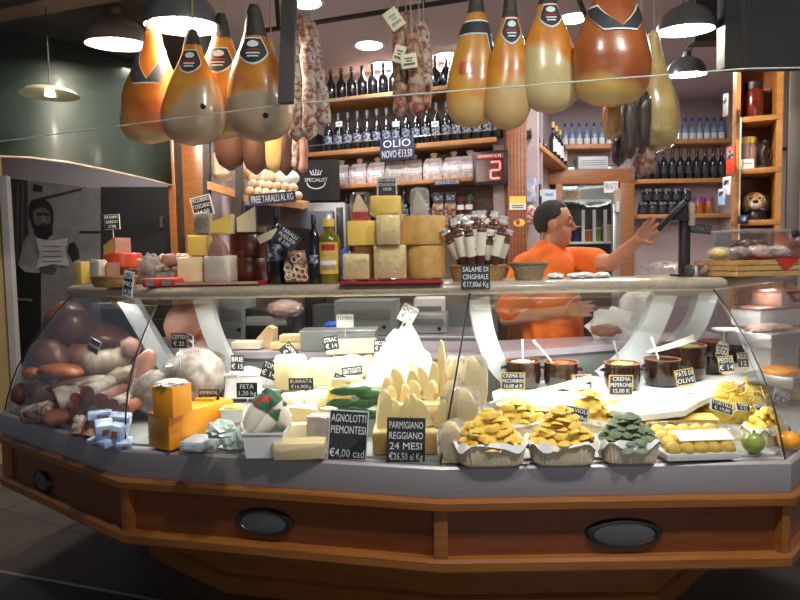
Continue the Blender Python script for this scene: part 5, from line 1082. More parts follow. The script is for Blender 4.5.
# --- cured meats, angled end
blobth('cured_ham', 'dark brown ham standing highest at the angled glass end', 'ham', 66, 326, 44, 50, 3.0, 'meatd', tilt=.4)
blobth('cured_ham', 'dark brown ham lying with its shank towards the white bracket', 'ham', 102, 338, 60, 32, 3.05, 'meatd', tilt=.25)
blobth('cured_ham', 'dark ham low at the glass end under the highest ham', 'ham', 47, 360, 42, 42, 2.85, 'meatd')
blobth('cured_ham', 'dark ham half hidden behind the orange spiced meat', 'ham', 82, 360, 44, 34, 2.95, 'meat')
blobth('ball_ham', 'round pinkish ball ham tied with string by the bracket', 'ham', 131, 347, 21, 20, 2.8, 'meatp', strings=2)
log('cured_sausage', 'thick pale tied sausage lying above the ribbed yellow piece', 'sausage', (84, 366, 2.75), (128, 358, 2.85), 13, 12, 'fat', None, strings=4)
blobth('cured_slab', 'tan slab of bacon tied with string, leaning on the seam', 'bacon', 122, 377, 40, 20, 2.65, 'fat', tilt=-.4, strings=2)
blobth('cured_slab', 'pink slab of bacon standing in front of the bracket at the seam', 'bacon', 141, 372, 22, 52, 2.6, 'meatp', tilt=.5, dp=.6)
blobth('cured_slab', 'orange spiced cured slab lying below the dark hams', 'bacon', 62, 371, 46, 15, 2.72, 'meato', tilt=.1)
blobth('cured_slab', 'long dark cured loin under the ribbed yellow piece', 'loin', 82, 384, 66, 14, 2.62, 'meatd', tilt=-.12)
p = W(72, 389, 2.74); s = S(2.74); t = thing('ribbed_cheese', 'yellow ribbed block tucked behind the big grey salami', 'cheese', p, .3)
for k in range(7): MB().box(((-12 + 4 * k) * s, 0, 5 * s), (3.6 * s, .07, 11 * s), bev=.004).make('ridge', 'ycheese', t)
log('big_salami', 'big grey mouldy salami with a brown cut face, lying along the glass', 'salami', (57, 403, 2.5), (108, 385, 2.62), 15, 13, 'mould', 'cut')
for i, (x, y, r, lab) in enumerate([(76, 399, 7, 'small sliced salami with a dark cut face, touching the big grey salami'), (87, 393, 8, 'sliced salami with a marbled end, second from the big grey salami'), (101, 401, 8.5, 'sliced salami with a broad cut face in the middle of the row'), (113, 405, 7, 'sliced salami with a dark centre, next to the blue packs'), (124, 409, 6.5, 'thin sliced salami nearest to the black seam'.replace('nearest to', 'right by'.replace('right', 'close')))]):
    log('cut_salami', lab, 'salami', (x, y, 2.42 - .01 * i), (x + 26, y - 12, 2.62), r, r * .9, 'mould' if i % 2 else 'meat', 'cut')
log('rustic_salami', 'speckled grey salami at the front of the angled glass end', 'salami', (26, 416, 2.6), (56, 408, 2.5), 9, 10, 'salami')
log('rustic_salami', 'smooth brown salami below the big grey one', 'salami', (46, 421, 2.45), (84, 408, 2.5), 9, 8, 'meat')
blobth('cured_piece', 'dark cured piece in the corner beside the speckled salami', 'cured meat', 24, 394, 26, 24, 2.75, 'meatd')
blobth('cured_piece', 'brown cured piece with foil top near the corner', 'cured meat', 42, 392, 26, 26, 2.7, 'meat')
blobth('cured_piece', 'red cured piece with a dark wrapped tip at the glass end', 'cured meat', 32, 374, 18, 14, 2.75, 'meato')
log('rustic_salami', 'short mottled salami end standing before the blue packs', 'salami', (77, 435, 2.32), (80, 416, 2.36), 6, 6, 'salami', 'cut')
log('rustic_salami', 'short mottled salami end next to the other, by the blue packs', 'salami', (87, 437, 2.3), (93, 420, 2.34), 7, 6.5, 'salamir', 'cut')
for i, (x, yb, w, h, r) in enumerate([(100, 418, 22, 8, .4), (120, 424, 20, 12, .2), (104, 434, 16, 16, .5), (117, 440, 16, 18, -.2), (102, 444, 28, 7, -.5), (124, 446, 14, 9, .3)]):
    p = W(x, yb, 2.30 if yb < 430 else 2.2); s = S(2.3); t = thing('sliced_pack', ['pale blue pack lying on top behind the sliced salamis', 'pale blue pack tilted against the seam', 'blue and brown meat pack standing in the packs heap', 'blue meat pack standing close to the seam', 'flat blue pack lying at the glass bottom edge', 'small blue pack in the corner under the seam'][i], 'packet', p, r, None, (.2 * (i % 3), .15 * (i % 2), r))
    MB().box((0, 0, h * s * .4), (w * s, .05, h * s), bev=.006).make('pack', 'bluepack', t); MB().box((w * s * .1, -.0265, h * s * .4), (w * s * .4, .003, h * s * .4), bev=.001).make('meat_window', 'meat', t)
# --- wrapped big pieces and hams at the middle seam
blobth('wrapped_ham', 'large grey wrapped ham lying behind the orange cheese blocks', 'ham', 196, 376, 62, 56, 2.6, 'mould', wrapm='wrap', tilt=.2)
blobth('wrapped_ham', 'wrapped mottled ham leaning at the seam above the orange blocks', 'ham', 152, 392, 40, 46, 2.55, 'mould', wrapm='wrap', tilt=.7)
blobth('mortadella', 'pinkish grey mortadella hanging high between the two white brackets', 'mortadella', 183, 322, 36, 44, 2.85, 'meatp', tilt=.5)
blobth('wrapped_ham', 'pale pink ham piece on the case floor behind the price cards', 'ham', 208, 352, 34, 24, 2.75, 'meatp', wrapm='wrap')
blobth('cured_piece', 'red brown cured piece beside the second bracket', 'cured meat', 196, 333, 20, 14, 2.9, 'meato')
# orange cheddar
def block(name, lab, cat, px, pyb, w, h, z, m, d=.08, yaw=YA, grp=None, part='cheese', bev=.004, wrapm=None):
    t, s = loc_(name, lab, cat, px, pyb, z, yaw, grp); MB().box((0, d / 2, h * s / 2), (w * s, d, h * s), bev=bev).make(part, m, t)
    if wrapm: MB().blob((0, d / 2, h * s / 2), (w * s * .56, d * .6, h * s * .56), amp=.1, fr=6, seed=px, sq=.4).make('wrap', wrapm, t, None, 15)
    return t
t = block('orange_cheese', 'long orange cheese block lying under the upright orange block', 'cheese', 159, 449, 33, 36, DK, 'orangech', .3, -.55); MB().box((0, -.002, .05), (.115, .006, .03)).make('film_band', 'wrap', t)
t = block('orange_cheese', 'upright orange cheese block with a torn white wrapper on top', 'cheese', 163, 418, 26, 32, DK + 36.5 * S(2.13), 'orangech', .1, -.35); MB().blob((.0, .05, .112), (.05, .055, .01), amp=.5, fr=5).make('wrapper_top', 'paper', t, None, 20)
block('orange_cheese', 'small orange cheese piece behind the price card on the wrapped ham', 'cheese', 205, 418, 20, 20, S1, 'orangech', .06)
# white and blue packs
for i, (x, yb, w, h, z, lab) in enumerate([(190, 452, 24, 10, DK, 'white and blue cheese pack at the bottom of the stack beside the orange block'), (191, 442, 24, 10, DK + .036, 'white and blue cheese pack on top of the stack beside the orange block')]):
    t = block('cheese_pack', lab, 'packet', x, 452, w, h, z, 'greyw', .1, -.2, part='carton'); MB().box((0, -.0015, .017), (.05, .003, .015)).make('label', 'bluepack', t)
for i, (x, yb, w, h, lab) in enumerate([(212, 450, 18, 26, 'pale green mozzarella bag next to the white and blue packs'), (228, 452, 20, 24, 'pale green mozzarella bag in the middle of the bags'), (240, 452, 14, 26, 'pale green mozzarella bag touching the white tub'), (218, 436, 30, 18, 'pale blue mozzarella bag lying on the others below the butter tub')]):
    z = DK if yb > 440 else DK + .09; p = gp(x, 452 if z == DK else 440, z); s = S(p.y); t = thing('mozzarella_bag', lab, 'bag', p + Vector((0, .03, h * s / 2)), .2 * i)
    MB().blob((0, 0, 0), (w * s * .42, .035, h * s * .42), amp=.2, seed=i).make('mozzarella', 'whitech', t); MB().blob((0, 0, 0), (w * s * .5, .042, h * s * .5), amp=.3, fr=5, seed=i + 9).make('bag', mat('pale_green_film', (.55, .72, .6), (.75, .82, .8), 18, .25, lo=.4, hi=.6, coat=.4), t, None, 25)
# tub with sleeves
def tub(name, lab, px, pyb, w, h, z, yaw=YA, m='white', fill='whitech', dk=.8, flare=.86):
    t, s = loc_(name, lab, 'tub', px, pyb, z, yaw); a = w * s / 2; d = a * dk; H = h * s
    def rc(k, zz): return [(-a * k, -d * k + d, zz), (a * k, -d * k + d, zz), (a * k, d * k + d, zz), (-a * k, d * k + d, zz)]
    MB().loft([rc(flare, 0), rc(1, H), rc(1.06, H), rc(1.06, H - .006), rc(.95, H - .006), rc(flare - .04, .006)]).make('tub_body', m, t, None, 30)
    if fill: MB().blob((0, d, H * .9), (a * .88, d * .85, H * .35), amp=.15, seed=px).make('filling', fill, t)
    return t, s, H
tub('cheese_tub', 'white square tub holding the sleeved provola cheeses', 263, 459, 42, 27, DK, fill=None)
p0 = gp(263, 459, DK) + Vector((0, .07, .08)); 
for i, (dx, dz, tl, lab) in enumerate([(-.03, .055, .55, 'white provola with a green and red sleeve, leaning out over the tub edge'), (.0, .03, .8, 'white provola with green and red ends low in the tub'), (.035, .06, -.5, 'large white provola with a red topped sleeve standing at the back of the tub')]):
    t = thing('provola_cheese', lab, 'cheese', p0 + Vector((dx, .01 * i, dz)), 0, None, (0, tl, .2)); MB().blob((0, 0, 0), (.036, .034, .075), amp=.06).make('cheese', 'whitech', t); MB().lathe([(.012, .085), (.03, .06), (.0375, .028), (.0345, .026)], 18, cap=False).make('sleeve', 'gcheck', t)
tub('butter_tub', 'white tub of yellow butter behind the mozzarella bags', 232, 423, 24, 14, S1, fill='ycheese')
tub('feta_tub', 'big white tub behind the FETA price card', 244, 398, 36, 24, S1 + .02, fill='whitech', flare=1.1)
# --- cheeses of the middle section
CH = [  # px, base py, w, h, z, material, kind, label
 (288, 390, 36, 32, S2, 'pale', 'round', 'round white cheese wheel behind the tall tilted price card'),
 (322, 386, 30, 26, S2, MATS['grated_pale'] if 'grated_pale' in MATS else mat('grated_pale', (.88, .8, .52), (.78, .68, .38), 60, .8, bump=1), 'block', 'thick pale crumbly cheese block under the long tilted price card'),
 (306, 396, 30, 14, S1 + .03, 'pale', 'block', 'pale cheese block with a tan rind in the second row'),
 (268, 404, 26, 14, S1, 'whitech', 'block', 'white cheese block beside the FETA card'),
 (292, 410, 26, 16, S1, 'whitech', 'round', 'small white soft cheese disc before the round wheel'),
 (316, 410, 28, 16, S1, 'whitech', 'round', 'white soft cheese disc under the wide price card'),
 (340, 412, 24, 24, S1, 'ycheese', 'block', 'stack of yellow sliced cheese beside the leaf pack'),
 (345, 392, 28, 14, S2, 'pale', 'block', 'pale cheese block below the grated cheese'),
 (302, 424, 32, 18, DK + .045, 'pale', 'tri', 'pale wedge with a thin rind, topmost of the wedge pile'),
 (299, 440, 34, 16, DK + .0, 'pale', 'block', 'pale yellow cheese block under the topmost wedge'),
 (299, 460, 52, 17, DK, 'pale', 'block', 'wide wrapped pale cheese slab lying at the front glass'),
 (272, 424, 22, 16, S1 - .03, 'whitech', 'block', 'white cheese piece behind the sleeved provola'),
 (330, 424, 22, 16, DK + .03, 'pale', 'tri', 'pale triangular wedge next to the mottled pate'),
 (352, 354, 52, 14, WT + .0005, 'whitech', 'block', 'long white cheese bar on the rear ledge'),
 (366, 404, 30, 18, S2 - .03, 'whitech', 'block', 'white cheese block behind the green leaf pack'),
]
for i, (px, pyb, w, h, z, m, k, lab) in enumerate(CH):
    if k == 'block':
        t = block('cheese_block', lab, 'cheese', px, pyb, w, h, z, m, .075, YA + R.uniform(-.2, .2), wrapm='wrap' if i in (10, 12) else None); 
        if 'sliced' in lab:
            s = S(t.location.y)
            for q in range(4): MB().box((0, -.0015, h * s * (.15 + .22 * q)), (w * s * 1.0, .004, .003)).make('slice_gap', 'pale', t)
    elif k == 'round':
        t, s = loc_('round_cheese', lab, 'cheese', px, pyb, z); t.location.y += w * s / 2; MB().lathe([(w * s * .44, 0), (w * s * .5, h * s * .15), (w * s * .5, h * s * .8), (w * s * .42, h * s)], 32).make('cheese', m, t, None, 60)
    else:
        t, s = loc_('cheese_wedge', lab, 'cheese', px, pyb, z, YA); ww = w * s; MB().loft([[(-ww / 2, 0, 0), (ww / 2, .0, 0), (ww * .3, .09, 0)], [(-ww / 2, 0, h * s), (ww / 2, 0, h * s * .8), (ww * .3, .09, h * s)]]).make('cheese', m, t); MB().loft([[(ww / 2, -.001, 0), (ww * .3, .091, 0), (ww * .31, .093, 0), (ww * .51, .0, 0)], [(ww / 2, -.001, h * s * .81), (ww * .3, .091, h * s), (ww * .31, .093, h * s), (ww * .51, 0, h * s * .81)]]).make('rind', 'rind', t)
t = block('mottled_pate', 'grey pink mottled pate block in wrap on the front slab', 'pate', 318, 449, 28, 30, DK + .002, mat('mottled_grey_pink', (.55, .47, .45), (.42, .33, .32), 30, .5), .06, YA - .2, wrapm='wrap')
t.location.y += .04
# grated cheese heap, ricotta mound
p = gp(352, 380, S2 + .01); s = S(p.y); t = thing('grated_cheese', 'loose heap of pale grated cheese behind its yellow price card', 'cheese', p); MB().blob((0, .05, .0), (32 * s, .1, 22 * s), amp=.3, fr=6, sub=4, sq=.8).make('heap', mat('grated_pale', (.88, .8, .52), (.78, .68, .38), 60, .8, bump=1), t)
p = gp(402, 385, S2); s = S(p.y); t = thing('ricotta_mound', 'big white ricotta mound rising behind the parmesan pieces', 'cheese', p + Vector((0, .06, 0))); MB().blob((0, 0, 0), (38 * s, 26 * s, 56 * s), amp=.22, fr=3, sub=4, seed=5, fn=lambda q: Vector((q.x * (1 - .35 * max(0, q.z) / (56 * s)), q.y, max(q.z, 0)))).make('ricotta', 'whitech', t, None, 70)
t, s = loc_('steel_tray', 'wide steel tray standing on the rear ledge', 'tray', 338, 351, WT + .0005, YA)
MB().box((0, .08, 10 * s), (76 * s, .16, 20 * s), bev=.006).make('tray_body', 'greygreen', t); MB().box((0, .08, 20 * s), (78 * s, .17, .006), bev=.002).make('rim', 'steel', t)
for i, (px, w, h, m, lab, k) in enumerate([(246, 30, 9, 'whitech', 'flat white cheese board on the rear ledge near the bracket', 0), (292, 44, 8, 'pale', 'stack of pale smoked cheese slabs on the rear ledge', 1), (262, 30, 22, 'pale', 'tan rinded wedge tilted on the rear ledge', 2)]):
    t, s = loc_('cheese_slab', lab, 'cheese', px, 350 - 2 * (k == 2), WT + .0005, YA, None)
    if k == 2: MB().loft([[(-14 * s, 0, 0), (10 * s, 0, 0), (12 * s, .09, 0), (-12 * s, .09, 0)], [(6 * s, 0, 22 * s), (12 * s, 0, 19 * s), (13 * s, .08, 19 * s), (7 * s, .08, 22 * s)]]).make('cheese', 'bread', t)
    else:
        for q in range(1 + k): MB().box((q * 4 * s, .04 + .02 * q, (h / 2 + q * h * .9) * s), (w * s * (1 - .2 * q), .09, h * s * .8), bev=.003).make('slab', m, t)
# green leaf pack
t, s = loc_('leaf_pack', 'clear pack of green leaves standing behind the agnolotti price board', 'packet', 360, 434, DK + .01, YA)
for k in range(11): MB().blob(((-20 + 4.2 * k) * s, .03 + .004 * (k % 3), (30 + 13 * math.sin(k * 1.9)) * s), (15 * s, .012, 5 * s), amp=.35, seed=k, sub=2).make('leaf', 'green', t, None, 70)
MB().blob((0, .035, 26 * s), (27 * s, .035, 26 * s), amp=.15, fr=5, sq=.7).make('bag', 'wrap', t, None, 20)
# parmesan block and pieces
t = block('parmesan_block', 'big parmesan block with brown rind at the bottom beside the seam', 'cheese', 405, 455, 66, 24, DK, 'parm', .13, YA, bev=.006); MB().box((0, -.001, .038), (.215, .004, .07), bev=.001).make('rind', 'rind', t)
PB = DK + .0785
t = block('parmesan_block', 'second parmesan block hidden behind the shards', 'cheese', 412, 430, 60, 26, S1, 'parm', .12, YA)
PB2 = S1 + 26.2 * S(t.location.y)
shard = None
for i, (px, top, w, Y, z, tl) in enumerate([(383, 389, 20, 2.10, 0, .08), (396, 398, 13, 2.12, 0, -.05), (406, 396, 12, 2.10, 0, .05), (415, 394, 14, 2.10, 0, -.08), (426, 398, 20, 2.09, 0, -.3), (438, 399, 14, 2.09, 0, .25), (388, 376, 15, 2.24, 1, .12), (399, 368, 20, 2.25, 1, -.08), (412, 370, 18, 2.24, 1, .1), (424, 366, 16, 2.26, 1, -.1), (434, 362, 15, 2.25, 1, .05), (442, 340, 11, 2.26, 1, .0), (430, 380, 15, 2.2, 1, .2), (417, 380, 16, 2.2, 1, -.2), (405, 384, 14, 2.19, 1, .1), (393, 386, 12, 2.19, 1, -.1)]):
    z = PB if z == 0 else PB2; p = W(px, 400, Y); h = (W(px, top, Y).z - z) / S(Y); p.z = z; s = S(p.y); yw = YA + R.uniform(-.4, .4)
    lab = 'broken pointed piece of parmesan standing in the pile beside the seam'
    if shard is None:
        shard = thing('parmesan_piece', lab, 'cheese', p, yw, 'parmesan pieces')
        mb = MB(); mb.loft([[(-.5, -.5, 0), (.5, -.4, 0), (.45, .5, 0), (-.4, .45, 0)], [(-.46, -.42, .35), (.44, -.42, .4), (.4, .4, .35), (-.42, .4, .4)], [(-.4, -.34, .7), (.36, -.36, .72), (.33, .34, .7), (-.36, .34, .72)], [(-.3, -.22, .95), (.12, -.24, .9), (.1, .22, .96), (-.28, .2, .92)], [(-.22, -.12, 1), (-.06, -.14, .98), (-.08, .12, 1), (-.2, .1, .99)]]).make('cheese', 'parm', shard, None, 8)
        MB().faces([(.505, -.38, .02), (.45, .48, .02), (.405, .38, .35), (.445, -.4, .4), (.53, -.38, .02), (.48, .5, .02), (.43, .4, .35), (.47, -.4, .4)], [(4, 5, 6, 7), (0, 1, 5, 4), (3, 7, 6, 2), (1, 2, 6, 5), (0, 4, 7, 3)]).make('rind', 'rind', shard)
        shard.scale = (w * s * .85, .05, h * s); shard.rotation_euler = (0, tl, yw)
    else: dup(shard, p, 0, None, None, (w * s * .85, R.uniform(.03, .055), h * s), (R.uniform(-.15, .1), tl, yw))
for i, (px, pyb, w, h, z, lab) in enumerate([(456, 460, 26, 40, DK, 'wrapped parmesan piece standing lowest just past the seam'), (470, 448, 26, 62, DK, 'tall wrapped parmesan piece just past the seam'), (456, 424, 22, 44, S1, 'wrapped parmesan piece behind the lowest one past the seam'), (472, 402, 26, 46, S2, 'wrapped parmesan piece at the back below the bracket'), (455, 396, 20, 40, S2, 'wrapped parmesan wedge at the back touching the seam')]):
    p = gp(px, pyb, z); s = S(p.y); t = dup(shard, p, 0, lab, 'wrapped parmesan pieces', (w * s, .06, h * s), (0, .05 * (i - 2), YR - .3 + .2 * i)); t.name = 'wrapped_parmesan'
    MB().blob((0, 0, .48), (.58, .6, .55), amp=.12, fr=4, seed=i, sq=.55).make('wrap', 'foggy', t, None, 15)
# --- price cards in the case
SG = [
 (348, 436, 40, 52, 2.035, ['AGNOLOTTI', 'PIEMONTESI', '', '€4,00 cad'], 'large black board AGNOLOTTI 4,00 standing in front of the leaf pack', .07, YA, .12, 0),
 (406, 441, 39, 48, 1.985, ['PARMIGIANO', 'REGGIANO', '24 MESI', '€26,50 al Kg'], 'large black board PARMIGIANO REGGIANO leaning on the parmesan block', .03, YA, .0, 0),
 (247, 390, 21, 15, 2.24, ['FETA', '1,20 hg'], 'black card FETA above the sleeved provola', .0, YA, 0, 16),
 (301, 384, 25, 12, 2.36, ['BURRATA', '€16,90Kg'], 'wide black card above the soft white discs', 0, YA, 0, 10),
 (270, 370, 16, 18, 2.5, ['TOMA', '€ 14'], 'tilted black card stuck in the round white wheel', .35, YA, 0, 6),
 (290, 353, 20, 14, 2.62, ['CAPRINO', '€ 18'], 'long black card tilted steeply over the white block', .9, YA, 0, 6),
 (237.5, 363, 13, 16, 2.55, ['BRIE', '€ 15'], 'black card standing beside the second bracket', .04, YA, 0, 10),
 (209, 395.5, 21, 13, 2.36, ['EMMENTAL', '€12,90'], 'black card on the small orange piece behind the blocks', 0, YA, 0, 8),
 (179, 340.5, 17, 15, 2.5, ['COTTO', '€ 22'], 'square black card before the mortadella', 0, YL * .4, 0, 22),
 (191, 341, 10, 12, 2.55, ['', 'NOSTR', ''], 'grey card half behind the square black card', .1, -.9, 0, 22),
 (331, 343, 15, 14, 2.62, ['STRAC', '€ 14'], 'white and black card leaning before the steel tray', -.15, YA, 0, 10),
 (382, 346, 16, 12, 2.56, ['RICOTTA', '€ 9,90'], 'speckled black card at the foot of the ricotta mound', .05, YA, 0, 12),
 (352, 371, 21, 9, 2.48, ['GRATTUGIATO'], 'black and yellow card lying on the grated cheese', -.12, YA, .3, 0),
 (339, 380, 12, 12, 2.42, ['MIX', '13'], 'small tilted card below the grated cheese', .35, YA, 0, 8),
 (345, 321, 17, 13, 2.78, ['TOMINI', ''], 'white card with faint writing on the steel tray', 0, YA, 0, 10),
 (408, 314, 16, 18, 2.62, ['DOP', '€ 9'], 'white and black card tilted on top of the ricotta mound', .5, YA, 0, 16),
 (94, 346, 14, 14, 2.62, ['', 'SALUMI', ''], 'thin framed dark card tilted before the dark hams', .45, YL * .5, 0, 18),
]
for i, (px, py, w, h, Y, ln, lab, tl, yw, le, stk) in enumerate(SG):
    wht = i in (14, 15, 10)
    sign(px, py, w, h, Y, ln, lab, tl, yw, lean=le, stake=stk, card='paper' if wht and i != 10 else 'slate', ink='slate' if i in (14, 15) else 'chalk', edge=None if i not in (0, 16, 9) else 'greyw', edgew=.05)
# --- bowls
def pot(px, pyb, w, h, fill, lab, spoon=None, z=.9005, small=0):
    t, s = loc_('terracotta_pot', lab, 'pot', px, pyb, z, .2 * ((px % 5) - 2)); r = w * s / 2; H = h * s; t.location.y += r * .8
    MB().lathe([(r * .78, 0), (r * .95, H * .2), (r, H * .5), (r * .95, H * .82), (r * .97, H * .97)], 36).make('pot_body', 'terr', t, None, 60)
    MB().lathe([(r * .97, H * .965), (r * 1.0, H), (r * .9, H), (r * .86, H * .9)], 36, cap=False).make('rim', 'terrim', t, None, 60)
    MB().blob((0, 0, H * .9), (r * .87, r * .87, H * .09), amp=.25, fr=7, sub=4).make('filling', fill, t, None, 70)
    for sx in (-1, 1): MB().tube([(sx * r * .96, -.012, H * .75), (sx * r * 1.16, -.01, H * .72), (sx * r * 1.16, .01, H * .7), (sx * r * .96, .012, H * .75)], .006, 8).make('handle', 'terr', t)
    if spoon:
        dx, m = spoon; t2 = thing('serving_spoon', 'upright spoon standing in the ' + lab.split(' pot of ')[1].split(',')[0], 'spoon', t.location + Vector((dx * s * .3, 0, H * .92))); e = Vector((dx * s, .01, 24 * s))
        MB().tube([(0, 0, -.01), e * .6, e], [.004, .0035, .006], 8).make('handle', m, t2); MB().blob((-dx * s * .1, 0, -.012), (.014, .012, .01), sub=2).make('bowl', m, t2)
    return t
pot(526, 390, 37, 28, 'whitech', 'brown terracotta pot of white cream, first from the bracket', (0, 'white'))
pot(565, 391, 36, 28, 'meato', 'brown terracotta pot of orange sauce, second from the bracket', (-22, 'white'))
pot(627, 392, 36, 28, 'ycheese', 'brown terracotta pot of yellow peppers in the middle of the shelf', (-6, 'steel'))
pot(668, 388, 37, 28, 'terr', 'brown terracotta pot of dark olive paste under the white blade', (-8, 'white'))
pot(690, 382, 48, 36, mat('green_pesto', (.26, .3, .02), (.18, .22, .015), 50, .5), 'large black glazed pot of green pesto behind the olive paste pot')
pot(716, 375, 28, 34, 'redwax', 'dark pot of red sauce behind the pesto')
pot(742, 362, 18, 18, 'meatd', 'small dark pot at the far end of the wavy shelf')
for px, py, w, h, Y, ln, lab, tl, yw in [(513, 381, 25, 17, 2.42, ['CREMA DI', 'PECORINO', '16,00 al K'], 'gold framed card CREMA DI PECORINO before the white cream pot', .04, .1), (582, 383, 19, 17, 2.44, ['SALSA', '15,00 K'], 'gold framed card at the orange sauce pot', -.05, -.3), (621, 385, 25, 20, 2.42, ['CREMA', 'PEPERONE', '15,00 K'], 'gold framed card before the yellow pepper pot', .03, .05), (685, 377, 18, 16, 2.42, ['PATE DI', 'OLIVE'], 'gold framed card at the olive paste pot', -.22, -.2), (726, 364, 14, 16, 2.62, ['PESTO', '€ 14'], 'gold framed card angled beyond the pesto pot', -.15, -.5), (743, 360, 10, 15, 2.75, ['AGLIO', '12'], 'gold framed narrow card at the small far pot', -.1, -.6), (722, 351, 11, 13, 2.75, ['SUGO'], 'small gold framed card behind the pesto card', .1, -.5)]:
    t = sign(px, py, w, h, Y, ln, lab, tl, yw, edge='rind', edgew=.09); s = S(Y); MB().box((0, .012, -h * s * .5 - .004), (w * s * .7, .03, .01), bev=.002).make('foot', 'bread', t)
def blade(a, b, w0, w1, lab):
    A, B = W(*a), W(*b); t = thing('serving_spatula', lab, 'spatula', A); d = B - A; sd = d.cross(Vector((0, 1, 0))).normalized(); rings = []
    for k in range(7):
        u = k / 6; ww = (w0 + (w1 - w0) * u) * S(2.3) * (.3 if k == 0 else 1); c = d * u + Vector((0, 0, -.004 * math.sin(u * PI)))
        rings.append([c - sd * ww / 2, c + sd * ww / 2, c + sd * ww / 2 + Vector((0, .004, 0)), c - sd * ww / 2 + Vector((0, .004, 0))])
    MB().loft(rings).make('blade', 'white', t)
blade((489, 403, 2.32), (592, 378, 2.36), 4, 7, 'long white plastic blade lying in front of the two first pots')
blade((648, 352, 2.5), (694, 338, 2.56), 4, 8, 'white plastic blade across the olive paste pot')
# --- fresh pasta
def ravmesh(m, k):
    mb = MB(); n = 14
    if k == 'rav': mb.loft([[(.026 * c(a) * (1 + .06 * (j % 2)), .022 * math.sin(a) * (1 + .06 * (j % 2)), 0) for j, a in enumerate([2 * PI * i / n for i in range(n)]) for c in (math.cos,)], [(.019 * math.cos(2 * PI * i / n), .015 * math.sin(2 * PI * i / n), .009) for i in range(n)], [(.008 * math.cos(2 * PI * i / n), .006 * math.sin(2 * PI * i / n), .0125) for i in range(n)]]); 
    else:  # folded half-moon
        mb.loft([[(.028 * math.cos(PI * i / n), .024 * math.sin(PI * i / n) - .008, 0.001 * (i % 2)) for i in range(n + 1)], [(.02 * math.cos(PI * i / n), .016 * math.sin(PI * i / n) - .006, .013) for i in range(n + 1)], [(.006 * math.cos(PI * i / n), .006 * math.sin(PI * i / n) - .003, .016) for i in range(n + 1)]])
    return mb
PROTO = {}
def tray(px, pyb, w, h, z, m, labt, labp, grp, yaw=YR, dk=.62, heap=None, kind='rav', lay=None, sc=1, rough=0):
    t, s = loc_('pasta_tray', labt, 'tray', px, pyb, z, yaw); a = w * s / 2; b = a * dk; H = h * s; t.location.y += b * .9; n = 60
    def ring(k, zz, fl): return [(a * k * math.copysign(abs(math.cos(q)) ** .5, math.cos(q)) * (1 + fl * (j % 2)), b * k * math.copysign(abs(math.sin(q)) ** .5, math.sin(q)) * (1 + fl * (j % 2)), zz) for j, q in enumerate([2 * PI * j / n for j in range(n)])]
    MB().loft([ring(.86, 0, .0), ring(.88, H * .1, .05), ring(.97, H * .9, .05), ring(1, H, 0), ring(.95, H, 0), ring(.8, .006, 0)]).make('tray_body', 'tray', t, None, 20)
    lr = [ring(.93, H * .8, 0), ring(1.02, H * 1.05, 0), ring(1.1, H * .92, 0)]
    for j in range(n): lr[2][j] = (lr[2][j][0], lr[2][j][1], H * (.86 + .2 * math.sin(j * .55 + px))); lr[1][j] = (lr[1][j][0], lr[1][j][1], H * (1.05 + .1 * math.sin(j * .8 + px)))
    MB().loft(lr + [[(x * .985, y * .985, zz + .001) for x, y, zz in r_] for r_ in lr[::-1]], cap=False).make('paper_liner', 'paper', t, None, 60)
    if not heap: return t
    top = heap * s; MB().blob((0, 0, H * .75), (a * .72, b * .72, (top - H * .75) * .8), amp=.12, fr=5, seed=px, fn=lambda q: Vector((q.x, q.y, max(q.z, -.002)))).make('pasta_bed', m, t, None, 70); M = Matrix.Translation(t.location) @ RZ(yaw)
    lay = lay or [(.0, .78, 13), (.2, .72, 12), (.42, .58, 10), (.62, .42, 7), (.8, .24, 4), (.97, .05, 1), (.1, .4, 5)]
    for (u, rr, cnt) in lay:
        for q in range(cnt):
            an = 2 * PI * q / cnt + u * 7 + R.uniform(-.2, .2); x = a * rr * math.cos(an) + R.uniform(-.008, .008); y = b * rr * math.sin(an) + R.uniform(-.008, .008); zz = H * .75 + u * (top - H * .75) + R.uniform(-.007, .007)
            loc = M @ Vector((x, y, zz)); tl = .1 + R.uniform(-.55, .5)
            rot = (Matrix.Rotation(an + yaw + R.uniform(-.5, .5), 3, 'Z') @ Matrix.Rotation(tl, 3, 'Y') @ Matrix.Rotation(R.uniform(-3, 3), 3, 'Z')).to_euler()
            key = (kind, m)
            if key not in PROTO:
                o = ravmesh(m, kind).make('filled_pasta', m, None, None, 50); tag(o, labp, 'pasta', grp); PROTO[key] = o
            else:
                o = PROTO[key].copy(); COL.objects.link(o); o['label'] = labp; o['group'] = grp
            o.location = loc; o.rotation_euler = rot; o.scale = (sc,) * 3
    return t
L1 = [(.02, .84, 14), (.2, .76, 13), (.4, .64, 11), (.58, .5, 9), (.76, .34, 6), (.9, .18, 3), (1, .02, 1), (.1, .45, 5), (.4, .3, 3)]
tray(493, 467, 72, 22, DK, 'pasta', 'fluted paper tray of yellow pasta beside the seam', 'yellow filled pasta piece in the tray beside the seam', 'pasta in the tray by the seam', heap=50, lay=L1, kind='moon', sc=1.0)
tray(522, 441, 58, 18, DK, 'pasta', 'paper tray of yellow pasta tucked under the white blade', 'yellow filled pasta piece in the tray tucked under the white blade', 'pasta in the tray under the blade', heap=36, lay=[(.1, .78, 10), (.4, .6, 9), (.7, .4, 6), (.95, .15, 3), (.1, .3, 3)], kind='moon', sc=1.1)
tray(566, 466, 68, 22, DK, 'pasta', 'fluted paper tray of plump yellow ravioli beside the green pasta', 'plump yellow raviolo in the tray beside the green pasta', 'ravioli beside the green pasta', heap=54, lay=L1, sc=.92)
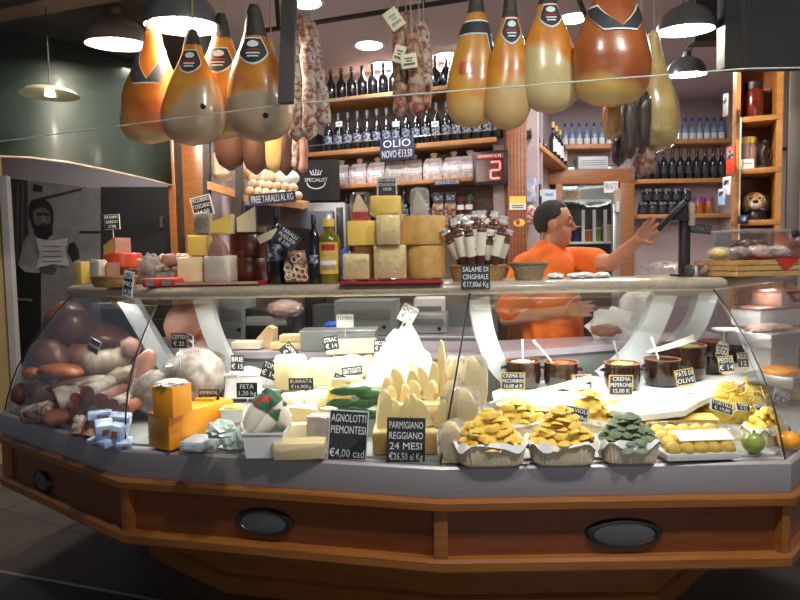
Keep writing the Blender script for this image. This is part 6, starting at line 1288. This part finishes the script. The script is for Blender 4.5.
tray(594, 440, 52, 18, DK, 'pasta', 'paper tray of tall yellow pasta behind the ravioli', 'yellow pasta piece in the tray behind the ravioli', 'pasta behind the ravioli', heap=48, lay=[(.1, .78, 10), (.35, .6, 9), (.6, .45, 7), (.85, .25, 4), (1, .05, 1), (.1, .3, 3)])
tray(633, 464, 60, 22, DK, 'pastag', 'fluted paper tray of green spinach pasta', 'green spinach pasta piece in the fluted tray', 'green spinach pasta', heap=46, lay=L1, sc=.95)
tray(772, 446, 44, 18, DK, 'pasta', 'paper tray of yellow pasta shells behind the green squash', 'yellow pasta shell in the tray behind the green squash', 'shells behind the squash', yaw=.4, heap=34, lay=[(.1, .78, 9), (.4, .6, 7), (.7, .4, 5), (.95, .15, 2), (.1, .3, 2)], kind='moon')
for i, (px, py, w) in enumerate([(608, 411, 14), (618, 413, 13), (613, 405, 12)]):
    p = W(px, py, 2.3); tag(MB().blob((0, 0, 0), (w * S(2.3) / 2,) * 3, amp=.12, seed=i).make('orange_gnocco', 'orangech', None, Matrix.Translation(p), 70), ['orange round dumpling behind the green pasta, next to the yellow pile', 'orange round dumpling behind the green pasta, on the far side of the other', 'orange round dumpling lying on top of the two'][i], 'dumpling')
# flat clear pack of tortelli
t, s = loc_('tortelli_pack', 'clear flat pack of large yellow tortelli with a white label', 'packet', 706, 462, DK, YR + .05); t.location.y += .02
MB().box((0, .07, .012), (78 * s, .16, .022), bev=.004).make('pack_tray', 'paper', t)
for r_ in range(4):
    for k in range(5): MB().blob(((-29 + 14.5 * k + 2 * (r_ % 2)) * s, .015 + .04 * r_, .034 + .008 * r_), (8 * s, .024, .022), amp=.15, seed=k + r_ * 5, sub=2).make('tortello', 'pasta', t, None, 70)
MB().box((0, 0, 0), (58 * s, .05, .002), TR(6 * s, .03, .071) @ RX(.45)).make('label', 'paper', t); MB().box((0, .07, .046), (80 * s, .165, .09), bev=.012).make('film', 'wrap', t)
t, s = loc_('pasta_sheets', 'stack of flat yellow pasta sheets behind the tortelli pack', 'pasta', 698, 437, DK, YR)
for k in range(5): MB().box((R.uniform(-.01, .01), .06 + R.uniform(-.01, .01), .01 + .012 * k), ((54 - 4 * k) * s, .1, .006), RZ(R.uniform(-.2, .2)) @ RY(R.uniform(-.06, .06)), .002).make('sheet', 'pasta', t)
def nest(px, pyb, w, h, m, lab, n=70, rr=.0028, loop=1.0):
    t, s = loc_('tagliatelle_heap', lab, 'pasta', px, pyb, DK); a = w * s / 2; H = h * s; t['kind'] = 'stuff'; mb = MB()
    mb.blob((0, a * .6, 0), (a * .9, a * .55, H * .85), amp=.15, seed=px)
    for k in range(n):
        u = R.random(); an = R.uniform(0, 2 * PI); cx_ = a * (1 - u) * math.cos(an) * .9; cy = a * .6 + a * .6 * (1 - u) * math.sin(an); cz = H * (.25 + u * .65); r0 = R.uniform(.02, .04) * loop; ph = R.uniform(0, 6); ax = Euler((R.uniform(-.7, .7), R.uniform(-.7, .7), 0)).to_matrix()
        mb.tube([ax @ Vector((r0 * math.cos(ph + q * .55), r0 * math.sin(ph + q * .55) * .7, .006 * math.sin(q * 1.3))) + Vector((cx_, cy, cz)) for q in range(9)], rr, 5, flat=.5)
    mb.make('strands', m, t, None, 70); return t
nest(738, 424, 58, 42, 'pasta', 'loose heap of thin yellow tagliatelle behind the tortelli pack')
nest(760, 406, 48, 32, mat('pale_pasta', (.86, .66, .22), (.78, .52, .12), 30, .6), 'loose heap of pale short pasta behind the tagliatelle', 60, .004, .6)
nest(793, 400, 40, 30, mat('pale_pasta', (1, 1, 1)), 'loose heap of pale twisted pasta past the far seam', 50, .004, .6)
p = gp(758, 456, DK); s = S(p.y); t = thing('green_squash', 'round green squash at the front glass beside the far seam', 'squash', p + Vector((0, .03, 11 * s))); MB().blob((0, 0, 0), (11 * s, 11 * s, 11 * s), amp=.05).make('flesh', 'lime', t); MB().tube([(0, 0, 10 * s), (.004, 0, 13 * s)], .004, 6).make('stalk', 'green', t)
p = gp(796, 452, DK); t = thing('orange_squash', 'orange squash past the far seam', 'squash', p + Vector((0, .04, 9 * s))); MB().blob((0, 0, 0), (11 * s, 11 * s, 10 * s), amp=.05).make('flesh', 'orangech', t); MB().tube([(0, 0, 9 * s), (.004, 0, 12 * s)], .004, 6).make('stalk', 'green', t)
for px, py, w, h, Y, ln, lab, tl, yw, le in [(577, 414, 26, 14, 2.12, ['RAVIOLI', '€ 1,60hg'], 'grey black card stuck in the ravioli heap', .25, .2, .2), (722, 407, 24, 12, 2.2, ['TORTELLI', '€ 19,80'], 'grey card tilted over the pasta sheets', .35, .1, .5), (743, 407, 14, 8, 2.3, ['TAGLI', '€ 12'], 'small dark card lying before the tagliatelle', .1, 0, .6), (762, 408, 14, 9, 2.3, ['TROFIE', '€ 11'], 'small dark card next to the one before the tagliatelle', -.15, 0, .6), (781, 397, 15, 14, 2.4, ['FUSILLI', '€ 9'], 'dark card tilted at the far seam', .5, 0, .4), (660, 428, 18, 14, 2.14, ['SPINACI', '€ 1,50'], 'pale grey card half behind the green pasta', .2, .3, .3), (651, 462, 40, 6, 1.99, ['PASTA FRESCA'], 'flat grey strip card lying along the glass under the green pasta', 0, YR, 1.2), (497, 466, 26, 4, 1.98, ['RAVIOLI'], 'flat grey strip card lying along the glass under the seam tray', 0, YR, 1.2), (585, 464, 28, 4, 1.98, ['AGNOLI'], 'flat grey strip card lying along the glass under the ravioli tray', 0, YR, 1.2)]:
    sign(px, py, w, h, Y, ln, lab, tl, yw, lean=le, edge='greyw', edgew=.12)
# --- far end trays of prepared food
for i, (px, py, w, h, Y, m, lab) in enumerate([(770, 337, 70, 14, 2.75, 'nuts', 'grey tray of brown prepared food past the far seam, upper of two'), (782, 378, 44, 12, 2.6, 'orangech', 'grey tray of orange salad past the far seam behind the pasta')]):
    p = W(px, py, Y); s = S(Y); t = thing('food_tray', lab, 'tray', p, .5); MB().box((0, 0, 0), (w * s, .2, h * s), bev=.01).make('tray_body', 'steel', t); MB().blob((0, 0, h * s * .5), (w * s * .45, .085, .03), amp=.25, fr=6).make('food', m, t)
    MB().box((0, 0, -(p.z - .903) / 2), (w * s * .6, .12, p.z - .905 - h * s * .5), bev=.004).make('stand', 'greyw', t)
for i, (px, py, w, h, Y, m, lab) in enumerate([(766, 316, 60, 18, 3.0, 'white', 'white lidded tub stacked behind the far seam'), (780, 298, 40, 14, 3.05, 'meatp', 'pink lidded tub on top of the white lidded tub')]):
    p = W(px, py, Y); s = S(Y); t = thing('lidded_tub', lab, 'tub', p, .4); MB().box((0, 0, 0), (w * s, .16, h * s), bev=.008).make('tub_body', m, t); MB().box((0, 0, h * s * .5), (w * s * 1.04, .17, .012), bev=.004).make('lid', 'meat', t)
t = thing('cake_stand', 'white flat stand with hanging tongs in front of the far seam', 'stand', W(726, 330, 2.8)); s = S(2.8); MB().lathe([(.004, .012), (13 * s, .008), (13 * s, 0), (.004, -.004)], 28).make('plate', 'white', t); MB().tube([(0, 0, 0), (0, 0, -.32)], .012, 10).make('stem', 'white', t)
for dx in (-6, -1): MB().tube([(dx * s, -.01, 0), (dx * s, -.01, -12 * s)], .003, 6).make('tong', 'steel', t); MB().blob((dx * s, -.01, -13 * s), (.012, .01, .012), sub=2).make('tong_end', 'greyw', t)
# --- wrapped meat parcel on the worktop
blobth('meat_parcel', 'opened white paper parcel of pink meat on the lilac worktop', 'parcel', 612, 326, 48, 34, 3.14, 'paper', amp=.4, dp=.5, part='paper')
blobth('cooked_meat', 'piece of pink meat lying on the open paper parcel', 'meat', 606, 330, 30, 12, 2.98, 'meat', amp=.3)
blobth('plastic_bag', 'big white plastic bag standing behind the meat parcel', 'bag', 640, 312, 44, 44, 3.2, 'white', amp=.3, dp=.5, part='bag')
# --- back bench and machines glimpsed under the top
bb = thing('back_bench', 'dark steel bench along the rear with grey machines on it', 'bench', (-.2, 3.9, 0), -.1)
MB().box((0, 0, .985), (1.5, .5, .03), bev=.004).make('bench_top', 'steel', bb); MB().box((0, .02, .485), (1.46, .44, .96)).make('cabinet', 'grey', bb)
for i, (px, py, w, h, Y, m, lab) in enumerate([(368, 315, 62, 32, 3.8, 'greygreen', 'grey green machine housing on the rear bench'), (270, 320, 56, 26, 3.7, 'black', 'black machine base on the rear bench behind the cheese ledge'), (428, 322, 40, 20, 3.85, 'steel', 'steel slicer on the rear bench behind the ricotta'), (238, 309, 26, 24, 3.7, 'greygreen', 'pale grey box on the rear bench next to the bracket'), (430, 304, 30, 14, 4.0, 'white', 'white tiled box at the end of the rear bench')]):
    p = W(px, py, Y); s = S(Y); t = thing('kitchen_machine', lab, 'machine', Vector((p.x, p.y, 1.0005)), -.1); H = p.z + h * s / 2 - 1; MB().box((0, 0, H / 2), (w * s, .22, H), bev=.01).make('housing', m, t); MB().box((0, -.112, H * .6), (w * s * .8, .006, H * .3), bev=.002).make('front_plate', 'grey' if m != 'grey' else 'steel', t); MB().lathe([(.012, 0), (.012, .012)], 12, TR(w * s * .3, -.115, H * .25) @ RX(PI / 2)).make('knob', 'black', t)
blobth('plastic_bag', 'clear bag of pink meat slung over the black machine', 'bag', 285, 309, 34, 18, 3.62, 'meatp', wrapm='foggy', part='meat')
blobth('blue_cloth', 'crumpled cobalt blue cloth at the foot of the grey green machine', 'cloth', 333, 325, 20, 8, 3.62, 'blue', part='cloth')
# ================================================================= the man in orange
def person():
    t = thing('person', 'man in an orange T-shirt behind the counter reaching towards the scale screen', 'person', (.82, 3.42, 0))
    o = Vector((.82, 3.42, 0)); V = Vector
    F = V((.6, -.8, 0)); Rt = V((-.8, -.6, 0)); Z = V((0, 0, 1))
    def L(f, r, z): return F * f + Rt * r + Z * z
    shR, shL = L(0, .185, 1.40), L(.0, -.185, 1.43)
    wL = W(639, 239, 2.93) - o; elL = W(612, 263, 3.16) - o
    elR = L(-.06, .27, 1.13); wR = L(.2, .12, 1.17)
    hc = V((.0, .0, 1.62)) + V((.03, -.02, 0)); hf = V((.97, -.25, 0)).normalized(); hs = V((.25, .97, 0)).normalized()
    def torso(mb, g):
        for f, z, rx, ry in ((.02, .98, .165, .12), (.03, 1.08, .17, .13), (.02, 1.2, .175, .125), (.0, 1.32, .185, .12)):
            mb.blob((0, 0, 0), (rx + g, ry + g, .13), Matrix.Translation(L(f, 0, z)) @ RZ(math.atan2(Rt.y, Rt.x)), sub=3)
        mb.capsule(L(-.01, .15, 1.40), L(-.01, -.15, 1.42), .068 + g, .068 + g, 16); mb.capsule(L(.06, .09, 1.33), L(.06, -.09, 1.34), .07 + g, .07 + g, 16); mb.blob((0, 0, 0), (.16 + g, .1 + g, .13), Matrix.Translation(L(.035, 0, 1.36)) @ RZ(math.atan2(Rt.y, Rt.x)))
        mb.capsule(L(0, .1, 1.42), L(0, 0, 1.47), .06 + g, .07 + g, 16); mb.capsule(L(0, -.1, 1.43), L(0, 0, 1.47), .06 + g, .07 + g, 16)
    def remesh(o_, v, it=2):
        m = o_.modifiers.new('remesh', 'REMESH'); m.mode = 'VOXEL'; m.voxel_size = v; m.use_smooth_shade = True
        s_ = o_.modifiers.new('smooth', 'SMOOTH'); s_.iterations = it; s_.factor = .5
    mb = MB(); torso(mb, 0)
    for q in (1, -1): mb.capsule(L(0, .09 * q, .95), L(.02, .1 * q, .5), .085, .055, 14); mb.capsule(L(.02, .1 * q, .5), L(0, .1 * q, .09), .055, .038, 14); mb.capsule(L(-.03, .1 * q, .05), L(.15, .11 * q, .04), .04, .032, 12)
    mb.capsule(L(0, 0, 1.42), hc + V((0, 0, -.06)), .06, .055, 16)
    mb.capsule(shR, elR, .055, .042); mb.capsule(elR, wR, .042, .028)
    mb.capsule(shL, elL, .056, .044); mb.capsule(elL, wL, .043, .027)
    # head
    HM = Matrix.Translation(hc) @ Matrix((hf, hs, Z)).transposed().to_4x4()      # x face, y his left, z up
    mb.blob((-.008, 0, .035), (.096, .075, .098), HM, sub=3); mb.blob((.02, 0, -.045), (.07, .058, .065), HM, sub=3); mb.blob((.052, 0, -.088), (.034, .03, .024), HM, sub=3)
    mb.capsule((-.02, 0, -.08), (.04, 0, -.092), .04, .026, 12, HM)
    mb.capsule((.083, 0, .03), (.106, 0, -.014), .009, .0135, 10, HM); mb.blob((.094, .0, -.018), (.013, .015, .01), HM, sub=2)
    mb.capsule((.084, -.035, .04), (.084, .035, .04), .011, .011, 10, HM); mb.blob((.072, 0, -.058), (.018, .022, .007), HM, sub=2); mb.blob((.068, 0, -.071), (.018, .02, .0075), HM, sub=2)
    for q in (1, -1): mb.blob((-.012, .079 * q, -.006), (.022, .011, .036), HM @ RX(.15 * q), sub=2); mb.blob((.042, .038 * q, -.03), (.03, .022, .034), HM, sub=2)
    # hands
    def hand(wr, d, up, q, spread, curl):
        d = d.normalized(); sd = d.cross(up).normalized(); up = sd.cross(d).normalized()
        for k in range(4):
            c = (k - 1.5) / 1.5; base = wr + d * .085 + up * (-.03 * c * q); mb.capsule(wr + up * (-.014 * c * q), base, .016, .0125, 10)
            ln = (.074, .084, .078, .06)[k]; dr = (d + up * (-spread * c * q)).normalized(); a1 = base + dr * ln * .42; d2 = (dr + sd * curl).normalized(); a2 = a1 + d2 * ln * .32; d3 = (dr + sd * curl * 2).normalized(); a3 = a2 + d3 * ln * .27
            mb.capsule(base, a1, .0098, .0088, 10); mb.capsule(a1, a2, .0088, .008, 10); mb.capsule(a2, a3, .008, .0068, 10)
        b = wr + d * .025 + up * .024 * q; e = b + (d * .6 + up * .6 * q + sd * .25).normalized() * .048; mb.capsule(b, e, .015, .0105, 10); mb.capsule(e, e + (d * .85 + up * .3 * q + sd * .2).normalized() * .034, .0105, .008, 10)
    tip = W(658, 222, 2.80) - o
    hand(wL, tip - wL, V((-.3, .1, 1)), -1, .16, .3)
    hand(wR, (wR - elR), Z, 1, .1, .5)
    b = mb.make('body', 'skin', t, None, 180); remesh(b, .0052, 3)
    # shirt
    mb = MB(); torso(mb, .018)
    mb.capsule(shR, shR.lerp(elR, .82), .078, .078, 16); mb.capsule(shL, shL.lerp(elL, .62), .08, .078, 16)
    for a in range(10): an = a * PI / 5; mb.capsule(L(.03 + .115 * math.cos(an), .165 * math.sin(an), 1.0), L(.03 + .13 * math.cos(an + .2), .175 * math.sin(an + .2), 1.14), .03 + .006 * (a % 2), .026, 10)
    s_ = mb.make('t_shirt', 'tee', t, None, 180); remesh(s_, .009, 9)
    mb = MB(); mb.tube([L(.0 + .075 * math.cos(a), .075 * math.sin(a), 1.495 + .01 * math.cos(a) * -1) for a in [k * PI / 10 for k in range(21)]], .009, 8); mb.make('collar', 'tee', s_, None, 60)
    mb = MB()
    mb.blob((0, 0, 0), (.182, .142, .13), Matrix.Translation(L(.02, 0, .95)) @ RZ(math.atan2(Rt.y, Rt.x)))
    for q in (1, -1): mb.capsule(L(0, .09 * q, .93), L(.02, .1 * q, .5), .105, .08, 16); mb.capsule(L(.02, .1 * q, .5), L(0, .1 * q, .1), .08, .07, 16)
    remesh(mb.make('trousers', 'jeans', t, None, 180), .012, 3)
    for q in (1, -1): MB().blob((0, 0, 0), (.14, .055, .05), Matrix.Translation(L(.06, .105 * q, .05)) @ RZ(math.atan2(F.y, F.x)), sq=.8).make('shoe', 'black', t)
    # hair: cap over crown and nape, short sides
    mb = MB()
    def cut(p):
        d = p - V((-.008, 0, .035)); u = d.x / .1; w = d.z / .1
        keep = (w > .52 + .25 * max(0, u)) if u > .45 else (w > -.15 + .75 * max(0, u + .12) if u > -.3 else w > -.72)
        return p if keep else V((-.008, 0, .035)) + d * .86
    mb.blob((0, 0, 0), (1, 1, 1), HM, sub=5, fn=lambda d: cut(V((-.012 + d.x * .104, d.y * .082, .038 + d.z * .105)) * (1 + .0)))
    mb.make('hair', 'hair', t, None, 80)
    for q in (1, -1):
        MB().blob((.079, .03 * q, .018), (.009, .012, .006), HM, sub=2).make('eye', mat('eye_white', (.6, .56, .52), (.55, .5, .47), 9, .2), t); MB().blob((.086, .03 * q, .018), (.0035, .0055, .0055), HM, sub=2).make('iris', 'black', t)
        MB().capsule((.09, .018 * q, .044), (.08, .052 * q, .046), .006, .004, 8, HM).make('eyebrow', 'hair', t)
    return t
person()
# ================================================================= wall photograph
WP = LW - .002
def wq(px, py): p = W(px, py, WP); return (p.x, p.z)
mur = thing('wall_photograph', 'large grey wall photograph of a seated bearded man holding a paper', 'photograph', (0, WP, 0))
lay_n = [0]
def flat(name, pts, c, lab=None):
    lay_n[0] += 1; m = mat('print_%d' % round(c * 1000), (c, c * .96, c * .98), (c * .8, c * .77, c * .79), 14, .6)
    MB().prism([wq(*p) for p in pts], .003 + .0008 * lay_n[0], FRONT).make(name, m, mur, None, 30, lab)
flat('print_ground', [(8, 178), (102, 189), (102, 372), (8, 372)], .2)
flat('print_dark_wall', [(101, 187), (172, 187), (172, 345), (101, 345)], .022)
flat('print_curtain', [(8, 178), (28, 181), (29, 250), (24, 300), (10, 300)], .04)
for x in (12, 17, 22): flat('print_fold', [(x, 182), (x + 2, 182), (x + 2, 298), (x, 298)], .08)
flat('print_beam', [(40, 198), (82, 188), (82, 190), (40, 201)], .03)
flat('print_beam', [(80, 231), (101, 231), (101, 233), (80, 233)], .02)
flat('print_lamp', [(34, 184), (43, 186), (43, 192), (34, 191)], .02)
flat('print_seat', [(18, 262), (42, 262), (44, 372), (13, 372)], .006)
flat('print_trousers', [(42, 272), (76, 268), (78, 300), (74, 372), (42, 372)], .16)
flat('print_shirt', [(20, 262), (24, 242), (30, 234), (40, 230), (52, 236), (62, 240), (74, 252), (84, 268), (70, 272), (60, 262), (44, 272), (28, 270)], .2)
flat('print_sleeve', [(19, 265), (24, 246), (31, 240), (36, 254), (44, 266), (40, 273), (26, 272)], .24)
flat('print_hair', [(31, 218), (30, 208), (32, 201), (38, 199), (45, 199), (51, 204), (54, 212), (54, 222), (50, 230), (36, 232)], .015)
flat('print_face', [(34, 212), (39, 208), (46, 208), (51, 212), (52, 222), (49, 230), (40, 232), (35, 224)], .1)
flat('print_brow', [(38, 213), (50, 213), (51, 216), (38, 216)], .02)
flat('print_nose', [(44, 214), (48, 222), (43, 222)], .16)
flat('print_beard', [(35, 224), (40, 226), (44, 223), (49, 225), (53, 222), (53, 234), (48, 240), (40, 239), (36, 234)], .012)
flat('print_arm', [(70, 244), (75, 242), (79, 250), (80, 258), (74, 262), (69, 252)], .015)
flat('print_hands', [(40, 265), (52, 264), (58, 270), (54, 274), (42, 272)], .05)
flat('print_paper', [(37, 238), (52, 241), (68, 238), (66, 250), (70, 266), (54, 264), (38, 268), (41, 254)], .42)
for y in (246, 251, 256, 261): flat('print_line', [(44, y), (63, y), (63, y + 1), (44, y + 1)], .12)
flat('print_chair_arm', [(17, 298), (33, 299), (33, 301), (17, 300)], .12)
flat('print_mark', [(161, 217), (164, 216), (163, 222), (164, 228), (161, 227)], .12)
# light strip at far left: door edge
struct(MB().box((0, 0, 1.05), (.05, .05, 2.1)).make('door_1', mat('white_door_edge', (.5, .48, .45), (.45, .43, .4), 6, .6), None, Matrix.Translation((W(9, 250, 4.5).x, 4.5, 0))), 'white door edge beside the wall photograph')
